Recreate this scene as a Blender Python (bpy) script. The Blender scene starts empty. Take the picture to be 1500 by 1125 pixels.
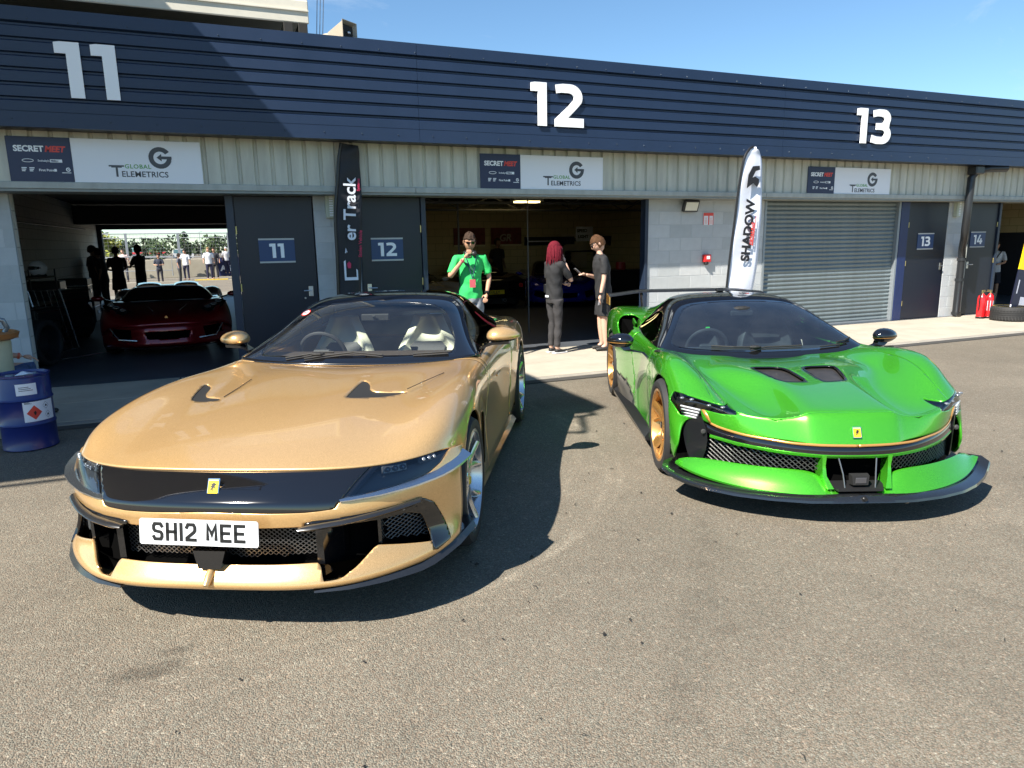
import bpy, bmesh, math, random
import numpy as np
from mathutils import Vector, Matrix, Euler
random.seed(7)
S = bpy.context.scene
COL = S.collection
RAD = math.radians
# ---------------------------------------------------------------- camera
HCAM = 1.65
_P, _R, _YAW = RAD(11.3), RAD(1.0), RAD(-22.35)
_fw = Vector((-math.sin(_YAW)*math.cos(_P), math.cos(_YAW)*math.cos(_P), -math.sin(_P)))
_r0 = Vector((math.cos(_YAW), math.sin(_YAW), 0)); _u0 = _r0.cross(_fw)
_rt = _r0*math.cos(_R) - _u0*math.sin(_R); _up = _rt.cross(_fw)
cd = bpy.data.cameras.new('camera'); cam = bpy.data.objects.new('camera', cd); COL.objects.link(cam)
cd.sensor_width = 36.0; cd.lens = 36.0*1020/1500; cd.clip_start = 0.05; cd.clip_end = 3000
M = Matrix((( _rt.x, _up.x, -_fw.x, 0), (_rt.y, _up.y, -_fw.y, 0), (_rt.z, _up.z, -_fw.z, HCAM), (0, 0, 0, 1)))
cam.matrix_world = M
S.camera = cam
# ---------------------------------------------------------------- sky, sun, exposure
SUN_EL, SUN_AZ = 47.0, 24.0            # elevation; the light travels towards +X turned SUN_AZ towards +Y
W = bpy.data.worlds.new('World'); S.world = W; W.use_nodes = True
wn = W.node_tree.nodes; wl = W.node_tree.links
bg = wn['Background']; sk = wn.new('ShaderNodeTexSky'); sk.sky_type = 'NISHITA'; sk.sun_disc = False
sk.sun_elevation = RAD(SUN_EL)
# sun stands towards (-cos, -sin); blender: rotation 0 = +Y, clockwise seen from above
sk.sun_rotation = math.atan2(-math.cos(RAD(SUN_AZ)), -math.sin(RAD(SUN_AZ)))
sk.air_density = 1.0; sk.dust_density = 0.0; sk.ozone_density = 3.0
tcw = wn.new('ShaderNodeTexCoord'); mpw = wn.new('ShaderNodeMapping'); mpw.inputs['Scale'].default_value = (1.2, 3.5, 7.0); mpw.inputs['Rotation'].default_value = (0, .15, .5); wl.new(tcw.outputs['Generated'], mpw.inputs[0])
nw = wn.new('ShaderNodeTexNoise'); nw.inputs['Scale'].default_value = 2.1; nw.inputs['Detail'].default_value = 9; nw.inputs['Roughness'].default_value = .62; nw.inputs['Distortion'].default_value = .6; wl.new(mpw.outputs[0], nw.inputs['Vector'])
mrw = wn.new('ShaderNodeMapRange'); mrw.inputs[1].default_value = .60; mrw.inputs[2].default_value = .78; mrw.inputs[3].default_value = 0; mrw.inputs[4].default_value = .22; wl.new(nw.outputs[0], mrw.inputs[0])
tw = wn.new('ShaderNodeMix'); tw.data_type = 'RGBA'; tw.blend_type = 'MULTIPLY'; tw.inputs[0].default_value = 1; tw.inputs[7].default_value = (.82, .99, 1.04, 1); wl.new(sk.outputs[0], tw.inputs[6])
cw_ = wn.new('ShaderNodeMix'); cw_.data_type = 'RGBA'; cw_.inputs[7].default_value = (6.2, 6.6, 7.0, 1); wl.new(mrw.outputs[0], cw_.inputs[0]); wl.new(tw.outputs[2], cw_.inputs[6])
wl.new(cw_.outputs[2], bg.inputs[0]); bg.inputs[1].default_value = 0.072
sl = bpy.data.lights.new('sun', 'SUN'); sl.energy = 4.8; sl.angle = RAD(0.5); sl.color = (1.0, 0.935, 0.83)
sun = bpy.data.objects.new('sun', sl); COL.objects.link(sun)
sd = Vector((math.cos(RAD(SUN_AZ))*math.cos(RAD(SUN_EL)), math.sin(RAD(SUN_AZ))*math.cos(RAD(SUN_EL)), -math.sin(RAD(SUN_EL))))
sun.rotation_euler = sd.to_track_quat('-Z', 'Y').to_euler()
S.view_settings.view_transform = 'Standard'; S.view_settings.look = 'None'
S.view_settings.exposure = 1.25; S.view_settings.gamma = 1.0; S.view_settings.use_curve_mapping = False
S.cycles.max_bounces = 8; S.cycles.transparent_max_bounces = 16; S.cycles.caustics_reflective = False; S.cycles.caustics_refractive = False
try:
    S.cycles.use_denoising = True
except Exception: pass

# ---------------------------------------------------------------- helpers
def srgb(h):
    h = h.lstrip('#'); v = [int(h[i:i+2], 16)/255 for i in (0, 2, 4)]
    return tuple(c/12.92 if c <= .04045 else ((c+.055)/1.055)**2.4 for c in v)
_M = {}
def mat(name, col=(.5,.5,.5), rough=.5, metal=0., var=0., vs=8., coat=0., coat_rough=.03, bump=0., bs=60., emit=None, es=1., spec=.5, aniso=0, flake=0, sheen=0, rv=0., ior=1.5, streak=None):
    if name in _M: return _M[name]
    m = bpy.data.materials.new(name); m.use_nodes = True; n = m.node_tree.nodes; l = m.node_tree.links
    b = n['Principled BSDF']; c = (*col, 1)
    b.inputs['Base Color'].default_value = c; b.inputs['Roughness'].default_value = rough
    b.inputs['Metallic'].default_value = metal; b.inputs['Coat Weight'].default_value = coat; b.inputs['Coat Roughness'].default_value = coat_rough
    b.inputs['Specular IOR Level'].default_value = spec; b.inputs['IOR'].default_value = ior
    if sheen: b.inputs['Sheen Weight'].default_value = sheen
    tc = n.new('ShaderNodeTexCoord')
    if var or rv:
        t = n.new('ShaderNodeTexNoise'); t.inputs['Scale'].default_value = vs; t.inputs['Detail'].default_value = 6; t.inputs['Roughness'].default_value = .65
        if streak:
            mpp = n.new('ShaderNodeMapping'); mpp.inputs['Scale'].default_value = streak; l.new(tc.outputs['Object'], mpp.inputs[0]); l.new(mpp.outputs[0], t.inputs['Vector'])
        else: l.new(tc.outputs['Object'], t.inputs['Vector'])
        if var:
            mp = n.new('ShaderNodeMapRange'); mp.inputs[1].default_value = .25; mp.inputs[2].default_value = .75; mp.inputs[3].default_value = 1-var; mp.inputs[4].default_value = 1+var
            l.new(t.outputs[0], mp.inputs[0])
            mx = n.new('ShaderNodeMix'); mx.data_type = 'RGBA'; mx.blend_type = 'MULTIPLY'; mx.inputs[0].default_value = 1; mx.inputs[6].default_value = c
            l.new(mp.outputs[0], mx.inputs[7]); l.new(mx.outputs[2], b.inputs['Base Color'])
        if rv:
            m2 = n.new('ShaderNodeMapRange'); m2.inputs[3].default_value = max(rough-rv, 0.02); m2.inputs[4].default_value = rough+rv
            l.new(t.outputs[0], m2.inputs[0]); l.new(m2.outputs[0], b.inputs['Roughness'])
    if bump:
        t = n.new('ShaderNodeTexNoise'); t.inputs['Scale'].default_value = bs; t.inputs['Detail'].default_value = 5
        l.new(tc.outputs['Object'], t.inputs['Vector']); bp = n.new('ShaderNodeBump'); bp.inputs['Strength'].default_value = bump; bp.inputs['Distance'].default_value = .01
        l.new(t.outputs[0], bp.inputs['Height']); l.new(bp.outputs[0], b.inputs['Normal'])
    if emit:
        b.inputs['Emission Color'].default_value = (*emit, 1); b.inputs['Emission Strength'].default_value = es
    _M[name] = m; return m
def tag(o, label=None, cat=None, group=None, kind=None):
    if label: o['label'] = label
    if cat: o['category'] = cat
    if group: o['group'] = group
    if kind: o['kind'] = kind
    return o
def empty(name, label, cat, loc=(0,0,0), rz=0, group=None, rot=None):
    o = bpy.data.objects.new(name, None); COL.objects.link(o); o.location = loc
    o.rotation_euler = rot if rot else (0, 0, rz); o.empty_display_size = .2
    return tag(o, label, cat, group)
def link(name, me, m, parent=None, smooth=False, loc=None, rot=None):
    o = bpy.data.objects.new(name, me); COL.objects.link(o)
    if m is not None and len(me.materials) == 0: me.materials.append(m)
    if parent is not None: o.parent = parent
    if loc is not None: o.location = loc
    if rot is not None: o.rotation_euler = rot
    if smooth and len(me.polygons): me.polygons.foreach_set('use_smooth', [True]*len(me.polygons))
    return o
def pymesh(name, vs, fs):
    me = bpy.data.meshes.new(name); me.from_pydata([tuple(map(float, v)) for v in vs], [], [tuple(map(int, f)) for f in fs]); me.update(); return me
class MB:
    """collects simple solids into one mesh"""
    def __init__(s): s.v = []; s.f = []; s.mi = []; s.cur = 0
    def add(s, vs, fs):
        k = len(s.v); s.v += [tuple(v) for v in vs]; s.f += [tuple(i+k for i in f) for f in fs]; s.mi += [s.cur]*len(fs); return s
    def box(s, x0, x1, y0, y1, z0, z1, ch=0.):
        if ch <= 0:
            v = [(x0,y0,z0),(x1,y0,z0),(x1,y1,z0),(x0,y1,z0),(x0,y0,z1),(x1,y0,z1),(x1,y1,z1),(x0,y1,z1)]
            return s.add(v, [(0,3,2,1),(4,5,6,7),(0,1,5,4),(1,2,6,5),(2,3,7,6),(3,0,4,7)])
        bm = bmesh.new(); bmesh.ops.create_cube(bm, size=1)
        for v in bm.verts: v.co = Vector(((x0+x1)/2+v.co.x*(x1-x0), (y0+y1)/2+v.co.y*(y1-y0), (z0+z1)/2+v.co.z*(z1-z0)))
        bmesh.ops.bevel(bm, geom=bm.edges[:], offset=ch, segments=1, affect='EDGES')
        s.bm(bm); return s
    def bm(s, bm, M=None):
        bm.verts.index_update()
        s.add([(M @ v.co if M else v.co)[:] for v in bm.verts], [[v.index for v in f.verts] for f in bm.faces]); bm.free(); return s
    def prism(s, poly, y0, y1, plane='XZ'):
        """closed polygon extruded; plane XZ -> along Y, XY -> along Z, YZ -> along X"""
        n = len(poly)
        def P(p, t): return {'XZ': (p[0], t, p[1]), 'XY': (p[0], p[1], t), 'YZ': (t, p[0], p[1])}[plane]
        v = [P(p, y0) for p in poly]+[P(p, y1) for p in poly]
        f = [tuple(range(n)), tuple(range(2*n-1, n-1, -1))]+[(i, i+n, (i+1) % n+n, (i+1) % n) for i in range(n)]
        return s.add(v, f)
    def tube(s, pts, r, n=8, cap=True, closed=False):
        P = [Vector(p) for p in pts]; m = len(P); rs = r if isinstance(r, (list, tuple)) else [r]*m
        up = None; rings = []
        for i, p in enumerate(P):
            if closed: d = P[(i+1) % m]-P[i-1]
            else: d = P[min(i+1, m-1)]-P[max(i-1, 0)]
            if d.length < 1e-9: d = Vector((0, 0, 1))
            d.normalize()
            if up is None:
                a = Vector((0, 0, 1)) if abs(d.z) < .9 else Vector((1, 0, 0)); up = d.cross(a).normalized()
            up = (up-d*up.dot(d)).normalized(); w = d.cross(up)
            rings.append([p+(up*math.cos(2*math.pi*k/n)+w*math.sin(2*math.pi*k/n))*rs[i] for k in range(n)])
        v = [q for r_ in rings for q in r_]; f = []
        for i in range(m if closed else m-1):
            j = (i+1) % m
            for k in range(n): f.append((i*n+k, i*n+(k+1) % n, j*n+(k+1) % n, j*n+k))
        if cap and not closed: f += [tuple(range(n-1, -1, -1)), tuple((m-1)*n+k for k in range(n))]
        return s.add(v, f)
    def lathe(s, prof, n=32, axis='Z', c=(0,0,0), close=False):
        v = []; m = len(prof)
        for k in range(n):
            a = 2*math.pi*k/n
            for r, h in prof:
                p = {'Z': (r*math.cos(a), r*math.sin(a), h), 'Y': (r*math.cos(a), h, r*math.sin(a)), 'X': (h, r*math.cos(a), r*math.sin(a))}[axis]
                v.append((p[0]+c[0], p[1]+c[1], p[2]+c[2]))
        f = []
        for k in range(n):
            k2 = (k+1) % n
            for i in range(m if close else m-1):
                j = (i+1) % m; f.append((k*m+i, k*m+j, k2*m+j, k2*m+i))
        return s.add(v, f)
    def ell(s, c, r, n=16, m=10, rot=None):
        v = [];
        for i in range(m+1):
            t = math.pi*i/m
            for k in range(n):
                a = 2*math.pi*k/n; p = Vector((r[0]*math.sin(t)*math.cos(a), r[1]*math.sin(t)*math.sin(a), r[2]*math.cos(t)))
                if rot: p = rot @ p
                v.append((p.x+c[0], p.y+c[1], p.z+c[2]))
        f = [(i*n+k, (i+1)*n+k, (i+1)*n+(k+1) % n, i*n+(k+1) % n) for i in range(m) for k in range(n)]
        return s.add(v, f)
    def mesh(s, name='mesh'):
        me = pymesh(name, s.v, s.f)
        if max(s.mi, default=0) > 0: me.polygons.foreach_set('material_index', s.mi)
        return me
    def build(s, name, m, parent=None, smooth=False, loc=None, rot=None, norm=True):
        me = s.mesh(name)
        if norm:
            b = bmesh.new(); b.from_mesh(me); bmesh.ops.remove_doubles(b, verts=b.verts, dist=1e-6); bmesh.ops.recalc_face_normals(b, faces=b.faces); b.to_mesh(me); b.free()
        if isinstance(m, (list, tuple)):
            for q in m: me.materials.append(q)
            m = None
        o = link(name, me, m, parent, smooth, loc, rot)
        if smooth: autosmooth(o)
        return o
def autosmooth(o, ang=40):
    me = o.data; b = bmesh.new(); b.from_mesh(me)
    for e in b.edges:
        if len(e.link_faces) == 2 and e.link_faces[0].normal.angle(e.link_faces[1].normal, 0) > RAD(ang): e.smooth = False
    b.to_mesh(me); b.free()
def bev(o, w=.01, seg=2, ang=30):
    m = o.modifiers.new('bevel', 'BEVEL'); m.width = w; m.segments = seg; m.limit_method = 'ANGLE'; m.angle_limit = RAD(ang); return o
def dup(o, loc=None, rz=None, parent=None, label=None):
    c = o.copy(); COL.objects.link(c)
    if parent is not None: c.parent = parent
    if loc is not None: c.location = loc
    if rz is not None: c.rotation_euler = (0, 0, rz)
    if label: c['label'] = label
    for ch in o.children: dup(ch, parent=c)
    return c
_TS = bpy.data.scenes.new('scratch')
def evalmesh(o):
    """evaluate a helper object in a scratch scene and give back its plain mesh"""
    _TS.collection.objects.link(o); vl = _TS.view_layers[0]; vl.update(); dg = vl.depsgraph
    me = bpy.data.meshes.new_from_object(o.evaluated_get(dg)); d = o.data; k = o.type; bpy.data.objects.remove(o)
    if d.users == 0: (bpy.data.meshes if k == 'MESH' else bpy.data.curves).remove(d)
    return me
# lettering: the built-in typeface turned into mesh; placed in a local XZ plane facing -Y
def text(parent, s, size, m, loc, rot=(math.pi/2, 0, 0), bold=0., shear=0., sx=1., align='LEFT', depth=.0015, name='lettering', space=1.):
    cu = bpy.data.curves.new('lettering', 'FONT'); cu.body = s; cu.size = size; cu.offset = bold; cu.shear = shear; cu.align_x = align; cu.extrude = depth; cu.space_character = space
    cu.resolution_u = 3
    me = evalmesh(bpy.data.objects.new('tmp', cu))
    if sx != 1:
        for v in me.vertices: v.co.x *= sx
    me.materials.clear()
    o = link(name, me, m, parent, loc=loc, rot=rot); return o
# sign digits drawn as polygons (heavy squared grotesque), unit height 1
def _rot(pts): return pts
def digit_polys(ch):
    w = .235
    if ch == '1': return [[(0.10,1),(0.42,1),(0.42,0),(0.42-w,0),(0.42-w,.79),(0.0,.79),(0.0,.98)]]
    if ch == '4': return [[(.33,1),(.58,1),(.28,.40),(.52,.40),(.52,.62),(.74,.62),(.74,.40),(.86,.40),(.86,.20),(.74,.20),(.74,0),(.50,0),(.50,.20),(.02,.20),(.02,.38)]]
    def arc(cx, cy, rx, ry, a0, a1, n=10): return [(cx+rx*math.cos(RAD(a0+(a1-a0)*i/n)), cy+ry*math.sin(RAD(a0+(a1-a0)*i/n))) for i in range(n+1)]
    if ch == '2':
        outer = [(.06,.97)]+[(.25,1.0)]+arc(.46,.70,.34,.30,90,-25)
        p = outer+[(.62,.42),(.40,.215),(.84,.215),(.84,0),(.04,0),(.04,.17),(.42,.50)]+arc(.40,.68,.165,.115,-20,90,6)+[(.22,.795),(.09,.775)]
        return [p]
    if ch == '3':
        p = [(.05,.96),(.25,1.0)]+arc(.47,.745,.31,.255,90,-28,8)+arc(.45,.29,.37,.29,42,-90,9)+[(.22,0.0),(.02,.04),(.05,.25),(.22,.215)]+arc(.40,.31,.17,.105,-80,80,6)+[(.20,.41),(.20,.60)]+arc(.39,.70,.14,.095,-80,85,6)+[(.22,.795),(.08,.765)]
        return [p]
def digits(parent, s, h, m, loc, depth=.02, name='numeral', adv=(.56,.92)):
    mb = MB(); x = 0
    for ch in s:
        for p in digit_polys(ch): mb.prism([(x+a*h, b*h) for a, b in p], -depth, 0)
        x += h*(adv[0] if ch == '1' else adv[1])
    me = mb.mesh(name); b = bmesh.new(); b.from_mesh(me); bmesh.ops.triangulate(b, faces=[f for f in b.faces if len(f.verts) > 4]); bmesh.ops.recalc_face_normals(b, faces=b.faces); b.to_mesh(me); b.free()
    return link(name, me, m, parent, loc=loc)
# ================================================================= ground
def asphalt():
    m = bpy.data.materials.new('asphalt'); m.use_nodes = True; n = m.node_tree.nodes; l = m.node_tree.links; b = n['Principled BSDF']
    tc = n.new('ShaderNodeTexCoord'); V = tc.outputs['Object']
    def noise(sc, det=4, ro=.6):
        t = n.new('ShaderNodeTexNoise'); t.inputs['Scale'].default_value = sc; t.inputs['Detail'].default_value = det; t.inputs['Roughness'].default_value = ro; l.new(V, t.inputs['Vector']); return t.outputs[0]
    def mr(x, a, b_, c, d):
        q = n.new('ShaderNodeMapRange'); q.inputs[1].default_value = a; q.inputs[2].default_value = b_; q.inputs[3].default_value = c; q.inputs[4].default_value = d; l.new(x, q.inputs[0]); return q.outputs[0]
    def mul(x, y):
        q = n.new('ShaderNodeMath'); q.operation = 'MULTIPLY'
        for i, k in enumerate((x, y)):
            if isinstance(k, float): q.inputs[i].default_value = k
            else: l.new(k, q.inputs[i])
        return q.outputs[0]
    vo = n.new('ShaderNodeTexVoronoi'); vo.inputs['Scale'].default_value = 165; l.new(V, vo.inputs['Vector'])
    sep = n.new('ShaderNodeSeparateColor'); l.new(vo.outputs['Color'], sep.inputs[0])
    stone = mr(sep.outputs[0], 0, 1, .66, 1.27)
    vo2 = n.new('ShaderNodeTexVoronoi'); vo2.inputs['Scale'].default_value = 85; l.new(V, vo2.inputs['Vector'])
    s2 = n.new('ShaderNodeSeparateColor'); l.new(vo2.outputs['Color'], s2.inputs[0])
    pale = mr(s2.outputs[1], .90, .98, 1.0, 1.45)
    dark = mr(vo.outputs['Distance'], .0, .9, 1.12, .62)
    f = mul(mul(stone, pale), dark)
    f = mul(f, mr(noise(320, 2), .3, .7, .82, 1.18))
    f = mul(f, mr(noise(.55, 5), .3, .7, .86, 1.12)); f = mul(f, mr(noise(3.1, 5, .7), .3, .72, .93, 1.07))
    # oil and rubber stains of their own shape
    f = mul(f, mr(noise(1.15, 3, .5), .67, .74, 1.0, .80))
    sx = n.new('ShaderNodeSeparateXYZ'); l.new(V, sx.inputs[0])
    def arc(cx, cy, r, w, amt, soft=1.):
        vm = n.new('ShaderNodeVectorMath'); vm.operation = 'DISTANCE'; l.new(V, vm.inputs[0]); vm.inputs[1].default_value = (cx, cy, 0)
        q = n.new('ShaderNodeMath'); q.operation = 'SUBTRACT'; l.new(vm.outputs['Value'], q.inputs[0]); q.inputs[1].default_value = r
        a = n.new('ShaderNodeMath'); a.operation = 'ABSOLUTE'; l.new(q.outputs[0], a.inputs[0])
        k = mr(a.outputs[0], w*.3, w, 1.0, 0.0); g = mul(k, mr(noise(2.3, 3), .42, .62, 0., 1.))
        return mr(g, 0, 1, 1.0, amt)
    for c in ((-.3, 5.9, 3.25, .05, 1.22), (-.1, 6.2, 3.0, .035, 1.18), (0.2, 5.6, 2.75, .03, 1.2), (6.4, 3.0, 3.4, .09, .9), (2.6, -1.2, 3.0, .08, .94), (-6.5, 9.5, 11.0, .13, .86), (-6.7, 9.5, 12.9, .13, .88), (14, 9, 9.6, .11, .87)): f = mul(f, arc(*c))
    def blot(cx, cy, rx, ry, amt):
        mp_ = n.new('ShaderNodeMapping'); mp_.inputs['Location'].default_value = (-cx/rx, -cy/ry, 0); mp_.inputs['Scale'].default_value = (1/rx, 1/ry, 0); l.new(V, mp_.inputs[0])
        ln_ = n.new('ShaderNodeVectorMath'); ln_.operation = 'LENGTH'; l.new(mp_.outputs[0], ln_.inputs[0]); ad = n.new('ShaderNodeMath'); ad.operation = 'ADD'; l.new(ln_.outputs['Value'], ad.inputs[0]); l.new(mr(noise(7, 5), 0, 1, -.45, .45), ad.inputs[1])
        return mr(ad.outputs[0], .55, 1.05, amt, 1.0)
    for c in ((-.42, 2.9, .16, .07, .62), (-.30, 3.02, .09, .04, .7), (3.25, 6.5, .5, .35, .8), (1.9, 2.2, .10, .05, .8), (6.2, 5.3, .7, .3, .86), (3.6, 1.9, .06, .04, .7)): f = mul(f, blot(*c))
    mx = n.new('ShaderNodeMix'); mx.data_type = 'RGBA'; mx.blend_type = 'MULTIPLY'; mx.inputs[0].default_value = 1; mx.inputs[6].default_value = (.212, .188, .147, 1)
    l.new(f, mx.inputs[7])
    hue = n.new('ShaderNodeMix'); hue.data_type = 'RGBA'; hue.blend_type = 'MULTIPLY'; hue.inputs[0].default_value = 1; l.new(mx.outputs[2], hue.inputs[6]); cr = n.new('ShaderNodeMix'); cr.data_type = 'RGBA'; cr.inputs[6].default_value = (1.10, .95, .88, 1); cr.inputs[7].default_value = (.94, 1.03, 1.06, 1); l.new(sep.outputs[2], cr.inputs[0]); l.new(cr.outputs[2], hue.inputs[7])
    l.new(hue.outputs[2], b.inputs['Base Color']); b.inputs['Roughness'].default_value = .85; b.inputs['Specular IOR Level'].default_value = .35
    bp = n.new('ShaderNodeBump'); bp.inputs['Strength'].default_value = .9; bp.inputs['Distance'].default_value = .005
    l.new(vo.outputs['Distance'], bp.inputs['Height']); bp.invert = True; l.new(bp.outputs[0], b.inputs['Normal'])
    return m
g = MB().add([(-400,-400,0),(400,-400,0),(400,600,-.02),(-400,600,-.02)], [(0,1,2,3)])
o = g.build('asphalt_ground', asphalt(), norm=False); tag(o, kind='structure')
def concrete(name, col, joint=None):
    m = mat(name, col, rough=.88, var=.16, vs=2.2, bump=.35, bs=90); return m
conc = mat('apron_concrete', (.40,.36,.29), rough=.9, var=.2, vs=1.6, bump=.4, bs=70)
# concrete apron in front of the garages, cast in bays with joints between them
KY = 7.72
edges = [-9.0, -4.2, -.6, 3.0, 6.75, 10.4, 14.0, 17.6, 24.0]
ap = MB().box(-9, 24, KY+.12, 9.98, -.3, .004); o = ap.build('apron_base', mat('joint_dark', (.07,.065,.06), rough=.95)); tag(o, kind='structure')
par = tag(bpy.data.objects.new('pavement', None), kind='structure'); COL.objects.link(par)
for i in range(len(edges)-1):
    MB().box(edges[i]+.006, edges[i+1]-.006, KY+.135, 8.84, -.2, .016, .004).build('slab', conc, par)
    MB().box(edges[i]+.006, edges[i+1]-.006, 8.852, 9.975, -.2, .018, .004).build('slab', conc, par)
kerbm = mat('kerb_concrete', (.30,.275,.235), rough=.9, var=.25, vs=3, bump=.4, bs=60)
km = None
x = -9.0
while x < 24:
    if km is None:
        ob = MB().box(0, .905, 0, .125, -.2, .012, .006).build('kerbstone', kerbm, par); km = ob.data; ob.location = (x, KY, 0)
    else: link('kerbstone', km, None, par, loc=(x, KY, random.uniform(-.001,.001)))
    x += .915
# drainage strip: a slightly lower tarmac seam in front of the kerb
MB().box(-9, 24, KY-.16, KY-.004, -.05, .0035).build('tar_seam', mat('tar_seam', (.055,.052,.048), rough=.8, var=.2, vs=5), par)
# garage floor
fl = MB().box(-9, 24, 9.98, 26.5, -.3, .02); o = fl.build('garage_floor', mat('garage_floor', (.075,.085,.10), rough=.45, var=.2, vs=1.5)); tag(o, kind='structure')
# pit lane beyond the garages
pl = MB().add([(-60,26.5,.012),(60,26.5,.012),(60,33,-.02),(-60,33,-.02),(60,41.2,-.02),(-60,41.2,-.02)], [(0,1,2,3),(3,2,4,5)])
o = pl.build('pit_lane', mat('pit_lane_asphalt', (.21,.195,.16), rough=.9, var=.15, vs=.8), norm=False); tag(o, kind='structure')
o = MB().add([(-60,33.2,-.014),(60,33.2,-.014),(60,33.6,-.014),(-60,33.6,-.014)], [(0,1,2,3)]).build('painted_line', mat('line_white', (.75,.74,.7), rough=.6, var=.1), norm=False); tag(o, kind='structure')
o = MB().box(-60, 60, 42.0, 44, -.3, .02, .02).build('pit_wall_step', mat('step_concrete', (.22,.20,.16), rough=.9, var=.2, vs=1)); tag(o, kind='structure')
o = MB().add([(-400,44,-.3),(400,44,-.3),(400,600,-.5),(-400,600,-.5)], [(0,1,2,3)]).build('infield_grass', mat('grass_far', (.07,.10,.03), rough=.95, var=.3, vs=.2), norm=False); tag(o, kind='structure')

# crumbs of rubber and grit on the tarmac
mb = MB(); rnd = random.Random(3)
for i in range(150):
    x = rnd.uniform(-1.2, 7.5); y = rnd.uniform(.9, 7.0); r = rnd.uniform(.003, .011)*(1.5 if rnd.random() < .1 else 1)
    a = rnd.uniform(0, 6.28); k = rnd.uniform(.4, 1)
    v = [(x+r*math.cos(a), y+r*math.sin(a), 0), (x-r*k*math.sin(a), y+r*k*math.cos(a), 0), (x-r*math.cos(a), y-r*math.sin(a), 0), (x+r*k*math.sin(a), y-r*k*math.cos(a), 0), (x, y, r*.8)]
    mb.add(v, [(0,1,4),(1,2,4),(2,3,4),(3,0,4)])
for i in range(46):
    x = rnd.uniform(-.8, 5.5); y = rnd.uniform(1.0, 5.5); a = rnd.uniform(0, 3.14); L_ = rnd.uniform(.006, .02); c_, s_ = math.cos(a), math.sin(a); b_ = rnd.uniform(-.5, .5)*L_
    mb.tube([(x-c_*L_, y-s_*L_, .002), (x-s_*b_, y+c_*b_, .004), (x+c_*L_, y+s_*L_, .002)], [.001, rnd.uniform(.002, .0045), .001], 4)
o = mb.build('rubber_crumbs', mat('crumb', (.02,.018,.016), rough=.9), norm=False); tag(o, kind='stuff')

# ================================================================= pit garage building
YW, YH, YFA = 10.05, 9.72, 9.38       # wall, header beam, fascia planes
navy = mat('navy_cladding', srgb('#1a2b46'), rough=.42, var=.13, vs=1.6, rv=.10, spec=.5, bump=.25, bs=1.7, streak=(1.2, 1.2, .5))
navyd = mat('navy_door', srgb('#131a29'), rough=.4, var=.07, vs=2.0, rv=.08)
cream = mat('weathered_cream_sheet', srgb('#c4c3b6'), rough=.6, var=.22, vs=3.0, bump=.1, bs=8, streak=(2.2, 2.2, .35))
greyb = mat('header_paint', srgb('#a9aca6'), rough=.55, var=.18, vs=3, streak=(2.5, 2.5, .6))
blockm = mat('painted_block', srgb('#b9bdbf'), rough=.8, var=.05, vs=9, bump=.5, bs=140)
blocks_ = [mat('painted_block_%s' % n, srgb(c), rough=.8, var=.06, vs=9, bump=.5, bs=140) for n, c in (('plain', '#b9bdbf'), ('worn', '#b1b5b6'), ('pale', '#bfc2c3'))]
mortar = mat('painted_mortar', srgb('#b2b6b8'), rough=.9)
white = mat('sign_white', (.86,.87,.91), rough=.35)
white2 = mat('lettering_white', (.90,.92,.94), rough=.4)
black = mat('black_plastic', (.012,.012,.013), rough=.35)
B = empty('pit_garage_building', 'long pit garage block with navy fascia and numbers 11, 12 and 13 above grey doors', 'building')
X0, X1 = -9.0, 24.0
# fascia: horizontal box-profile sheets
def profile(z0, z1, n):
    p = []; pitch = (z1-z0)/n
    for i in range(n):
        z = z0+i*pitch
        p += [(0, z), (0, z+pitch*.68), (.035, z+pitch*.80), (.035, z+pitch*.93)]
    p.append((0, z1)); return p
pr = profile(3.165, 4.07, 6)
xs = [X0, -3.4, 2.6, 8.75, 14.9, 20.9, X1]
for i in range(len(xs)-1):
    a, b_ = xs[i]+.002, xs[i+1]-.002; v = []; f = []
    for t, (d, z) in enumerate(pr): v += [(a, YFA+d, z), (b_, YFA+d, z)]
    for t in range(len(pr)-1): f.append((2*t, 2*t+1, 2*t+3, 2*t+2))
    k = len(v); 
    o = MB().add(v, f).build('cladding_sheet', navy, B, norm=False); sm = o.modifiers.new('s', 'SOLIDIFY'); sm.thickness = .004; sm.offset = -1
    MB().box(a, b_, YFA-.012, YFA+.30, 4.075, 4.215).build('top_flashing', navy, B)
    MB().add([(a,YFA-.005,3.00),(b_,YFA-.005,3.00),(b_,YFA-.005,3.16),(a,YFA-.005,3.16),(a,YFA+.03,3.165),(b_,YFA+.03,3.165),(a,YFA+.05,3.0),(b_,YFA+.05,3.0),(a,YFA+.05,3.16),(b_,YFA+.05,3.16)],
             [(0,1,2,3),(3,2,5,4),(0,6,7,1),(6,8,9,7)]).build('lower_flashing', navy, B, norm=False)
mb = MB()
for i in range(70):
    x = X0+.3+i*.47
    mb.ell((x, YFA-.014, 4.10), (.008,.006,.008), 6, 4); mb.ell((x+.2, YFA-.009, 3.08), (.008,.006,.008), 6, 4)
o = mb.build('fixing_screws', mat('screw', (.05,.07,.1), rough=.4, metal=.5), B); tag(o, kind='stuff')
MB().box(X0, X1, YFA+.02, YH+.02, 3.01, 3.03).build('fascia_soffit', navyd, B)
MB().box(X0, X1, YFA+.1, 26.6, 4.17, 4.21).build('roof', mat('roof_sheet', (.25,.26,.27), rough=.6), B)
MB().box(X0, X1, YH+.12, YH+.16, 2.45, 4.16).build('inner_lining', navyd, B)
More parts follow.
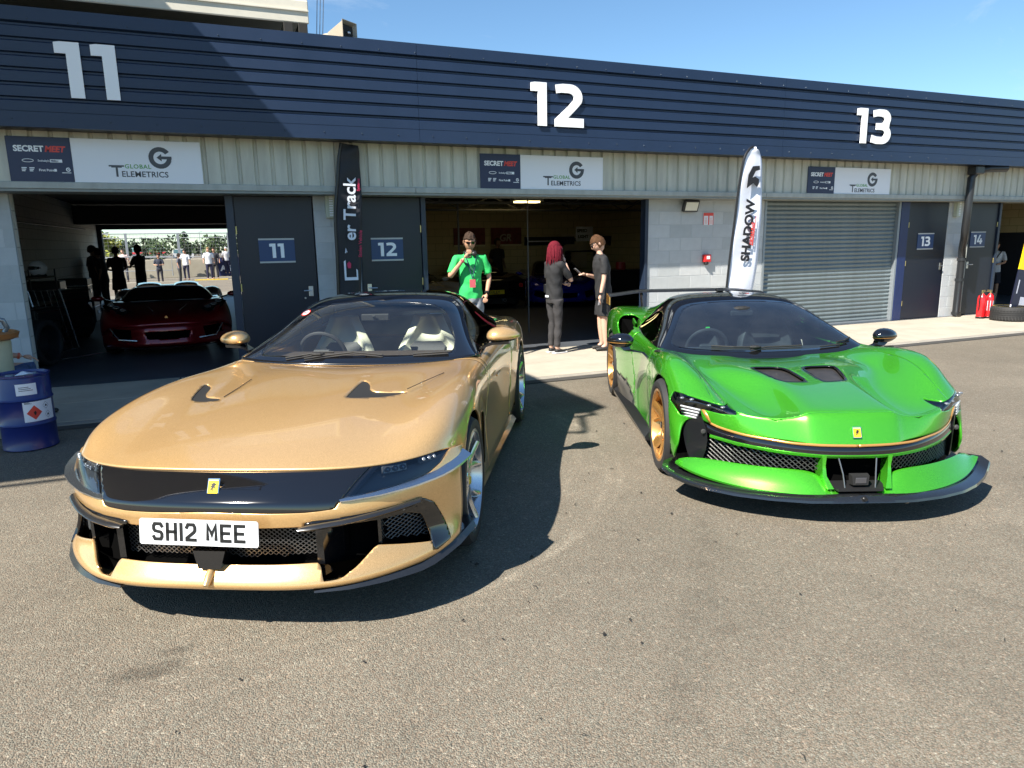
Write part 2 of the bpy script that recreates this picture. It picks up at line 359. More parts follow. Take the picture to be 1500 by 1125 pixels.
# vertical ribbed cream sheets
rm = None
P = .1995
for i in range(int((X1-X0)/(P*5))+1):
    x = X0+i*P*5
    if rm is None:
        v = []; f = []; cx = 0
        pts = []
        for k in range(5):
            c = k*P; pts += [(c+.001*(k == 0), 0), (c+.145, 0), (c+.158, .026), (c+.186, .026)]
        pts.append((5*P-.001, 0))
        for (c, d) in pts: v += [(c, YH+d, 2.45), (c, YH+d, 3.02)]
        f = [(2*k, 2*k+2, 2*k+3, 2*k+1) for k in range(len(pts)-1)]
        rm = pymesh('ribbed_sheet', v, f); rm.materials.append(cream)
    link('ribbed_sheet', rm, None, B, loc=(x, 0, 0))
# header beam
for i in range(len(xs)-1):
    MB().box(xs[i]+.002, xs[i+1]-.002, YH-.03, YH+.10, 2.375, 2.452, .006).build('header_beam', greyb, B)
MB().box(X0, X1, YH-.018, YW+.10, 2.345, 2.372).build('header_soffit', mat('soffit_grey', srgb('#8b8f8a'), rough=.7, var=.1), B)
# block walls -------------------------------------------------------
bms = []
for i in range(3):
    t = MB().box(.005, .435, 0, .09, .004, .211, .0025).mesh('block'); t.materials.append(blocks_[i]); bms.append(t)
half = MB().box(.005, .215, 0, .09, .004, .211, .0025).mesh('block'); half.materials.append(blocks_[0])
def blockwall(x0, x1, ztop=2.345, wall=None, label=None):
    """front skin of real blocks against a mortar core"""
    MB().box(x0+.003, x1-.003, YW+.0022, YW+.22, 0, ztop).build('block_core', mortar, B)
    r = 0; z = 0.0
    while z < ztop-.02:
        h = min(.215, ztop-z); x = x0; st = .22 if r % 2 else .44
        first = True
        while x < x1-.02:
            w = min(st if first else .44, x1-x); first = False
            me = bms[random.randrange(3)] if w > .43 else (half if abs(w-.22) < .004 else None)
            if me is None or h < .2:
                me = MB().box(.005, w-.005, 0, .09, .004, h-.004, .0025).mesh('block'); me.materials.append(blocks_[random.randrange(3)])
            link('block', me, None, B, loc=(x, YW-random.uniform(0, .0012), z)); x += w
        z += .215; r += 1
blockwall(-2.75, -2.21)
blockwall(1.25, 1.86)
blockwall(6.61, 9.05)
blockwall(13.80, 14.42)
blockwall(20.4, 22.6)
# jambs
jm = mat('jamb_steel', srgb('#232f42'), rough=.4, var=.05)
for x0, x1 in ((.140,.235),(2.752,2.822),(6.545,6.606),(15.33,15.40)):
    MB().box(x0, x1, YW-.03, YW+.12, .02, 2.344, .004).build('door_jamb', jm, B)
MB().box(12.44, 12.66, YW-.02, YW+.15, .02, 2.344, .004).build('door_jamb', mat('navy_post', srgb('#1a2a55'), rough=.4), B)
MB().box(9.05, 9.10, YW-.01, YW+.12, .02, 2.344, .004).build('shutter_guide', mat('galv', srgb('#8e959a'), rough=.45, metal=.4), B)
MB().box(12.385, 12.438, YW-.01, YW+.12, .02, 2.344, .004).build('shutter_guide', _M['galv'], B)
# personnel doors
def pdoor(x0, x1, num, sx, sz, hinge):
    d = MB().box(x0, x1, YW+.0, YW+.045, .03, 2.335, .004).build('door', navyd, B)
    MB().box(x0-.018, x0-.004, YW-.012, YW+.05, .02, 2.343).build('door_edge', jm, d)
    s = x0+.002 if hinge == 'l' else x1-.002
    for z in (.35, 1.15, 1.9): MB().tube([(s, YW-.006, z-.05), (s, YW-.006, z+.05)], .012, 8).build('hinge', mat('brass', (.55,.45,.2), rough=.35, metal=.8), d)
    hx = x1-.09 if hinge == 'l' else x0+.09
    MB().box(hx-.03, hx+.03, YW-.012, YW+.0, 1.0, 1.14, .004).tube([(hx, YW, 1.08), (hx, YW-.05, 1.08), (hx-.1*(1 if hinge == 'l' else -1), YW-.055, 1.08)], .009, 8).build('handle', mat('satin_steel', (.6,.6,.6), rough=.3, metal=1), d)
    pn = MB().box(sx, sx+.46, YW-.008, YW-.001, sz, sz+.325).build('number_plate', mat('plate_navy', srgb('#25406b'), rough=.4), d)
    for zz_ in (sz+.303, sz): MB().box(sx, sx+.46, YW-.011, YW-.0085, zz_, zz_+.022).build('plate_line', mat('line_grey', (.5,.5,.48), rough=.5), pn)
    w = sum(.56 if c == '1' else .92 for c in num)*.19
    digits(pn, num, .19, white2, (sx+.23-w/2+.01, YW-.0085, sz+.067), .0025)
    return d
pdoor(.245, 1.235, '11', .51, 1.465, 'l')
pdoor(1.87, 2.745, '12', 2.01, 1.455, 'r')
pdoor(12.68, 13.79, '13', 12.97, 1.415, 'l')
pdoor(14.43, 15.33, '14', 14.53, 1.43, 'r')
MB().tube([(1.06, YW-.02, .98), (1.06, YW-.05, .98)], .012, 8).build('knob', _M['satin_steel'], B)
# roller shutter: every slat a curved lath
sh = bpy.data.objects.new('roller_shutter', None); COL.objects.link(sh); sh.parent = B
slm = mat('shutter_grey', srgb('#727d80'), rough=.45, metal=.25, var=.18, vs=2, rv=.08, streak=(2.0, 2.0, .3))
v = []; n = 8; PT = .0765
for k in range(n+1):
    t = k/n; z = t*PT; d = -.016*math.sin(math.pi*min(1, t/.82)) if t < .82 else .004*math.sin(math.pi*(t-.82)/.18)
    v += [(9.10, YW+.075+d, z), (12.385, YW+.075+d, z)]
sme = pymesh('shutter_slat', v, [(2*k, 2*k+1, 2*k+3, 2*k+2) for k in range(n)]); sme.materials.append(slm)
for i in range(30):
    link('shutter_slat', sme, None, sh, loc=(0, random.uniform(-.001, .001), .055+i*PT), smooth=False)
MB().box(9.10, 12.385, YW+.045, YW+.09, .022, .058, .004).build('bottom_bar', _M['galv'], sh)
MB().box(9.0, 12.5, YW+.12, YW+.14, .0, 2.4).build('shutter_backing', navyd, B)
# numerals on the fascia
for num, x, z, h in (('11', -1.44, 3.318, .575), ('12', 4.205, 3.285, .575), ('13', 10.335, 3.275, .575), ('14', 16.6, 3.275, .575)):
    digits(B, num, h, white2, (x, YFA-.012, z), .018, adv=(.60,.92))
# partitions, back wall and ceiling
inner = mat('inner_wall', srgb('#c4b48e'), rough=.85, var=.12, vs=1.2)
inner_g = mat('inner_wall_grey', srgb('#8f9296'), rough=.85, var=.15, vs=.9)
def brickface(name, c1, c2):
    m = bpy.data.materials.new(name); m.use_nodes = True; n = m.node_tree.nodes; l = m.node_tree.links; b = n['Principled BSDF']
    t = n.new('ShaderNodeTexBrick'); t.inputs['Scale'].default_value = 1; t.inputs['Brick Width'].default_value = .44; t.inputs['Row Height'].default_value = .215; t.inputs['Mortar Size'].default_value = .008
    t.inputs['Color1'].default_value = (*c1, 1); t.inputs['Color2'].default_value = (*[k*.93 for k in c1], 1); t.inputs['Mortar'].default_value = (*c2, 1)
    tc = n.new('ShaderNodeTexCoord'); sp = n.new('ShaderNodeSeparateXYZ'); cb = n.new('ShaderNodeCombineXYZ'); ad = n.new('ShaderNodeMath'); ad.operation = 'ADD'
    l.new(tc.outputs['Object'], sp.inputs[0]); l.new(sp.outputs[0], ad.inputs[0]); l.new(sp.outputs[1], ad.inputs[1]); l.new(ad.outputs[0], cb.inputs[0]); l.new(sp.outputs[2], cb.inputs[1])
    l.new(cb.outputs[0], t.inputs['Vector']); l.new(t.outputs[0], b.inputs['Base Color']); b.inputs['Roughness'].default_value = .85; return m
ibr = brickface('inner_blockwork', srgb('#dcd8d0'), srgb('#b5b1a8'))
iby = brickface('inner_blockwork_cream', srgb('#c9b98c'), srgb('#a3966e'))
MB().box(-3.75, -3.55, YW+.1, 26.5, .0, 4.16).build('party_wall', ibr, B)
MB().box(-3.55, -2.21, YW+.05, YW+.2, .0, 2.6).build('return_wall', ibr, B)
MB().box(1.46, 1.66, YW+.1, 26.5, .0, 4.16).build('party_wall', ibr, B)
MB().box(11.5, 11.7, YW+.2, 26.5, .0, 4.16).build('party_wall', iby, B)
MB().box(14.1, 14.3, YW+.1, 26.5, .0, 4.16).build('party_wall', iby, B)
MB().box(X0, -3.42, 26.3, 26.5, 0, 4.16).box(-3.42, .95, 26.3, 26.5, 2.36, 4.16).box(.95, 1.46, 26.3, 26.5, 0, 4.16).build('rear_wall', mat('dark_inner', (.03,.03,.035), rough=.8), B)
MB().box(1.66, 11.5, 20.4, 20.6, 0, 4.16).build('rear_wall', iby, B)
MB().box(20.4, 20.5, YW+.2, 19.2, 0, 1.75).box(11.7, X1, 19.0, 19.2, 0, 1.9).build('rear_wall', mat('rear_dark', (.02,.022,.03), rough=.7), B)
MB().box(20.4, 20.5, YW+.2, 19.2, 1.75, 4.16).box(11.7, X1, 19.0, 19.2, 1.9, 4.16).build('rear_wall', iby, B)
MB().box(X0, X1, YW+.22, 26.4, 2.95, 2.98).build('ceiling', mat('ceiling_dark', (.06,.06,.06), rough=.9), B)
MB().box(-3.8, 1.3, 22.5, 22.9, 2.40, 2.90).tube([(-3.55, 12.5, 2.55), (1.4, 12.6, 2.62)], .03, 8).tube([(-3.52, 10.4, 2.2), (-3.52, 24, 2.3)], .02, 8).build('shutter_box', mat('dark_steel', (.05,.05,.055), rough=.5), B)
# roof trusses seen through opening 12
mb = MB()
for y in (12.0, 14.5, 17.5):
    mb.tube([(1.7, y, 2.55), (11.4, y, 2.55)], .03, 6); mb.tube([(1.7, y, 2.9), (11.4, y, 2.9)], .03, 6)
    for k in range(12): mb.tube([(1.9+k*.8, y, 2.55 if k % 2 else 2.9), (2.7+k*.8, y, 2.9 if k % 2 else 2.55)], .015, 5)
mb.tube([(5.3, 12, .02), (5.3, 12, 2.9)], .012, 8); mb.tube([(4.95, 15, .02), (4.95, 15, 2.6)], .025, 8)
mb.build('roof_truss', mat('truss_grey', (.12,.12,.12), rough=.6), B)

# ------------------------------------------------------------- upper storey, top left
U = empty('upper_storey', 'white concrete balcony slab of the upper floor with glass railing above garage 11', 'balcony')
cw = mat('white_concrete', srgb('#cfcabb'), rough=.75, var=.12, vs=2)
MB().box(-12, 1.335, 9.82, 9.86, 4.45, 4.72, .01).build('edge_band', cw, U)
MB().box(-12, 1.33, 9.865, 14.0, 4.60, 4.70).build('floor_slab', mat('slab_soffit', srgb('#a59c82'), rough=.85, var=.15, vs=1.5), U)
MB().box(-12, 1.335, 9.80, 9.819, 4.585, 4.60).build('drip_edge', cw, U)
for x in (1.02, 1.20): MB().box(x, x+.11, 9.80, 10.2, 4.30, 4.445, .004).build('bearer', mat('bearer_dark', (.02,.018,.015), rough=.7), U)
MB().box(-12, 1.3, 9.9, 10.0, 4.2, 4.29).build('bearer', _M['bearer_dark'], U)
gl = mat('railing_glass', (.75,.82,.86), rough=.05); gl.node_tree.nodes['Principled BSDF'].inputs['Transmission Weight'].default_value = .5; gl.node_tree.nodes['Principled BSDF'].inputs['Alpha'].default_value = .5
for i in range(8):
    x = -10.5+i*1.5
    MB().box(x-.03, x+.03, 9.84, 9.90, 4.72, 5.75, .005).build('post', cw, U); MB().box(x+.05, min(x+1.45, 1.3), 9.86, 9.872, 4.80, 5.6).build('pane', gl, U)
MB().box(1.27, 1.33, 9.84, 9.90, 4.72, 5.75, .005).build('post', cw, U)
MB().box(-12, 1.33, 9.84, 9.90, 5.75, 5.81, .01).build('rail', cw, U)
mb = MB()
for k in range(3): mb.tube([(1.42+k*.05, 9.9+k*.1, 4.2), (1.62+k*.06, 10+k*.1, 6.5)], .006, 5)
mb.build('stay_cable', mat('cable', (.3,.32,.35), rough=.4, metal=.6), U)
MB().box(-12, -2.2, 13.8, 14.0, 4.7, 7.6).box(-12, 1.3, 13.7, 13.79, 4.7, 6.4).build('storey_wall', cw, U)
# unseen overhang added out of the frame to throw the slanting shade
MB().box(-14, -2.22, 3.5, 14.0, 6.5, 6.8, .02).build('shade_canopy', mat('shade_canopy_grey', (.35,.36,.38), rough=.6), U)
MB().tube([(-14, 3.36, 6.62), (-2.35, 3.36, 6.62)], .035, 8).tube([(-14, 3.36, 6.62), (-14, 3.55, 6.62)], .03, 8).tube([(-2.35, 3.36, 6.62), (-2.35, 3.55, 6.62)], .03, 8).build('shadow_rail', _M['dark_steel'], U)  # unseen rail added for the thin shadow line along the shade's edge
MB().tube([(-3.6, 3.4, 6.5), (-3.0, 2.7, 6.9)], .03, 8).tube([(-3.0, 2.7, 6.9), (-2.4, 3.4, 6.5)], .03, 8).build('shadow_stay', _M['dark_steel'], U)  # unseen slanting stays added for the diagonal shadow on the ground
# ================================================================= signs on the cream sheeting
snavy = mat('sign_navy', srgb('#232c4c'), rough=.4); sred = mat('sign_red', srgb('#e0483c'), rough=.45); sgrey = mat('sign_grey', srgb('#4a4d52'), rough=.45); sgreen = mat('sign_green', srgb('#5fa04a'), rough=.45)
def ring(mb, cx, cz, r0, r1, a0, a1, y0, y1, n=20):
    o_ = [(cx+r1*math.cos(RAD(a0+(a1-a0)*i/n)), cz+r1*math.sin(RAD(a0+(a1-a0)*i/n))) for i in range(n+1)]
    i_ = [(cx+r0*math.cos(RAD(a0+(a1-a0)*i/n)), cz+r0*math.sin(RAD(a0+(a1-a0)*i/n))) for i in range(n+1)]
    for k in range(n): mb.prism([o_[k], o_[k+1], i_[k+1], i_[k]], y0, y1)
def glogo(par, x, z, s, m, y):
    mb = MB(); ring(mb, x, z, .58*s, s, 35, 340, y-.002, y)
    mb.prism([(x-.30*s, z+.02*s), (x+.12*s, z+.36*s), (x+.12*s, z+.14*s), (x+1.0*s, z+.14*s), (x+1.0*s, z-.12*s), (x+.12*s, z-.12*s), (x+.12*s, z-.32*s)], y-.0035, y-.002)
    mb.prism([(x+.62*s, z+.14*s), (x+1.0*s, z+.14*s), (x+.93*s, z-.36*s), (x+.55*s, z-.2*s)], y-.005, y-.0036)
    return mb.build('emblem', m, par)
def sign(x, z, label):
    Y = YH-.006
    t = empty('sponsor_sign', label, 'sign', (x, Y, z), group='sponsor signs above the garage openings')
    L = lambda *a, **k: text(t, *a, **k)
    MB().box(0, .625, -.012, 0, 0, .495, .002).build('navy_panel', snavy, t); MB().box(.627, 2.0, -.012, 0, 0, .495, .002).build('white_panel', white, t)
    y = -.0125
    L('SECRET', .088, white2, (.065, y, .335), bold=.0035, sx=.98, name='lettering'); L('MEET', .088, sred, (.365, y, .335), bold=.004, shear=.25, sx=.92)
    MB().tube([(.19+.055*math.cos(a*.4488), y-.002, .235+.017*math.sin(a*.4488)) for a in range(14)], .004, 5, closed=True).build('small_logo', white2, t)
    L("Sotheby's", .03, white2, (.285, y, .225), bold=.0004) 
    MB().box(.405, .525, y-.002, y, .218, .252).build('small_logo', white2, t); L('PIRELLI', .03, snavy, (.414, y-.0022, .224), bold=.001, sx=.78)
    for xx in (.12, .195): 
        for k in range(3): MB().box(xx, xx+.05-.008*k, y-.001, y, .150-k*.017, .160-k*.017).build('small_print', white2, t)
    L('First Point', .036, white2, (.285, y, .12), bold=.0008); MB().box(.435, .46, y-.001, y, .118, .147).build('small_print', white2, t)
    glogo(t, .575, .142, .023, white2, y); MB().box(.51, .60, y-.001, y, .102, .110).build('small_print', white2, t)
    glogo(t, 1.545, .30, .125, sgrey, y)
    L('T', .175, sgrey, (1.015, y, .075), bold=.002, sx=1.05); L('ELEMETRICS', .092, sgrey, (1.115, y, .075), bold=.0015, sx=.98, space=1.04); L('GLOBAL', .066, sgreen, (1.155, y, .172), bold=.001, sx=1.05, space=1.12)
    MB().box(.99, 1.15, y-.002, y, .188, .205).build('lettering', sgrey, t)
    return t
sign(-2.085, 2.448, 'navy and white SECRET MEET and Global Telemetrics board above the opening with the red car')
sign(3.555, 2.436, 'SECRET MEET and Global Telemetrics board above the opening where three people stand')
sign(9.66, 2.41, 'SECRET MEET and Global Telemetrics board above the closed roller shutter')

# ================================================================= small wall fixtures
galv = _M['galv']
t = empty('floodlight', 'square floodlight under the header beam on the grey block wall', 'light', (7.25, YW, 2.24))
MB().box(-.02, .28, -.13, -.07, -.06, .13, .008).build('housing', mat('flood_black', (.03,.03,.03), rough=.4), t, rot=(.35, 0, 0))
MB().box(.01, .25, -.137, -.131, -.035, .105).build('glass', mat('flood_glass', (.75,.72,.6), rough=.15), t, rot=(.35, 0, 0))
MB().box(.08, .18, -.07, 0, .0, .03).build('bracket', mat('flood_black'), t)
t = empty('fire_alarm_box', 'small red fire alarm call point with black sounder on the grey block wall', 'alarm', (7.73, YW, 1.30))
MB().box(0, .14, -.07, 0, 0, .13, .008).build('box', mat('alarm_red', (.62,.02,.02), rough=.35), t)
MB().box(.045, .11, -.074, -.0705, .05, .105).build('window', white, t); MB().ell((.06, -.04, -.02), (.045,.04,.03), 12, 8).build('sounder', black, t, smooth=True)
t = empty('fire_action_notice', 'red and white fire action notice on the grey block wall', 'sign', (7.72, YW-.004, 1.93))
MB().box(0, .21, -.006, 0, 0, .20).build('board', white, t)
MB().box(.0, .21, -.008, -.0062, .15, .2).box(.10, .125, -.008, -.0062, .0, .15).box(.0, .012, -.008, -.0062, 0, .15).box(.198, .21, -.008, -.0062, 0, .15).build('red_print', sred, t)
MB().ell((.055, -.007, .105), (.018,.002,.02), 10, 6).prism([(.035,.01),(.075,.01),(.08,.085),(.03,.085)], -.009, -.0062).ell((.16, -.007, .105), (.018,.002,.02), 10, 6).prism([(.14,.01),(.185,.01),(.19,.085),(.135,.085)], -.009, -.0062).build('pictogram', mat('pink_print', (.85,.62,.6), rough=.5), t)
for x, lab in ((1.41, 'white ribbed bulkhead lamp on the block pier left of the black flag'), (13.93, 'white ribbed bulkhead lamp on the block pier beside the drainpipe')):
    t = empty('bulkhead_lamp', lab, 'light', (x, YW, 2.05), group='bulkhead lamps on the piers')
    MB().box(0, .13, -.09, 0, 0, .33, .012).build('housing', mat('lamp_plastic', srgb('#b9bfae'), rough=.4), t)
    for k in range(9): MB().box(.045, .095, -.096, -.0905, .03+k*.032, .048+k*.032).build('rib', white, t)
# drainpipe on the pier of garage 14
t = empty('drainpipe', 'black rainwater pipe running down the pier between doors 13 and 14', 'pipe', (0,0,0))
pp = mat('pipe_black', srgb('#26282b'), rough=.35)
MB().tube([(14.50, 9.46, 2.96), (14.05, 9.50, 2.95), (13.80, 9.56, 2.90), (13.73, 9.60, 2.78), (13.72, 9.60, 2.2), (13.72, 9.61, 1.80), (13.85, 9.70, 1.62), (14.05, 9.86, 1.45), (14.12, 9.90, 1.25), (14.12, 9.90, .06), (14.12, 9.84, .03)], .070, 14).build('pipe', pp, t, smooth=True)
MB().box(13.66, 13.90, 9.46, 9.66, 2.84, 2.995, .02).build('outlet_box', pp, t)
for z in (.09, .78, 1.2): MB().lathe([(.073,-.03),(.085,-.03),(.085,.03),(.073,.03)], 14, c=(14.12, 9.90, z)).build('collar', pp, t)
MB().tube([(14.34, 9.98, .05), (14.34, 9.98, 1.5)], .02, 8).build('conduit', greyb, t)
# horn loudspeaker on the roof edge
t = empty('horn_loudspeaker', 'beige square horn loudspeaker on the roof edge beside the white balcony', 'loudspeaker', (1.68, 9.62, 4.30), 0, rot=(0, 0, RAD(38)))
hb = mat('horn_beige', srgb('#a69c8c'), rough=.55, var=.08)
sq = lambda r, y: [(-r, y, -r), (r, y, -r), (r, y, r), (-r, y, r)]
mb = MB(); v = sq(.135, -.17)+sq(.115, -.14)+sq(.045, .16)+sq(.035, .16)+sq(.10, -.12)+sq(.125, -.17)
f = [(i*4+k, i*4+(k+1) % 4, (i+1)*4+(k+1) % 4, (i+1)*4+k) for i in (0,1,3,4) for k in range(4)]+[(20,21,1,0),(21,22,2,1),(22,23,3,2),(23,20,0,3)]
o = mb.add(v, f).build('horn', hb, t); bev(o, .008)
MB().box(-.09, .09, -.13, -.10, -.09, .09).build('throat', mat('throat_dark', (.015,.014,.012), rough=.8), t); MB().ell((0, -.14, .0), (.025,.03,.025), 12, 8).build('phase_plug', mat('satin_steel'), t, smooth=True)
MB().tube([(0, .14, 0), (0, .26, 0)], .05, 14).build('driver', hb, t); MB().box(-.03, .03, -.02, .02, -.17, -.06).box(-.08, .08, -.05, .05, -.18, -.165).build('bracket', galv, t)

# ================================================================= feather flags
def flag(name, label, base, pts_pole, half, m_cloth, m_sleeve, group=None):
    """pole = points of the left edge; half = cloth width at each"""
    t = empty(name, label, 'flag', base)
    n = 26; rows = []
    P = [Vector(p) for p in pts_pole]
    def ev(arr, u):
        k = u*(len(arr)-1); i = min(int(k), len(arr)-2); f = k-i
        def g(j): return arr[max(0, min(j, len(arr)-1))]
        p0, p1, p2, p3 = g(i-1), g(i), g(i+1), g(i+2)
        return .5*((2*p1)+(p2-p0)*f+(2*p0-5*p1+4*p2-p3)*f*f+(3*p1-p0-3*p2+p3)*f**3)
    v = []; m = 9
    for i in range(n*2+1):
        u = i/(n*2); p = ev(P, u); w = ev(half, u)
        for j in range(m+1):
            s = j/m; v.append((p.x+w*s, p.y+.016*math.sin(s*5+u*9)*s+.006*math.sin(u*23+s*3), p.z-.03*s*(1 if w > .05 else 0)))
    f = [(i*(m+1)+j, i*(m+1)+j+1, (i+1)*(m+1)+j+1, (i+1)*(m+1)+j) for i in range(n*2) for j in range(m)]
    o = MB().add(v, f).build('cloth', m_cloth, t, smooth=True, norm=False); sm = o.modifiers.new('s', 'SOLIDIFY'); sm.thickness = .0015
    pts = [ev(P, i/40) for i in range(41)]
    MB().tube([(p.x-.008, p.y, p.z) for p in pts], .019, 8).build('sleeve', m_sleeve, t, smooth=True)
    MB().tube([(P[-1].x-.008, P[-1].y, P[-1].z), (P[-1].x-.008, P[-1].y, -.02)], .011, 8).build('pole', black, t)
    MB().tube([(P[-1].x-.35, P[-1].y, .015), (P[-1].x+.35, P[-1].y, .015)], .012, 6).tube([(P[-1].x, P[-1].y-.35, .015), (P[-1].x, P[-1].y+.35, .015)], .012, 6).build('foot', black, t)
    return t
VR = (math.pi/2, -math.pi/2, 0)   # lettering that climbs upwards
wt = mat('banner_white', (.74,.77,.86), rough=.6, var=.03); bt = mat('banner_black', srgb('#1b1c24'), rough=.6, var=.05)
ink = mat('ink', (.012,.012,.015), rough=.6); pink = mat('banner_pink', srgb('#c8325a'), rough=.6); wink = mat('banner_ink_white', (.75,.78,.85), rough=.6)
f1 = flag('feather_flag', 'tall white feather flag with black SHADOW lettering behind the green car', (7.5, 8.9, .02),
    [(.235,0,3.04),(.16,0,3.00),(.07,0,2.85),(.0,0,2.45),(-.06,0,1.9),(-.12,0,1.35),(-.165,0,.8)], [.04,.20,.35,.44,.49,.54,.52], wt, black)
yy = -.045
text(f1, 'SHADOW', .225, ink, (.205, yy, 1.31), rot=(math.pi/2, RAD(-86), 0), bold=.010, sx=.93)
text(f1, 'DETAILING', .075, sred, (.262, yy-.003, 1.56), rot=(math.pi/2, RAD(-86), 0), bold=.003, shear=.2, sx=.9)
MB().prism([(.262,1.55),(.272,1.55),(.315,2.0),(.305,2.0)], yy-.003, yy).build('red_stripe', sred, f1)
# black ape-like emblem reduced to a plain walking figure shape above the word
MB().prism([(.10,2.42),(.22,2.50),(.30,2.44),(.33,2.50),(.33,2.56),(.25,2.60),(.20,2.58),(.26,2.68),(.34,2.70),(.33,2.76),(.20,2.75),(.12,2.62)], yy-.003, yy).build('emblem', ink, f1)
f2 = flag('feather_flag', 'tall black feather flag with white and pink Track lettering between doors 11 and 12', (1.52, 9.62, .02),
    [(.095,0,2.97),(.07,0,2.86),(.045,0,2.72),(.02,0,2.5),(-.04,0,2.05),(-.05,0,1.5),(-.07,0,.80)], [.21,.25,.27,.30,.34,.31,.29], bt, black)
f2.location = (1.52, 9.62, .02)
text(f2, 'er Track', .225, wink, (.195, yy, 1.72), rot=(math.pi/2, RAD(-87), 0), bold=.004, sx=1.02)
text(f2, 'Stolen Vehicle', .062, pink, (.262, yy, 1.50), rot=(math.pi/2, RAD(-86), 0), bold=.001)
text(f2, 'Systems', .05, pink, (.282, yy, 2.36), rot=(math.pi/2, RAD(-86), 0), bold=.001)
MB().tube([(.05, yy, 1.56),(.06, yy, 1.62),(.07, yy, 1.57)], .008, 5).prism([(.02,1.20),(.20,1.20),(.20,1.33),(.18,1.35),(.18,1.24),(.045,1.24),(.045,1.47),(.02,1.45)], yy-.003, yy).build('phone_outline', wink, f2)
MB().prism([(.07,1.36),(.11,1.36),(.115,1.42),(.09,1.45),(.06,1.42)], yy-.004, yy-.001).build('pink_dot', pink, f2)

# ================================================================= fire extinguishers and loose tyre by garage 14
red = mat('extinguisher_red', (.70,.015,.02), rough=.28, coat=.5)
for i, (x, y, rz, lab) in enumerate(((14.22, 9.45, .2, 'red fire extinguisher on the left by the foot of door 14'), (14.39, 9.40, 1.4, 'red fire extinguisher with blue and white label next to the loose tyre'))):
    t = empty('fire_extinguisher', lab, 'fire extinguisher', (x, y, .018), rz, group='fire extinguishers by door 14')
    MB().lathe([(0,.0),(.075,.0),(.08,.02),(.08,.40),(.07,.45),(.035,.485),(.03,.50),(0,.50)], 24).build('cylinder', red, t, smooth=True)
    MB().lathe([(.082,0),(.083,.035),(.08,.04)], 24).build('foot_ring', black, t); MB().tube([(0,0,.49),(0,0,.54)], .018, 10).box(-.02, .09, -.012, .012, .53, .545).box(-.02, .08, -.012, .012, .555, .57).build('valve', mat('brass'), t)
    MB().tube([(-.02,0,.52),(-.08,0,.50),(-.10,0,.40),(-.098,0,.18)], .012, 8).build('hose', black, t, smooth=True)
    if i: MB().lathe([(.0812,.16),(.0812,.36)], 10).build('label', mat('ext_label', (.45,.7,.8), rough=.4), t)
def tyre_mesh(R, r, w, tread=True):
    mb = MB(); h = w/2; s = .012
    prof = [(r, -h*.86), (r+.012, -h*.96), (r+(R-r)*.35, -h*1.0), (r+(R-r)*.72, -h*.97), (R-s, -h*.86), (R-.003, -h*.74)]
    if tread:
        for c in (-.42, -.14, .14, .42): prof += [(R, h*c-.005), (R-.007, h*c-.004), (R-.007, h*c+.004), (R, h*c+.005)]
    prof += [(R-.003, h*.74), (R-s, h*.86), (r+(R-r)*.72, h*.97), (r+(R-r)*.35, h*1.0), (r+.012, h*.96), (r, h*.86)]
    return mb.lathe(prof, 64, 'Y')
rub = mat('tyre_rubber', (.022,.022,.023), rough=.72, var=.15, vs=20)
t = empty('loose_tyre', 'loose black tyre lying flat on the apron beside the fire extinguishers', 'tyre', (14.35, 8.95, .018+.14))
o = tyre_mesh(.34, .235, .28).build('tyre', rub, t, smooth=True, rot=(math.pi/2, 0, 0))
mb = MB()
for k in range(40):
    a = k*math.pi/20
    for s in (-1, 1):
        v = []
        for (rr, dz, da) in ((.342,.04*s,0),(.342,.115*s,.06),(.336,.135*s,.07)): v += [(rr*math.cos(a+da), rr*math.sin(a+da), dz), (rr*math.cos(a+da+.035), rr*math.sin(a+da+.035), dz)]
        mb.add(v, [(0,1,3,2),(2,3,5,4)])
mb.build('tread_blocks', mat('tread_grey', (.04,.04,.04), rough=.8), t, norm=False)
MB().lathe([(.236,.135),(.236,.141),(.30,.141)], 48).build('bead', rub, t); MB().lathe([(.285,.1425),(.293,.1425)], 48).build('yellow_ring', mat('tyre_yellow', (.7,.55,.03), rough=.5), t)
MB().tube([(0.02, .05, -.12), (.02, .02, .17)], .012, 8).build('valve_stick', white, t)
# advertising board leaning at the right edge
t = empty('advertising_board', 'dark blue and yellow advertising board leaning at the right edge by garage 14', 'sign', (14.40, 9.0, .2), rot=(0, RAD(9), RAD(-6)))
MB().box(0, 1.2, 0, .03, 0, .82).build('navy_panel', mat('board_navy', srgb('#1e2236'), rough=.35), t); MB().box(0, 1.2, 0, .03, .822, 1.9).build('yellow_panel', mat('board_yellow', srgb('#e8c51c'), rough=.4), t)
MB().box(.06, .085, -.003, 0, .35, .62).box(.2, 1.1, -.003, 0, .04, .3).build('print', mat('board_grey', (.4,.42,.5), rough=.5), t)
MB().box(.05, .09, .03, .3, -.25, .02).box(1.1, 1.14, .03, .3, -.25, .02).build('foot', black, t)
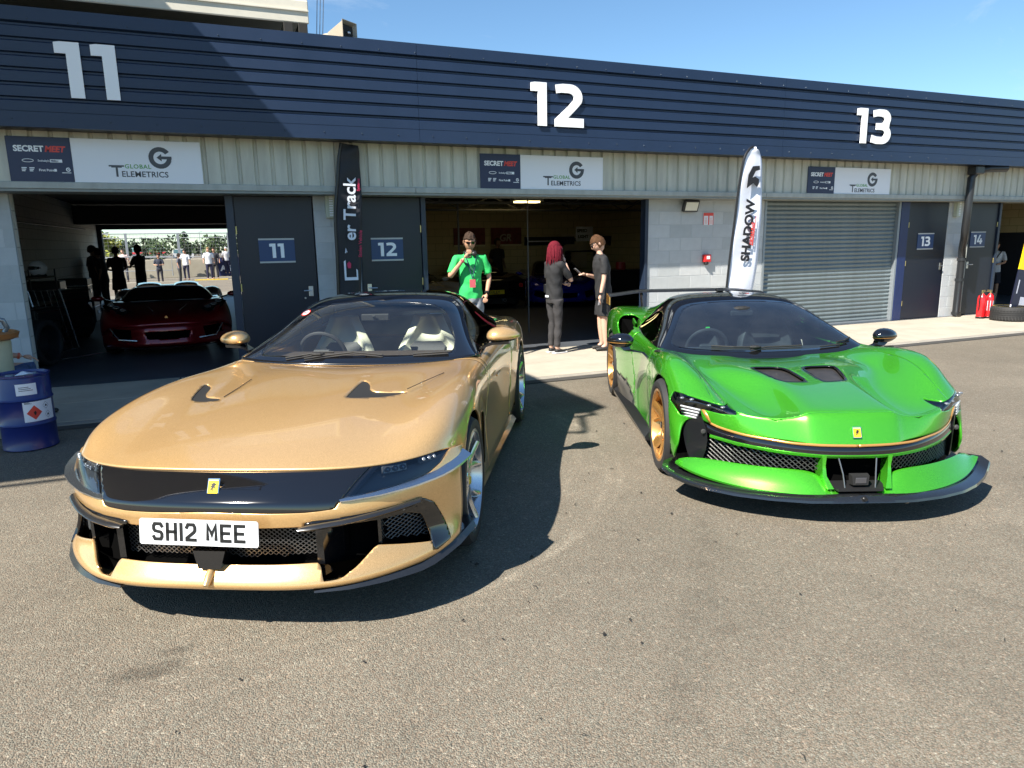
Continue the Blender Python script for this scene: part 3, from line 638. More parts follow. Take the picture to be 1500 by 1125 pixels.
# ================================================================= car surface tools
def carpaint(name, col, flake_col=None, metal=.55, rough=.28, edge=None):
    m = bpy.data.materials.new(name); m.use_nodes = True; n = m.node_tree.nodes; l = m.node_tree.links; b = n['Principled BSDF']
    b.inputs['Metallic'].default_value = metal; b.inputs['Roughness'].default_value = rough; b.inputs['Coat Weight'].default_value = 1.0; b.inputs['Coat Roughness'].default_value = .015; b.inputs['Coat IOR'].default_value = 1.5
    tc = n.new('ShaderNodeTexCoord'); vo = n.new('ShaderNodeTexVoronoi'); vo.inputs['Scale'].default_value = 900; l.new(tc.outputs['Object'], vo.inputs['Vector'])
    sp = n.new('ShaderNodeSeparateColor'); l.new(vo.outputs['Color'], sp.inputs[0])
    mx = n.new('ShaderNodeMix'); mx.data_type = 'RGBA'; mx.inputs[6].default_value = (*[c*.86 for c in col], 1); mx.inputs[7].default_value = (*(flake_col or [min(1, c*1.2) for c in col]), 1)
    l.new(sp.outputs[0], mx.inputs[0])
    if edge:
        lw = n.new('ShaderNodeLayerWeight'); lw.inputs[0].default_value = .45; m2 = n.new('ShaderNodeMix'); m2.data_type = 'RGBA'; m2.inputs[7].default_value = (*edge, 1)
        l.new(lw.outputs['Facing'], m2.inputs[0]); l.new(mx.outputs[2], m2.inputs[6]); l.new(m2.outputs[2], b.inputs['Base Color'])
    else: l.new(mx.outputs[2], b.inputs['Base Color'])
    return m
def bbasis(n, per):
    """clamped uniform cubic b-spline basis rows for n control points, per samples a span"""
    kn = [0]*3+list(range(n-2))+[n-3]*3; T = np.linspace(0, n-3, (n-3)*per+1); rows = []
    for t in T:
        k = min(int(t), n-4)+3; N = np.zeros(n); Nk = {k: 1.0}
        for d in range(1, 4):
            M2 = {}
            for i in range(k-d, k+1):
                v = 0.
                if i in Nk and kn[i+d] > kn[i]: v += (t-kn[i])/(kn[i+d]-kn[i])*Nk[i]
                if i+1 in Nk and kn[i+d+1] > kn[i+1]: v += (kn[i+d+1]-t)/(kn[i+d+1]-kn[i+1])*Nk[i+1]
                M2[i] = v
            Nk = M2
        for i, v in Nk.items():
            if 0 <= i < n: N[i] = v
        rows.append(N)
    return np.array(rows)
class SM:
    """surface mesh in car coordinates (a forward, b left, z up)"""
    def __init__(s, v, f): s.v = np.asarray(v, float).reshape(-1, 3); s.f = list(f)
    def copy(s): return SM(s.v.copy(), list(s.f))
    def cut(s, fn):
        """keep the part where fn>0, edges placed on the zero line"""
        val = np.asarray(fn(s.v), float); val = np.where(np.abs(val) < 1e-7, 1e-7, val)
        nv = [tuple(p) for p in s.v]; cache = {}; out = []
        def mid(i, j):
            k = (i, j) if i < j else (j, i)
            if k not in cache:
                i, j = k; t = val[i]/(val[i]-val[j]); cache[k] = len(nv); nv.append(tuple(s.v[i]+(s.v[j]-s.v[i])*t))
            return cache[k]
        for f in s.f:
            m = len(f); pos = [val[i] > 0 for i in f]
            if all(pos): out.append(f); continue
            if not any(pos): continue
            g = []
            for k in range(m):
                i, j = f[k], f[(k+1) % m]
                if pos[k]: g.append(i)
                if pos[k] != pos[(k+1) % m]: g.append(mid(i, j))
            if len(g) >= 3: out.append(tuple(g))
        used = sorted({i for f in out for i in f}); mp = {i: k for k, i in enumerate(used)}
        return SM([nv[i] for i in used] if used else np.zeros((0,3)), [tuple(mp[i] for i in f) for f in out])
    def shift(s, d):
        """move along vertex normals"""
        nrm = np.zeros_like(s.v)
        for f in s.f:
            p = s.v[list(f)]; c = np.zeros(3)
            for k in range(1, len(f)-1): c += np.cross(p[k]-p[0], p[k+1]-p[0])
            for i in f: nrm[i] += c
        L = np.linalg.norm(nrm, axis=1, keepdims=True); L[L == 0] = 1; return SM(s.v+nrm/L*d, list(s.f))
    def build(s, name, m, parent, thick=.0, sharp=40, off=-1.):
        sg = [np.sign(s.v[list(f), 1]).astype(int) for f in s.f]
        if s.f and all((q >= 0).all() or (q <= 0).all() for q in sg) and np.abs(s.v[:, 1]).min() > .01:
            if any(q[0] > 0 for q in sg) and any(q[0] < 0 for q in sg):
                s.cut(lambda v: v[:, 1]).build(name, m, parent, thick, sharp, off); return s.cut(lambda v: -v[:, 1]).build(name, m, parent, thick, sharp, off)
        o = link(name, pymesh(name, s.v, s.f), m, parent, smooth=True)
        autosmooth(o, sharp)
        if thick: q = o.modifiers.new('s', 'SOLIDIFY'); q.thickness = thick; q.offset = off; q.use_quality_normals = True
        return o
def net(ctrl, pu=6, pv=6, mirror=True, flip=False):
    """control net [row][col] of (a,b,z), col 0 on the centre line; returns SM over both halves"""
    C = np.array(ctrl, float)
    if mirror:
        L = C[:, 1:][:, ::-1].copy(); L[:, :, 1] *= -1; C = np.concatenate([L, C], axis=1)
    A = bbasis(C.shape[0], pu); Bv = bbasis(C.shape[1], pv)
    G = np.einsum('ij,jkc,lk->ilc', A, C, Bv); nu, nv = G.shape[:2]
    f = []
    for i in range(nu-1):
        for j in range(nv-1):
            q = (i*nv+j, i*nv+j+1, (i+1)*nv+j+1, (i+1)*nv+j); f.append(q[::-1] if flip else q)
    return SM(G.reshape(-1, 3), f)
def sdpoly(P, pts):
    """signed distance, + inside"""
    P = np.asarray(P, float); n = len(pts); d = np.full(len(P), 1e9); ins = np.zeros(len(P), bool)
    for i in range(n):
        a = np.array(pts[i], float); b = np.array(pts[(i+1) % n], float); e = b-a; w = P-a
        t = np.clip((w@e)/max(e@e, 1e-12), 0, 1); d = np.minimum(d, np.linalg.norm(w-t[:, None]*e, axis=1))
        c1 = (a[1] <= P[:, 1]) & (b[1] > P[:, 1]); c2 = (b[1] <= P[:, 1]) & (a[1] > P[:, 1])
        cr = e[0]*w[:, 1]-e[1]*w[:, 0]
        ins ^= (c1 & (cr > 0)) | (c2 & (cr < 0))
    return np.where(ins, d, -d)
def F_front(pts, r=0.):   # region in (|b|, z)
    return lambda v: sdpoly(np.stack([np.abs(v[:, 1]), v[:, 2]], 1), pts)+r
def F_top(pts, r=0., side=0):     # region in (a, |b|) ; side=+1/-1 only that side
    if side: return lambda v: sdpoly(np.stack([v[:, 0], v[:, 1]*side], 1), pts)+r
    return lambda v: sdpoly(np.stack([v[:, 0], np.abs(v[:, 1])], 1), pts)+r
def F_side(pts, r=0.):
    return lambda v: sdpoly(np.stack([v[:, 0], v[:, 2]], 1), pts)+r
def neg(fn): return lambda v: -fn(v)
def band(fn, w): return lambda v: fn(v)-w
def smooth_poly(pts, k=2):
    P = [np.array(p, float) for p in pts]
    for _ in range(k):
        Q = []
        for i in range(len(P)):
            a, b = P[i], P[(i+1) % len(P)]; Q += [a*.8+b*.2, a*.2+b*.8]
        P = Q
    return [tuple(p) for p in P]
def crsp(pts, n=8):
    P = [np.array(p, float) for p in pts]; out = []
    for i in range(len(P)-1):
        p0, p1, p2, p3 = P[max(i-1, 0)], P[i], P[i+1], P[min(i+2, len(P)-1)]
        for k in range(n):
            t = k/n; out.append(tuple(.5*((2*p1)+(p2-p0)*t+(2*p0-5*p1+4*p2-p3)*t*t+(3*p1-p0-3*p2+p3)*t**3)))
    out.append(tuple(P[-1])); return out
def mirb(pts): return [(a, -b, z) for a, b, z in pts]
def ribbon(name, m, parent, A, Bp, thick=.01, both=True):
    """sheet strung between two 3d curves"""
    n = min(len(A), len(Bp)); res = None
    for s in ((1, -1) if both else (1,)):
        v = []; 
        for p, q in zip(A[:n], Bp[:n]): v += [(p[0], p[1]*s, p[2]), (q[0], q[1]*s, q[2])]
        f = [(2*i, 2*i+1, 2*i+3, 2*i+2) if s > 0 else (2*i, 2*i+2, 2*i+3, 2*i+1) for i in range(n-1)]
        o = link(name, pymesh(name, v, f), m, parent, smooth=True)
        if thick: q = o.modifiers.new('s', 'SOLIDIFY'); q.thickness = thick; q.offset = -1
        res = o
    return res
def loft(name, m, parent, secs, both=True, closed=True, cap=True, smooth=True):
    """skin through cross sections (lists of 3d points)"""
    n = len(secs[0])
    for s in ((1, -1) if both else (1,)):
        v = [(p[0], p[1]*s, p[2]) for c in secs for p in c]; f = []
        for i in range(len(secs)-1):
            for k in range(n if closed else n-1):
                f.append((i*n+k, i*n+(k+1) % n, (i+1)*n+(k+1) % n, (i+1)*n+k))
        if cap and closed: f += [tuple(range(n)), tuple((len(secs)-1)*n+k for k in range(n-1, -1, -1))]
        o = MB().add(v, f).build(name, m, parent, smooth=smooth)
    return o
def sheetmesh(name, m, parent, y, x0, x1, z0, z1, fn, sx=.014, sz=.009, w=.0016, both=False, kind='hex'):
    """real woven grille: crossing wires laid on a surface a=fn(b,z)"""
    mb = MB(); i = 0
    H = z1-z0; Wd = x1-x0; k = sx/sz
    def seg(p, q):
        p3 = Vector((fn(p[0], p[1]), p[0], p[1])); q3 = Vector((fn(q[0], q[1]), q[0], q[1])); d = (q3-p3).normalized(); n_ = Vector((1, 0, 0)); s = d.cross(n_).normalized()*w
        mb.add([p3+s, q3+s, q3-s, p3-s, p3+Vector((-.004,0,0)), q3+Vector((-.004,0,0))], [(0,1,2,3),(3,2,5,4),(0,4,5,1)])
    rows = int(H/sz)+1; cols = int(Wd/sx)+1; X = np.array([[x0+c*sx/2 for c in range(-1, 2*cols+2)]]*(rows+1)); Z = np.array([[z0+r*sz]*(2*cols+3) for r in range(rows+1)])
    ok = (y(X.ravel(), Z.ravel())).reshape(X.shape)
    for r in range(rows):
        for c in range(cols):
            k = 1+2*c+(1 if r % 2 else 0)
            for d in (-1, 1):
                if 0 <= k+d < X.shape[1] and ok[r, k] and ok[r+1, k+d]: seg((X[r, k], Z[r, k]), (X[r+1, k+d], Z[r+1, k+d]))
    o = mb.build(name, m, parent, norm=False); tag(o, kind='stuff'); return o
def inpoly(pts):
    def t(x, z): return sdpoly(np.stack([np.abs(x), z], 1), pts) > 0
    return t
# common car materials
glossk = mat('gloss_black', (.006,.006,.007), rough=.07, coat=1., coat_rough=.01)
carbon = mat('satin_carbon', (.016,.017,.019), rough=.28, coat=.6, coat_rough=.12, var=.25, vs=120)
mattk = mat('matt_black', (.012,.012,.012), rough=.7)
void = mat('deep_black', (.003,.003,.003), rough=1., spec=0.)
chrome = mat('chrome', (.85,.86,.88), rough=.12, metal=1)
alu = mat('brushed_aluminium', (.72,.74,.77), rough=.25, metal=1)
rimsil = mat('rim_silver', (.62,.64,.66), rough=.25, metal=.85, coat=.6)
rimgold = mat('rim_gold', srgb('#d9a25c'), rough=.27, metal=.75, coat=.6)
leather = mat('cream_leather', (.84,.83,.66), rough=.55, bump=.1, bs=200)
dleather = mat('dark_leather', (.03,.03,.033), rough=.6, bump=.1, bs=200)
yel = mat('badge_yellow', srgb('#f0cf1f'), rough=.3, coat=.6)
def glass(name, tint=(.6,.72,.75), refl=.06, sky_veil=.0):
    m = bpy.data.materials.new(name); m.use_nodes = True; n = m.node_tree.nodes; l = m.node_tree.links
    n.remove(n['Principled BSDF']); out = [k for k in n if k.type == 'OUTPUT_MATERIAL'][0]
    tr = n.new('ShaderNodeBsdfTransparent'); tr.inputs[0].default_value = (*tint, 1); gs = n.new('ShaderNodeBsdfGlossy'); gs.inputs['Roughness'].default_value = .008; gs.inputs[0].default_value = (.95,.97,1,1)
    fr = n.new('ShaderNodeFresnel'); fr.inputs[0].default_value = 1.52; ad = n.new('ShaderNodeMath'); ad.operation = 'MULTIPLY_ADD'; ad.inputs[1].default_value = 1.0; ad.inputs[2].default_value = refl*.3; ad.use_clamp = True
    l.new(fr.outputs[0], ad.inputs[0]); mx = n.new('ShaderNodeMixShader'); l.new(ad.outputs[0], mx.inputs[0]); l.new(tr.outputs[0], mx.inputs[1]); l.new(gs.outputs[0], mx.inputs[2]); 
    if sky_veil:  # patchy pale veil over the glass, painted in for sky reflection and dust
        df = n.new('ShaderNodeBsdfDiffuse'); df.inputs[0].default_value = (.62,.66,.70,1); m3 = n.new('ShaderNodeMixShader'); tc = n.new('ShaderNodeTexCoord'); no = n.new('ShaderNodeTexNoise'); no.inputs['Scale'].default_value = 5; no.inputs['Detail'].default_value = 6; l.new(tc.outputs['Object'], no.inputs['Vector'])
        mr = n.new('ShaderNodeMapRange'); mr.inputs[1].default_value = .3; mr.inputs[2].default_value = .7; mr.inputs[3].default_value = sky_veil*.6; mr.inputs[4].default_value = sky_veil*1.4; l.new(no.outputs[0], mr.inputs[0]); l.new(mr.outputs[0], m3.inputs[0])
        l.new(mx.outputs[0], m3.inputs[1]); l.new(df.outputs[0], m3.inputs[2]); mx = m3
    l.new(mx.outputs[0], out.inputs[0]); return m
wsglass = glass('windscreen_glass', (.92,.97,.95), .06, .012); sideglass = glass('side_glass', (.42,.46,.46)); lampglass = glass('lamp_glass', (.58,.61,.64), .12)
# prancing-horse badge silhouette, drawn small
HORSE = [(.42,.08),(.50,.10),(.48,.30),(.55,.42),(.68,.36),(.74,.20),(.80,.22),(.76,.42),(.66,.52),(.70,.64),(.82,.70),(.86,.66),(.88,.72),(.78,.80),(.66,.82),(.60,.94),(.50,.88),(.44,.78),(.36,.84),(.26,.78),(.24,.70),(.34,.70),(.38,.60),(.28,.56),(.20,.62),(.14,.58),(.26,.46),(.36,.44),(.34,.34),(.22,.30),(.16,.36),(.12,.28),(.24,.20),(.36,.24)]
def badge(parent, at, ex, ez, w=.045, h=.065):
    """yellow enamel plate lying in the plane of ex (right) and ez (up)"""
    ex = Vector(ex).normalized(); nz = ex.cross(Vector(ez)).normalized(); ez = nz.cross(ex).normalized(); c = Vector(at)
    def P(x, z, d): return c+ex*x+ez*z+nz*d
    def slab(poly, d0, d1, nm, m_):
        n = len(poly); v = [P(x, z, d0) for x, z in poly]+[P(x, z, d1) for x, z in poly]
        me = pymesh(nm, v, [tuple(range(n)), tuple(range(2*n-1, n-1, -1))]+[(i, i+n, (i+1) % n+n, (i+1) % n) for i in range(n)])
        b = bmesh.new(); b.from_mesh(me); bmesh.ops.triangulate(b, faces=[f for f in b.faces if len(f.verts) > 4]); bmesh.ops.recalc_face_normals(b, faces=b.faces); b.to_mesh(me); b.free()
        return link(nm, me, m_, parent)
    w /= 2; h /= 2; e = .004
    slab([(-w-e,-h-e),(w+e,-h-e),(w+e,h+e),(-w-e,h+e)], -.002, .004, 'badge_frame', chrome)
    slab([(-w,-h),(w,-h),(w,h),(-w,h)], .0041, .006, 'badge', yel)
    slab([((x-.5)*w*1.8, (z-.5)*h*1.45-h*.05) for x, z in HORSE], .0061, .0075, 'badge_horse', ink)
    for k, cc in enumerate(((.0,.35,.1), (.8,.8,.8), (.7,.02,.02))):
        slab([(-w, h-.003-k*.0025), (w, h-.003-k*.0025), (w, h-.001-k*.0025), (-w, h-.001-k*.0025)], .0061, .0068, 'badge_stripe', mat('enamel_%s' % 'abc'[k], cc, rough=.3))
def wheel(parent, at, R, w, rr, side, rim, spokes=5, steer=0., style='twin', cal=None):
    """side=+1 left. built round the local Y axis, outer face towards +Y"""
    hub = bpy.data.objects.new('wheel', None); COL.objects.link(hub); hub.parent = parent; hub.location = at
    hub.rotation_euler = (0, 0, (math.pi if side < 0 else 0)+steer)
    # the tyre centre sits w/2 inboard of the outer face
    t = tyre_mesh(R, rr, w).build('tyre', rub, hub, smooth=True, loc=(0, -w/2, 0))
    y0 = -.008
    mb = MB().lathe([(rr+.006, y0-.02),(rr+.004, y0),(rr-.012, y0+.002),(rr-.020, y0-.012),(rr-.022, -w*.55),(rr-.05, -w*.6),(rr-.05, -w*.95),(rr-.0, -w*.97)], 72, 'Y')
    mb.lathe([(0, y0-.028),(.045, y0-.028),(.062, y0-.04),(.075, y0-.075),(.075, y0-.12)], 32, 'Y')
    mb.build('rim', rim, hub, smooth=True)
    def spoke(w0, w1, tw, yo, a_off):
        """tapered blade from hub to rim"""
        ns = 9; v = []
        for i in range(ns):
            u = i/(ns-1); r = .045+(rr-.018-.045)*u; ww = w0+(w1-w0)*u**1.2; y = y0-.032-.012*math.sin(u*math.pi)+.026*u**2+yo; dp = .05-.025*u
            for (sx_, yy, kk) in ((-1, -dp, .75), (-1, -.008, 1), (-.35, .004, 1), (.35, .004, 1), (1, -.008, 1), (1, -dp, .75)):
                ang = a_off+tw*u; X = ww*sx_*kk
                ca, sa = math.cos(ang), math.sin(ang); v.append((r*ca-X*sa, y+yy, r*sa+X*ca))
        f = [(i*6+k, i*6+(k+1) % 6, (i+1)*6+(k+1) % 6, (i+1)*6+k) for i in range(ns-1) for k in range(6)]
        return MB().add(v, f)
    for k in range(spokes):
        a = 2*math.pi*k/spokes+.3
        if style == 'twin':
            spoke(.036, .020, .30, 0, a).build('spoke', rim, hub, smooth=True); spoke(.036, .020, -.30, 0, a).build('spoke', rim, hub, smooth=True)
        else:
            spoke(.042, .052, .10, 0, a).build('spoke', rim, hub, smooth=True); spoke(.02, .014, -.42, -.012, a).build('spoke', rim, hub, smooth=True)
    MB().lathe([(0, y0-.022),(.022, y0-.022),(.026, y0-.028)], 20, 'Y').build('centre_cap', yel if style == 'twin' else glossk, hub)
    for k in range(5):
        a = 2*math.pi*k/5; MB().lathe([(0,y0-.030),(.007,y0-.030),(.008,y0-.045)], 8, 'Y', c=(.048*math.cos(a), 0, .048*math.sin(a))).build('wheel_nut', alu, hub)
    MB().lathe([(.09,-.10),(rr-.06,-.10),(rr-.06,-.135),(.09,-.135)], 48, 'Y').build('brake_disc', mat('disc_grey', (.22,.22,.23), rough=.35, metal=.8), hub)
    mb = MB(); pts = []
    for i in range(9):
        a = RAD(-35+70*i/8) if True else 0
        pts.append((-(rr-.085)*math.cos(a), (rr-.085)*math.sin(a)))
    v = []
    for (x, z) in pts:
        k = (rr-.03)/(rr-.085); v += [(x, -.075, z), (x*k, -.085, z*k), (x*k, -.15, z*k), (x*.75, -.15, z*.75), (x*.75, -.075, z*.75)]
    mb.add(v, [(i*5+q, i*5+(q+1) % 5, (i+1)*5+(q+1) % 5, (i+1)*5+q) for i in range(8) for q in range(5)]).build('caliper', cal or mat('caliper_yellow', (.75,.55,.03), rough=.35), hub, smooth=True)
    return hub
def seat(parent, at, m1, m2, s=1.):
    """sports seat facing +a"""
    h = bpy.data.objects.new('seat', None); COL.objects.link(h); h.parent = parent; h.location = at
    def shell(prof, hw, name, mm, bulge):
        v = []; n = 10
        for (a, z, w) in prof:
            for j in range(n+1):
                t = j/n*2-1; v.append((a+bulge*abs(t)**2.5, t*w, z))
        f = [(i*(n+1)+j, i*(n+1)+j+1, (i+1)*(n+1)+j+1, (i+1)*(n+1)+j) for i in range(len(prof)-1) for j in range(n)]
        o = MB().add(v, f).build(name, mm, h, smooth=True, norm=False); q = o.modifiers.new('s', 'SOLIDIFY'); q.thickness = .07; q.offset = 0; bev(o, .02); return o
    pr = crsp([(0,.0,.21),(-.02,.12,.235),(-.06,.3,.25),(-.09,.46,.255),(-.12,.58,.225),(-.15,.68,.165),(-.17,.77,.115),(-.18,.84,.085)], 4)
    shell(pr, 0, 'backrest', m1, .09)
    shell([(.02,-.02,.24),(.2,-.04,.25),(.45,-.0,.24),(.5,-.05,.22)], 0, 'cushion', m1, .0)
    MB().add([(-.012,-.12,.55),(-.012,.12,.55),(-.035,.145,.60),(-.035,-.145,.60),(-.055,.11,.635),(-.055,-.11,.635)], [(0,1,2,3),(3,2,4,5)]).build('shoulder_slot', m2, h)
    mb = MB()
    for k in range(4): mb.box(-.02-.0, .005, -.14+k*.075, -.09+k*.075, .08, .095)
    mb.build('vent_slot', m2, h)
    return h
def steer(parent, at, m1, tilt=.35):
    h = bpy.data.objects.new('steering_wheel', None); COL.objects.link(h); h.parent = parent; h.location = at; h.rotation_euler = (0, tilt, 0)
    pts = []
    for k in range(32):
        a = 2*math.pi*k/32; r = .178; z = r*math.sin(a); z = max(z, -.14); pts.append((0, r*math.cos(a), z))
    MB().tube(pts, .015, 8, closed=True).build('rim', m1, h, smooth=True)
    MB().box(-.0, .04, -.07, .07, -.06, .05, .012).build('boss', m1, h)
    MB().box(.0, .02, -.17, -.06, -.03, .02, .004).box(.0, .02, .06, .17, -.03, .02, .004).box(.0, .02, -.02, .02, -.14, -.05, .004).build('spoke', alu, h)
    return h
def add_root(name, label, cat, x, y, yaw, group=None, roll=0.):
    return empty(name, label, cat, (x, y, 0), rot=(roll, 0, yaw), group=group)

STK = {'S': [[(1,.86),(.86,1),(.14,1),(0,.86),(0,.66),(.14,.54),(.86,.46),(1,.34),(1,.14),(.86,0),(.14,0),(0,.14)]],
 'H': [[(0,0),(0,1)],[(1,0),(1,1)],[(0,.5),(1,.5)]], '1': [[(.5,0),(.5,1)]], '2': [[(0,.82),(.16,1),(.84,1),(1,.84),(1,.62),(.86,.50),(0,.12),(0,0),(1,0)]],
 'M': [[(0,0),(0,1),(.5,.38),(1,1),(1,0)]], 'E': [[(1,0),(0,0),(0,1),(1,1)],[(0,.5),(.85,.5)]], 'B': [[(0,0),(0,1),(.8,1),(1,.86),(1,.64),(.8,.52),(0,.52)],[(.8,.52),(1,.38),(1,.14),(.8,0),(0,0)]],
 'A': [[(0,0),(.5,1),(1,0)],[(.2,.36),(.8,.36)]], 'L': [[(0,1),(0,0),(1,0)]], 'Y': [[(0,1),(.5,.5),(1,1)],[(.5,.5),(.5,0)]], 'I': [[(.5,0),(.5,1)]]}
def strokes(parent, s, h, w, t, m, loc, gap=.3, rot=(0,0,0), d=.001, name='registration'):
    """number-plate characters made of mitred strokes, in the local XY plane"""
    mb = MB(); x = 0
    for ch in s:
        if ch == ' ': x += w*.62; continue
        cw = t*.2 if ch in '1I' else w
        for pl in STK[ch]:
            P = [Vector((x+p[0]*(cw-t)+t/2 if ch not in '1I' else x+t/2, p[1]*(h-t)+t/2)) for p in pl]; n = len(P); L = []; R = []
            for i in range(n):
                a = (P[i]-P[i-1]).normalized() if i else None; b = (P[i+1]-P[i]).normalized() if i < n-1 else None
                if a is None: a = b
                if b is None: b = a
                nn = (a+b).normalized() if (a+b).length > 1e-6 else a; q = Vector((-nn.y, nn.x)); k = t/2/max(.45, q.dot(Vector((-a.y, a.x))))
                e = Vector((0, 0))
                if i == 0: e = -b*t/2*(0 if ch in 'AYM' else 1)
                if i == n-1: e = a*t/2*(0 if ch in 'AYM' else 1)
                L.append(P[i]+q*k+e); R.append(P[i]-q*k+e)
            v = [(p.x, p.y, z) for z in (0, d) for p in L+R]; m2 = 2*n
            f = []
            for i in range(n-1): f += [(m2+i, m2+i+1, m2+n+i+1, m2+n+i)]
            mb.add(v, f)
        x += (t if ch in '1I' else w)+w*gap
    return mb.build(name, m, parent, loc=loc, rot=rot)
# ================================================================= the gold coupe
GOLDP = carpaint('champagne_gold_paint', (.70,.41,.15), (.94,.61,.28), metal=.60, rough=.30)
def archcut(v, c, r, w=.62):
    return np.maximum(np.hypot(v[:, 0]-c[0], v[:, 2]-c[1])-r, w-np.abs(v[:, 1]))
def build_gold():
    K = add_root('gold_coupe', 'gold two-seat coupe with black nose band and plate SH12 MEE, parked nearest the camera', 'car', .357, 3.965, -2.0686, roll=.010)
    bs = np.array([0,.2,.4,.55,.68,.80,.89,.95,.98,.985,.975,.955])
    ea = np.array([.884,.879,.86,.825,.775,.70,.60,.46,.30,.2,.15,.1])
    waist = np.array([0,.2,.4,.55,.68,.80,.872,.925,.94,.93,.935,.935])
    hau = np.array([0,.2,.4,.55,.68,.80,.90,.965,.995,.99,.98,.955])
    T = [  # centre a, weight of the wrapped front edge, widths, heights
     (.884,1.,bs,[.704,.704,.702,.70,.70,.70,.705,.69,.62,.52,.40,.30]),
     (.865,.98,bs,[.712,.712,.710,.706,.706,.710,.716,.697,.62,.52,.40,.30]),
     (.80,.85,bs,[.735,.735,.730,.724,.724,.738,.745,.718,.63,.52,.40,.30]),
     (.66,.6,bs,[.770,.770,.762,.752,.757,.782,.788,.75,.65,.53,.42,.30]),
     (.48,.35,bs,[.800,.80,.792,.782,.79,.82,.824,.78,.68,.55,.42,.30]),
     (.28,.15,bs,[.825,.826,.82,.808,.818,.852,.853,.80,.71,.58,.42,.30]),
     (.08,0,bs,[.845,.848,.842,.828,.838,.877,.876,.822,.74,.58,.42,.30]),
     (-.14,0,bs,[.862,.867,.862,.846,.855,.892,.892,.84,.75,.58,.42,.30]),
     (-.36,0,.55*bs+.45*waist,[.876,.883,.88,.862,.868,.900,.896,.845,.75,.58,.40,.25]),
     (-.60,0,waist,[.882,.893,.893,.88,.878,.895,.888,.84,.73,.56,.38,.2]),
     (-.86,0,waist-np.array([0]*8+[.005,.02,.03,0]),[.862,.872,.878,.884,.893,.902,.886,.84,.73,.55,.36,.17]),
     (-1.2,0,waist-np.array([0]*8+[.005,.025,.035,0]),[.80,.80,.82,.86,.895,.908,.895,.85,.74,.55,.36,.17]),
     (-1.6,0,waist+np.array([0]*6+[.005,.005,0,-.02,-.03,.005]),[.80,.80,.82,.86,.905,.925,.91,.865,.75,.56,.36,.17]),
     (-2.0,0,.5*waist+.5*hau,[.80,.80,.82,.87,.925,.945,.935,.885,.77,.58,.36,.17]),
     (-2.35,0,hau,[.86,.86,.87,.90,.95,.972,.967,.91,.80,.60,.42,.25]),
     (-2.7,0,hau,[.93,.93,.93,.94,.965,.985,.978,.92,.80,.60,.42,.30]),
     (-3.05,0,hau-.01,[.975,.975,.97,.965,.965,.975,.962,.905,.79,.60,.42,.25]),
     (-3.4,0,hau*.965,[.975,.975,.965,.955,.945,.94,.925,.87,.77,.58,.40,.25]),
     (-3.6,0,hau*.93,[.95,.95,.945,.935,.925,.915,.89,.835,.74,.57,.40,.27]),
     (-3.66,0,hau*.90,[.92,.92,.915,.905,.89,.87,.84,.79,.70,.56,.41,.30])]
    ctrl = []
    for ac, w, b_, z in T:
        row = [(ac-w*(.884-ea[j]) if w else ac+(.10*(b_[j]/.95)**4 if ac < -3.3 else 0), b_[j], z[j]) for j in range(12)]
        ctrl.append(row)
    body = net(ctrl, 7, 7)
    body = body.cut(lambda v: archcut(v, (0, .36), .392)).cut(lambda v: archcut(v, (-2.7, .375), .402))
    deck = F_top([(-1.0,-.77),(-1.0,.77),(-2.45,.77),(-2.45,-.77)]); body = body.cut(lambda v: np.maximum(-deck(v), .6-v[:, 2]))
    # hood outlets: black V slots
    vL = [(.075,.285),(-.02,.278),(-.32,.270),(-.20,.345),(-.09,.375),(-.06,.42),(-.10,.62),(.03,.48)]
    vR = [(.075,.60),(.0,.635),(-.275,.705),(-.19,.62),(-.05,.585),(.0,.55),(.03,.45),(.10,.42)]
    vL = smooth_poly(vL, 2); vR = smooth_poly(vR, 2)
    fl, fr = F_top(vL, 0, 1), F_top(vR, 0, -1)
    up = lambda v: v[:, 2]-.6
    slots = body.copy(); sl1 = body.cut(lambda v: np.minimum(fl(v), up(v))); sl2 = body.cut(lambda v: np.minimum(fr(v), up(v)))
    sl1.shift(-.005).build('hood_outlet', mattk, K); sl2.shift(-.005).build('hood_outlet', mattk, K)
    body = body.cut(lambda v: np.maximum(-fl(v), -up(v))).cut(lambda v: np.maximum(-fr(v), -up(v)))
    # door, clamshell and rear quarter
    dpoly = [(-.80,.12),(-.86,.5),(-.99,.80),(-1.05,1.2),(-2.12,1.2),(-2.05,.7),(-1.90,.12)]
    fd = F_side(dpoly); fdb = lambda v: np.minimum(fd(v), np.abs(v[:, 1])-.8)
    body.cut(band(fdb, .002)).build('door', GOLDP, K, .014)
    rest = body.cut(lambda v: -fdb(v)-.002)
    rest.cut(lambda v: v[:, 0]+.90).build('bonnet', GOLDP, K, .014)
    rest.cut(lambda v: -(v[:, 0]+.905)).build('rear_quarter', GOLDP, K, .014)
    for s in (1, -1):
        MB().tube([(-1.25,.948*s,.72),(-1.42,.950*s,.72)], .008, 6).build('door_handle', GOLDP, K)
        # thin line continuing from each outlet
    for pl in ([(-.06,.60,.868),(-.22,.66,.880),(-.45,.73,.887)], [(.03,-.43,.846),(-.14,-.43,.862),(-.33,-.44,.878)]): MB().tube(pl, .0022, 5).build('bonnet_crease', mattk, K)
    # ---------------- nose
    b2 = np.array([0,.15,.30,.45,.58,.70,.80,.88,.94,.975,.985])
    k2 = np.array([0,.003,.012,.04,.085,.16,.245,.33,.42,.50,.56])
    e2 = np.array([0,.003,.015,.045,.075,.125,.19,.265,.36,.44,.50])
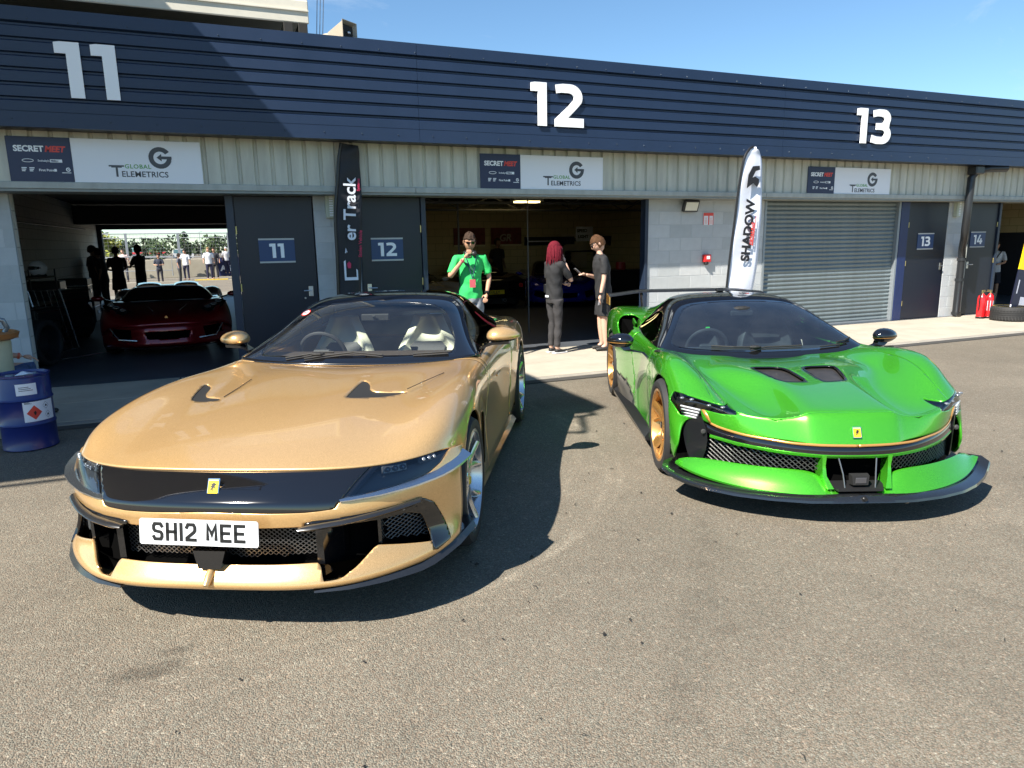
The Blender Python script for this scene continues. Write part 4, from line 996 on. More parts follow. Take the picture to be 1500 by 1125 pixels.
    def row(ac, z, mix=1., bb=None, z2=None):
        bb = b2 if bb is None else bb; k = e2*(1-mix)+k2*mix
        return [(ac-k[j], bb[j], z[j]) for j in range(11)]
    zz = lambda *a: list(a)
    N = [row(.879, [.697]*6+[.699,.70,.698,.688,.68], 0),
         row(.90, [.690]*6+[.692,.693,.69,.682,.675], .1),
         row(.955, [.655,.655,.654,.652,.65,.65,.652,.655,.66,.665,.668], .5),
         row(1.003, [.603,.603,.602,.596,.592,.591,.60,.608,.625,.65,.665], 1),
         row(1.012, [.592,.592,.590,.584,.580,.580,.588,.594,.61,.635,.65], 1),
         row(1.017, [.564,.564,.562,.558,.556,.558,.565,.573,.588,.60,.62], 1),
         row(1.022, [.53,.53,.53,.53,.53,.53,.535,.54,.55,.56,.57], 1),
         row(1.016, [.487,.487,.488,.49,.49,.49,.49,.495,.50,.51,.52], 1),
         row(1.005, [.42]*6+[.43,.43,.44,.44,.44], 1),
         row(1.02, [.345]*6+[.35,.36,.37,.37,.38], 1),
         row(1.065, [.300,.298,.295,.29,.29,.295,.30,.305,.31,.32,.33], 1.02),
         row(1.088, [.272,.27,.265,.262,.262,.266,.272,.28,.29,.30,.30], 1.04),
         row(1.092, [.245,.245,.24,.237,.237,.24,.245,.25,.26,.27,.27], 1.05),
         row(1.06, [.222,.222,.22,.217,.217,.22,.225,.23,.235,.24,.24], 1.04),
         row(.95, [.20]*11, 1.0)]
    nose = net(N, 8, 7, flip=True)
    P1 = [(-.1,.8),(.655,.8),(.645,.70),(.597,.65),(.548,.589),(.522,.556),(.41,.551),(.27,.553),(-.1,.563)]
    P2 = [(.665,.80),(.95,.80),(.945,.70),(.915,.655),(.875,.628),(.8,.606),(.68,.597),(.562,.594),(.608,.65),(.655,.70)]
    p1, p2 = F_front(P1), F_front(P2)
    blk = nose.cut(band(p1, .0015)); blk.build('nose_band', glossk, K, .008)
    nose.cut(band(p2, .002)).build('headlight_lens', lampglass, K)
    nose.cut(band(p2, -.012)).shift(-.045).build('headlight_bowl', mat('lamp_bowl', (.11,.125,.14), rough=.35, metal=.3), K)
    p3 = F_front([(.545,.590),(.562,.590),(.62,.65),(.668,.70),(.672,.72),(.64,.72)])
    bump = nose.cut(lambda v: np.minimum(np.minimum(-p1(v)-.0015, -p2(v)-.002), -p3(v)))
    O1 = [(-.1,.488),(.40,.487),(.68,.478),(.79,.478),(.84,.450),(.884,.315),(.676,.362),(.607,.299),(.55,.264),(.483,.262),(.458,.325),(.445,.330),(-.1,.332)]
    FR = [(.405,.488),(.40,.503),(.416,.507),(.614,.516),(.794,.522),(.851,.524),(.888,.486),(.952,.294),(.899,.272),(.884,.315),(.84,.450),(.79,.478),(.68,.478)]
    o1, ff = F_front(O1), F_front(FR)
    b3 = bump.cut(lambda v: np.minimum(-o1(v), -ff(v)-.001))
    b3.build('front_bumper', GOLDP, K, .02)
    bump.cut(ff).shift(.006).build('intake_frame', glossk, K, .03)
    nose.cut(lambda v: np.minimum(.52-v[:, 2], v[:, 2]-.225)).shift(-.10).build('intake_lining', void, K)
    def fa(b_, z_): return 1.0-np.interp(abs(b_), b2, k2)-.035
    sheetmesh('grille_mesh', mat('mesh_black', (.11,.11,.11), rough=.35, metal=.6), K, inpoly([(-.1,.487),(.45,.487),(.455,.335),(-.1,.335)]), -.46, .46, .335, .487, fa, sx=.024, sz=.0095, w=.0017)
    for s in (1, -1):
        sheetmesh('grille_mesh', _M['mesh_black'], K, inpoly([(.69,.478),(.79,.478),(.84,.450),(.884,.318),(.69,.360)]), min(s*.69, s*.885), max(s*.69, s*.885), .318, .478, fa, sx=.024, sz=.0095, w=.0017)
        # duct walls beside the central grille
        loft('duct_wall', glossk, K, [[(fa(.45,0)+.045, .44*s, z), (fa(.45,0)+.045, .470*s, z), (fa(.45,0)-.16, .56*s, z), (fa(.45,0)-.16, .53*s, z)] for z in (.262+.0, .34, .42, .487)], both=False, smooth=False)
        loft('duct_wall', glossk, K, [[(fa(.68,0)+.03, .675*s, z), (fa(.68,0)+.03, .69*s, z), (fa(.68,0)-.10, .70*s, z), (fa(.68,0)-.10, .66*s, z)] for z in (.35, .42, .478)], both=False, smooth=False)
        # canard bar over the duct
        secs = []
        for q, t in enumerate(np.linspace(0, 1, 12)):
            b_ = .395+.455*t; z_ = .497+.022*t; a_ = 1.02-np.interp(b_, b2, k2)+.045*(1-t*.75); r = .016 if 0 < q else .010
            secs.append([(a_+r*1.6*math.cos(u), b_+.0*math.sin(u), z_+r*.75*math.sin(u)) for u in np.linspace(0, 2*math.pi, 11)[:-1]])
        loft('canard', carbon, K, [[(p[0], p[1]*s, p[2]) for p in c] for c in secs], both=False)
        MB().ell((fa(.775,0)+.045, .775*s, .498), (.012,.012,.012), 12, 8).build('parking_sensor', mat('sensor_grey', (.2,.2,.2), rough=.4), K, smooth=True)
        # silver blade under the headlight
        secs = []
        for t in np.linspace(0, 1, 16):
            b_ = .545+(1.0-.545)*t; z_ = np.interp(b_, [.54,.68,.81,.92,.97,1.0], [.584,.586,.594,.611,.626,.640]); a_ = 1.006-np.interp(min(b_, .985), b2, k2)-max(0, b_-.985)*1.5
            w = .009+.036*min(1, t*1.25)**1.3; h = .007+.010*t; ox = w*(.9-.5*t); oy = w*(.3+.5*t)
            secs.append([(a_-.012, (b_-.012)*s, z_+h*1.6), (a_+ox, (b_+oy)*s, z_+h*.45), (a_+ox*1.03, (b_+oy*1.03)*s, z_-h*.1), (a_-.005, (b_-.004)*s, z_-h), (a_-.03, (b_-.03)*s, z_-h)])
        loft('headlight_blade', alu, K, secs, both=False)
        # light units
        for (b_, z_, w, h) in ((.735,.668,.060,.020), (.86,.682,.050,.018)):
            a_ = .94-np.interp(b_, b2, .55*k2+.45*e2)-.035
            MB().box(-.02, .0, -w, w, -h, h, .006).build('lamp_housing', mat('lamp_silver', (.35,.36,.38), rough=.25, metal=.6), K, loc=(a_, b_*s, z_), rot=(0, -.25, (.62+.25*(b_ > .8))*s))
            for q in (-.6, .0, .6): MB().ell((.006, q*w, 0), (.014, w*.24, h*.62), 12, 8).build('lamp_element', mat('lamp_clear', (.32,.34,.37), rough=.12, metal=.5, coat=1), K, loc=(a_, b_*s, z_), rot=(0, -.25, (.62+.25*(b_ > .8))*s), smooth=True)
        # lower black splitter wing
        secs = []
        for t in np.linspace(0, 1, 14):
            b_ = .44+.57*t; a_ = 1.075-1.05*np.interp(min(b_, .985), b2, k2)-max(0, b_-.985)*4; z_ = .213-.004*t+.055*max(0, t-.72)/.28
            th = .008+.020*min(1, t*1.4); ww = .03+.04*t
            secs.append([(a_+.012*t, (b_+.014*t)*s, z_+th), (a_+.026*t+.004, (b_+.03*t)*s, z_), (a_-ww, (b_-.02)*s, z_-th*.5), (a_-ww-.05, (b_-.06)*s, z_+th)])
        loft('front_splitter', carbon, K, secs, both=False)
        MB().add([(.50,.93*s,.36),(.47,.985*s,.30),(.43,1.0*s,.24),(.55,1.0*s,.245),(.62,.955*s,.275)], [(0,1,2,3,4)] ).build('corner_trim', glossk, K, norm=False)
    MB().box(.70, .97, -.45, .45, .196, .204).build('chin_plate', carbon, K)
    # radar block and front probe
    loft('radar_cover', glossk, K, [[(1.005, -.075, .405), (1.005, .075, .405), (1.0, .055, .335), (1.0, -.055, .335)], [(1.055, -.072, .402), (1.055, .072, .402), (1.066, .050, .325), (1.066, -.050, .325)]], both=False, smooth=False)
    MB().tube([(1.03,0,.325),(1.075,0,.297),(1.108,0,.268)], [.014,.019,.013], 12).build('tow_cover', GOLDP, K, smooth=True)
    # plate
    p = bpy.data.objects.new('number_plate', None); COL.objects.link(p); p.parent = K; p.location = (1.075, -.024, .492); p.rotation_euler = (math.pi/2+RAD(-7), RAD(1.0), math.pi/2)
    me = MB().prism([(-.255,-.055),(.255,-.055),(.262,-.048),(.262,.048),(.255,.055),(-.255,.055),(-.262,.048),(-.262,-.048)], -.004, 0, 'XY')
    me.build('plate', mat('plate_white', (.74,.75,.76), rough=.35), p)
    strokes(p, 'SH12 MEE', .079, .050, .014, mat('plate_ink', (.012,.012,.012), rough=.4), (-.205, -.038, .0006), gap=.22)
    MB().box(-.07, .09, -.050, -.0485, .0003, .0008).build('dealer_line', sgrey, p)
    badge(K, (.960, 0, .655), (0, 1, 0), (-.42, 0, .9), .045, .060)
    seam = nose.cut(F_front([(.535,.575),(.575,.575),(.68,.70),(.675,.712),(.62,.712)])).shift(-.006); seam.build('lamp_surround', glossk, K)
    # ---------------- greenhouse
    G = [[(-.845,0,.872),(-.848,.25,.874),(-.860,.48,.882),(-.893,.68,.895),(-.93,.80,.910),(-.97,.835,.912),(-1.0,.85,.91),(-1.03,.86,.905)],
         [(-.90,0,.905),(-.903,.25,.907),(-.915,.475,.913),(-.945,.67,.920),(-.975,.785,.928),(-1.01,.825,.926),(-1.05,.845,.92),(-1.08,.86,.90)],
         [(-1.12,0,1.022),(-1.12,.24,1.022),(-1.13,.45,1.023),(-1.145,.62,1.018),(-1.165,.725,1.002),(-1.20,.775,.975),(-1.23,.82,.935),(-1.25,.86,.895)],
         [(-1.37,0,1.150),(-1.37,.22,1.149),(-1.375,.42,1.144),(-1.385,.57,1.13),(-1.405,.657,1.105),(-1.44,.72,1.05),(-1.48,.79,.975),(-1.5,.865,.895)],
         [(-1.60,0,1.248),(-1.60,.2,1.247),(-1.60,.40,1.240),(-1.60,.52,1.226),(-1.62,.60,1.198),(-1.65,.68,1.13),(-1.69,.77,1.01),(-1.72,.868,.90)],
         [(-1.78,0,1.290),(-1.78,.2,1.288),(-1.78,.39,1.278),(-1.78,.51,1.262),(-1.79,.592,1.228),(-1.80,.675,1.145),(-1.82,.77,1.02),(-1.84,.87,.91)],
         [(-2.05,0,1.303),(-2.05,.2,1.30),(-2.05,.39,1.29),(-2.05,.50,1.272),(-2.05,.58,1.235),(-2.05,.665,1.15),(-2.05,.765,1.03),(-2.05,.87,.925)],
         [(-2.4,0,1.28),(-2.4,.19,1.277),(-2.4,.37,1.265),(-2.4,.475,1.245),(-2.4,.555,1.205),(-2.4,.64,1.125),(-2.4,.735,1.02),(-2.4,.86,.93)],
         [(-2.8,0,1.205),(-2.8,.18,1.202),(-2.8,.34,1.19),(-2.8,.44,1.165),(-2.8,.51,1.125),(-2.8,.59,1.06),(-2.8,.68,.99),(-2.8,.80,.94)],
         [(-3.2,0,1.095),(-3.2,.17,1.09),(-3.2,.31,1.08),(-3.2,.40,1.055),(-3.2,.47,1.02),(-3.2,.54,.985),(-3.2,.62,.955),(-3.2,.72,.93)],
         [(-3.5,0,.98),(-3.5,.16,.975),(-3.5,.29,.97),(-3.5,.38,.96),(-3.5,.45,.95),(-3.5,.52,.93),(-3.5,.6,.91),(-3.5,.7,.88)]]
    gh = net(G, 7, 7)
    wp = smooth_poly([(-.932,.0),(-.935,.45),(-.962,.69),(-1.16,.672),(-1.46,.57),(-1.545,.47),(-1.585,.2),(-1.59,0),(-1.585,-.2),(-1.545,-.47),(-1.46,-.57),(-1.16,-.672),(-.962,-.69),(-.935,-.45)], 2)
    w_ = lambda v: sdpoly(v[:, :2], wp)
    rwp = smooth_poly([(-2.32,-.40),(-2.32,.40),(-2.9,.36),(-3.2,.30),(-3.2,-.30),(-2.9,-.36)], 1); rw_ = lambda v: sdpoly(v[:, :2], rwp)
    gh.cut(rw_).build('rear_window', sideglass, K)
    sp_ = smooth_poly([(-1.17,.93),(-1.66,1.165),(-1.95,1.205),(-2.30,1.165),(-2.52,1.02),(-2.40,.945),(-1.8,.925)], 2)
    s_ = lambda v: np.minimum(F_side(sp_)(v), np.abs(v[:, 1])-.55)
    gh.cut(w_).build('windscreen', wsglass, K); gh.cut(s_).build('side_window', sideglass, K)
    gh.cut(lambda v: np.minimum(np.minimum(-w_(v), -s_(v)), -rw_(v))).build('roof', glossk, K, .012)
    # wipers, stickers
    def on(a_, b_, d=.012):
        i = np.argmin((gh.v[:, 0]-a_)**2+(gh.v[:, 1]-b_)**2); return (a_, b_, float(gh.v[i, 2])+d)
    for pts in ([(-.90,-.47),(-.925,-.36),(-.94,-.24),(-.948,-.14)], [(-.88,-.33),(-.92,-.20),(-.935,0),(-.925,.21)], [(-.93,.42),(-.935,.55),(-.95,.66)]):
        MB().tube([on(x, y, .02) for x, y in pts], .007, 6).tube([on(x, y, .006) for x, y in pts], .004, 5).build('wiper', mattk, K)
    MB().ell(on(-.925,-.25,.03), (.03,.05,.014), 10, 6).build('wiper_pivot', mattk, K)
    nrm = Vector((.45, -.25, .86)).normalized(); q = nrm.to_track_quat('Z', 'Y')
    c = Vector(on(-1.475, -.535, .006))
    st = MB().lathe([(0,0),(.038,0),(.038,.001),(0,.001)], 24).build('round_sticker', sred, K, loc=c, rot=q.to_euler()); MB().lathe([(0,.0012),(.029,.0012)], 24).build('sticker_face', white, st); MB().box(-.02,.02,-.004,.004,.0014,.002).build('sticker_print', sred, st)
    # cabin
    MB().box(-2.7, -1.0, -.80, .80, .25, .30).box(-2.62, -2.55, -.74, .74, .3, .84).build('cabin_floor', dleather, K)
    tan = mat('tan_leather', srgb('#b98a55'), rough=.6)
    loft('dashboard', mat('dash_dark', (.05,.035,.025), rough=.6), K, [[(a_, -.74, z_), (a_, .74, z_), (a_, .74, z_-.2), (a_, -.74, z_-.2)] for a_, z_ in ((-.93,.845),(-1.1,.885),(-1.3,.90),(-1.38,.86))], both=False, smooth=False)
    loft('door_card', tan, K, [[(a_, .80, .35), (a_, .80, .90), (a_, .74, .90), (a_, .74, .35)] for a_ in (-1.25, -2.4)], smooth=False)
    loft('roof_lining', dleather, K, [[(-1.75,-.5,1.22),(-1.75,.5,1.22),(-1.75,.5,1.235),(-1.75,-.5,1.235)], [(-2.5,-.45,1.2),(-2.5,.45,1.2),(-2.5,.45,1.215),(-2.5,-.45,1.215)]], both=False, smooth=False)
    for s in (1, -1): 
        se = seat(K, (-1.67, s*.345, .275), leather, dleather)
    MB().box(-1.95, -1.25, -.11, .11, .3, .62, .02).build('centre_tunnel', dleather, K)
    steer(K, (-1.42, -.40, .86), dleather)
    MB().tube([on(-1.45,0,-.03), on(-1.47,0,-.07)], .012, 8).box(-1.50, -1.48, -.11, .11, 1.10, 1.155, .008).build('rear_view_mirror', mattk, K)
    # door mirrors
    for s in (1, -1):
        mb = MB().ell((0,0,0), (.095,.118,.062), 24, 14)
        for i, v in enumerate(mb.v): x, y, z = v; mb.v[i] = (x*(1-.25*(y/.118))+(-.02*(y/.118)), y, z*(1-.22*(y/.118))*(1 if z > 0 else .8))
        sm_ = SM([(x-1.24, (y+1.005)*s, z+1.008) for x, y, z in mb.v], [f if s > 0 else f[::-1] for f in mb.f])
        sm_.cut(lambda v: v[:, 2]-.985).build('mirror_shell', GOLDP, K, .004); sm_.cut(lambda v: .984-v[:, 2]).build('mirror_base', glossk, K)
        loft('mirror_arm', glossk, K, [[(-1.13,.845,.925),(-1.23,.855,.925),(-1.23,.855,.94),(-1.13,.845,.94)], [(-1.17,.93,.950),(-1.27,.93,.950),(-1.27,.93,.968),(-1.17,.93,.968)], [(-1.18,1.05,.955),(-1.27,1.05,.955),(-1.27,1.05,.975),(-1.18,1.05,.975)]] if s > 0 else [[(-1.13,-.845,.925),(-1.23,-.855,.925),(-1.23,-.855,.94),(-1.13,-.845,.94)], [(-1.17,-.93,.950),(-1.27,-.93,.950),(-1.27,-.93,.968),(-1.17,-.93,.968)], [(-1.18,-1.05,.955),(-1.27,-1.05,.955),(-1.27,-1.05,.975),(-1.18,-1.05,.975)]], both=False, smooth=False)
        # side skirt, arch liners, tail
        loft('side_skirt', carbon, K, [[(a_, .905*s, .23), (a_, (.945+.03*t)*s, .150), (a_, (.940+.03*t)*s, .135), (a_, .86*s, .14)] for a_, t in ((-.46,0),(-.8,.2),(-1.4,.3),(-1.9,.8),(-2.24,1.))], both=False, smooth=False)
        loft('side_fin', glossk, K, [[(-.52,.955*s,.62),(-.50,.955*s,.30),(-.54,.93*s,.30),(-.56,.93*s,.62)], [(-.74,.915*s,.60),(-.74,.93*s,.24),(-.78,.90*s,.24),(-.78,.90*s,.60)]], both=False, smooth=False)
        for c, r in (((0,.36),.40), ((-2.7,.375),.41)):
            v = []; f = []
            for k in range(25):
                a = math.pi*k/24*1.2-.3; v += [(c[0]+r*math.cos(a), .96*s, c[1]+r*math.sin(a)), (c[0]+r*math.cos(a), .55*s, c[1]+r*math.sin(a))]
            for k in range(24): f.append((2*k, 2*k+1, 2*k+3, 2*k+2))
            MB().add(v, f).add([(c[0]-.42,.56*s,.1),(c[0]+.42,.56*s,.1),(c[0]+.42,.56*s,.78),(c[0]-.42,.56*s,.78)], [(0,1,2,3)]).build('arch_liner', void, K, norm=False)
        wheel(K, (0, .978*s, .36), .36, .27, .283, s, rimsil, cal=mat('caliper_yellow'))
        wheel(K, (-2.7, .995*s, .372), .372, .31, .285, s, rimsil, cal=mat('caliper_yellow'))
        MB().box(-3.70, -3.66, .35*s if s > 0 else -.85, .85 if s > 0 else -.35, .78, .84, .01).build('tail_light', mat('tail_red', (.35,.01,.01), rough=.2, coat=1), K)
    R = [[(-3.655+.09*(b_/.9)**4, b_, z_) for b_ in (0,.2,.4,.6,.75,.85,.895)] for z_ in (.93,.90,.80,.65,.5,.35,.22)]
    for i, r_ in enumerate(R):
        for j in range(7): r_[j] = (r_[j][0], r_[j][1], min(r_[j][2], .92-.12*(r_[j][1]/.9)**3))
    net(R, 4, 5, flip=False).build('rear_bumper', GOLDP, K, .015)
    MB().box(-3.5, .55, -.56, .56, .12, .14).box(-2.2, -.45, -.88, .88, .12, .15).build('undertray', mattk, K)
    MB().box(-.42, .85, -.54, .54, .14, .60).build('engine_bay', void, K)
    return K
build_gold()
# ================================================================= the green mid-engined car
GREENP = carpaint('vivid_green_paint', (.036,.40,.020), (.14,.74,.04), metal=.60, rough=.27, edge=(.06,.40,.015))
goldline = mat('gold_stripe', srgb('#d39a52'), rough=.25, metal=.5, coat=1)
def build_green():
    K = add_root('green_supercar', 'bright green low supercar with gold wheels, black roof and rear wing, parked on the right', 'car', 3.7631, 3.7762, -1.9786, roll=.004)
    b0 = [0,.14,.262,.288,.385,.50,.62,.72,.80]; b7 = [0,.14,.285,.315,.41,.52,.63,.72,.80]; b8 = [0,.16,.34,.41,.49,.57,.65,.725,.80]; b9 = [0,.18,.38,.50,.58,.64,.69,.74,.80]
    rows = []
    def R(a, z, outer, bb=b0):   # nine inner columns then seven outer (a,b,z)
        rows.append([(a[j], bb[j], z[j]) for j in range(9)]+list(outer))
    R([.990,.985,.965,.935,.89,.835,.755,.655,.555],[.456,.456,.458,.462,.467,.470,.476,.488,.515],[(.49,.872,.52),(.455,.905,.47),(.47,.925,.40),(.475,.935,.34),(.45,.945,.29),(.43,.95,.25),(.40,.945,.22)])
    R([.982,.977,.957,.93,.887,.835,.758,.66,.565],[.475,.475,.477,.480,.485,.49,.497,.51,.54],[(.495,.872,.55),(.455,.915,.51),(.455,.940,.43),(.46,.950,.36),(.44,.957,.30),(.41,.958,.25),(.38,.948,.22)])
    R([.945,.94,.922,.897,.862,.815,.745,.655,.57],[.562,.562,.560,.560,.560,.563,.572,.585,.602],[(.49,.872,.618),(.42,.935,.60),(.38,.97,.53),(.37,.98,.44),(.34,.98,.36),(.30,.975,.29),(.28,.95,.23)])
    R([.905,.90,.888,.87,.84,.80,.735,.645,.56],[.632,.632,.630,.624,.612,.606,.610,.630,.648],[(.47,.872,.655),(.38,.938,.640),(.31,.975,.57),(.27,.985,.48),(.22,.985,.38),(.18,.978,.3),(.15,.95,.23)])
    R([.86,.855,.845,.835,.805,.76,.69,.59,.495],[.648,.648,.650,.610,.545,.548,.596,.648,.672],[(.40,.872,.688),(.30,.938,.668),(.22,.975,.60),(.15,.985,.50),(.10,.985,.38),(.08,.978,.3),(.05,.95,.23)])
    R([.64,.64,.63,.61,.59,.56,.52,.45,.38],[.682,.682,.684,.625,.556,.556,.606,.694,.722],[(.30,.872,.737),(.22,.938,.715),(.14,.977,.64),(.08,.987,.52),(.04,.985,.4),(.02,.978,.3),(0,.95,.23)])
    R([.43,.43,.43,.42,.41,.39,.37,.33,.28],[.706,.708,.712,.660,.588,.570,.626,.732,.772],[(.22,.872,.785),(.15,.938,.758),(.08,.977,.68),(.03,.987,.55),(0,.985,.4),(0,.978,.3),(0,.95,.2)])
    R([.22,.22,.22,.22,.21,.20,.19,.17,.14],[.726,.728,.733,.700,.630,.602,.650,.760,.812],[(.10,.872,.825),(.06,.938,.795),(.02,.977,.71),(-.01,.987,.56),(-.03,.985,.4),(-.03,.978,.3),(-.03,.95,.2)], b7)
    def Q(a, z, bo, zo, bb=b0): rows.append([(a, bb[j], z[j]) for j in range(9)]+[(a, bo[j], zo[j]) for j in range(7)])
    Q(0.,[.738,.742,.748,.738,.692,.655,.682,.782,.836],[.872,.938,.977,.987,.985,.978,.95],[.850,.818,.73,.57,.4,.3,.2], b8)
    Q(-.22,[.743,.748,.752,.752,.738,.712,.718,.775,.838],[.872,.936,.972,.980,.97,.965,.96],[.852,.820,.73,.57,.38,.25,.15], b9)
    Q(-.45,[.735,.742,.748,.750,.748,.745,.752,.785,.815],[.868,.922,.952,.955,.94,.95,.97],[.826,.800,.72,.56,.36,.22,.12])
    Q(-.70,[.70,.71,.73,.745,.755,.76,.766,.775,.788],[.855,.90,.925,.925,.915,.935,.97],[.795,.775,.70,.55,.36,.20,.11])
    Q(-1.0,[.66,.66,.68,.70,.72,.74,.755,.775,.79],[.85,.89,.91,.90,.90,.93,.98],[.795,.775,.70,.55,.36,.20,.11])
    Q(-1.35,[.66,.66,.68,.70,.72,.74,.76,.785,.805],[.855,.895,.915,.91,.905,.94,.985],[.81,.79,.71,.56,.38,.22,.11])
    Q(-1.66,[.66,.66,.68,.70,.73,.76,.785,.81,.825],[.862,.91,.935,.935,.93,.955,.99],[.83,.812,.73,.58,.4,.24,.12])
    Q(-1.85,[.70,.70,.72,.74,.78,.83,.86,.865,.85],[.870,.925,.955,.96,.955,.97,.99],[.85,.84,.76,.6,.42,.26,.14])
    Q(-2.10,[.80,.80,.82,.84,.88,.92,.935,.93,.925],[.885,.945,.975,.98,.975,.98,.99],[.93,.905,.80,.62,.44,.3,.2])
    Q(-2.35,[.90,.90,.90,.91,.93,.95,.955,.955,.958],[.885,.955,.99,.995,.99,.985,.97],[.962,.93,.82,.63,.45,.32,.25])
    Q(-2.65,[.96,.96,.95,.945,.945,.95,.955,.962,.968],[.885,.96,.998,1.003,.998,.985,.96],[.972,.94,.83,.63,.45,.35,.3])
    Q(-2.95,[.96,.96,.95,.94,.935,.94,.945,.955,.96],[.885,.955,.992,.998,.99,.98,.95],[.96,.925,.82,.63,.45,.34,.27])
    Q(-3.3,[.93,.93,.92,.92,.92,.92,.92,.92,.92],[.875,.935,.965,.97,.965,.95,.92],[.91,.88,.79,.62,.46,.36,.3])
    Q(-3.58,[.88]*9,[.86,.905,.93,.935,.93,.92,.90],[.865,.84,.76,.61,.48,.40,.35])
    Q(-3.66,[.84]*9,[.85,.88,.90,.905,.90,.89,.88],[.82,.80,.73,.60,.49,.42,.38])
    body = net(rows, 7, 7)
    body = body.cut(lambda v: archcut(v, (0, .343), .372, .86)).cut(lambda v: archcut(v, (-2.65, .35), .385))
    deck = F_top([(-.74,-.73),(-.74,.73),(-1.95,.66),(-1.95,-.66)]); body = body.cut(lambda v: np.maximum(-deck(v), .5-v[:, 2]))
    up = lambda v: v[:, 2]-.55
    # bonnet vents
    V = smooth_poly([(.345,.035),(.35,.12),(.335,.215),(.25,.250),(-.06,.312),(-.10,.28),(-.11,.11),(-.05,.048)], 1)
    fv = F_top(V)
    vent = body.cut(lambda v: np.minimum(fv(v), up(v)))
    vent.cut(lambda v: .014-fv(v)).build('bonnet_vent_rim', glossk, K, .012); vent.cut(lambda v: fv(v)-.014).shift(-.022).build('bonnet_vent_panel', mat('vent_grey', (.035,.031,.028), rough=.35, var=.4, vs=18), K)
    # headlights
    HP = [(.352,.985),(.478,.884),(.60,.765),(.727,.632),(.70,.600),(.64,.705),(.535,.826),(.48,.86),(.43,.90),(.395,.955)]
    zlo = lambda v: v[:, 2]-(.500+.16*np.clip(.90-np.abs(v[:, 1]), 0, .2))
    hp = lambda v: np.minimum(F_top([(.345,1.0),(.50,.884),(.62,.765),(.745,.632),(.700,.600),(.625,.71),(.545,.806),(.56,.83),(.47,.905),(.43,.96)])(v), v[:, 2]-.50)
    # describe the lamp in front view instead: it is a slim band with a stack of strips outboard
    HF = [(.628,.622),(.634,.590),(.715,.582),(.815,.592),(.806,.520),(.925,.530),(.962,.600),(.972,.655),(.90,.663),(.75,.640)]
    hf = lambda v: np.minimum(F_front(HF)(v), v[:, 0]-.30)
    body.cut(band(hf, .001)).build('headlight_lens', lampglass, K)
    body.cut(band(hf, -.01)).shift(-.05).build('headlight_bowl', mattk, K)
    body = body.cut(lambda v: -hf(v)-.001).cut(lambda v: np.maximum(-fv(v)-.004, -up(v)))
    # side intake in the haunch
    IP = smooth_poly([(-1.80,.745),(-2.16,.80),(-2.20,.86),(-2.16,.915),(-1.95,.925),(-1.80,.86)], 1)
    fi = F_top(IP); body = body.cut(lambda v: np.maximum(-fi(v), -up(v)))
    fi2 = F_side(smooth_poly([(-1.74,.775),(-2.12,.735),(-2.30,.84),(-2.22,.95),(-1.80,.95)], 1)); body = body.cut(lambda v: np.maximum(-fi2(v), .88-np.abs(v[:, 1])))
    dpoly = [(-.55,.10),(-.60,.5),(-.72,.72),(-.74,1.2),(-1.62,1.2),(-1.60,.7),(-1.40,.30),(-1.2,.10)]
    fd = F_side(dpoly); fdb = lambda v: np.minimum(fd(v), np.abs(v[:, 1])-.78)
    hoodp = [(.888,0),(.872,.26),(.835,.43),(.725,.62),(.60,.735),(.2,.76),(-.35,.765),(-.62,.77),(-.9,.5),(-.9,0)]
    fh = F_top([(a, b) for a, b in hoodp]+[(-.9,-.01),(.888,-.01)]); fhz = lambda v: np.minimum(fh(v), v[:, 2]-.5)
    body.cut(band(fdb, .002)).build('door', GREENP, K, .014)
    rest = body.cut(lambda v: -fdb(v)-.002)
    rest.cut(band(fhz, .0012)).build('bonnet', GREENP, K, .014)
    rest = rest.cut(lambda v: -fhz(v)-.0012)
    # sill in satin black behind the front wheel
    si = lambda v: np.minimum(F_side([(-.5,.05),(-.5,.17),(-1.2,.20),(-1.45,.26),(-1.75,.34),(-2.3,.34),(-2.3,.05)])(v), np.abs(v[:, 1])-.7)
    rest.cut(si).build('sill_panel', carbon, K, .014); rest = rest.cut(neg(si))
    rest.cut(lambda v: v[:, 0]+1.1).build('front_wing', GREENP, K, .014); rest.cut(lambda v: -v[:, 0]-1.103).build('rear_quarter', GREENP, K, .014)
    for s in ():
        def vz(a_, b_): 
            i = np.argmin((vent.v[:, 0]-a_)**2+(vent.v[:, 1]-b_)**2); return float(vent.v[i, 2])
        MB().add([(.29,.075*s,vz(.3,.1*s)-.03),(.22,.225*s,vz(.22,.22*s)-.03),(-.06,.30*s,vz(-.05,.29*s)-.02),(-.07,.10*s,vz(-.07,.1*s)-.02)], [(0,1,2,3)]).build('vent_floor', mat('vent_grey', (.10,.095,.09), rough=.5), K, norm=False)
    # -------------- lower nose
    bb = np.array([0,.12,.2,.3,.42,.54,.64,.74,.80,.86,.91]); kk = np.array([0,.007,.02,.05,.104,.181,.263,.362,.43,.50,.57])
    def row(ac, z): return [(ac-kk[j], bb[j], z[j]) for j in range(11)]
    N = [row(.995,[.452,.452,.452,.455,.462,.466,.470,.482,.505,.53,.53]), row(1.002,[.445,.445,.445,.447,.452,.456,.460,.470,.49,.51,.51]),
         row(1.010,[.428,.428,.428,.430,.434,.438,.444,.456,.47,.485,.49]), row(1.008,[.410,.410,.41,.412,.416,.42,.428,.442,.455,.465,.47]),
         row(1.012,[.402,.402,.402,.404,.408,.412,.418,.430,.44,.45,.46]), row(1.000,[.388]*3+[.390,.394,.398,.404,.414,.43,.44,.44]),
         row(.985,[.35]*11), row(.985,[.31]*11), row(1.0,[.285]*11), row(1.03,[.25]*11), row(1.045,[.205]*11), row(1.03,[.18]*11)]
    nose = net(N, 7, 7, flip=True)
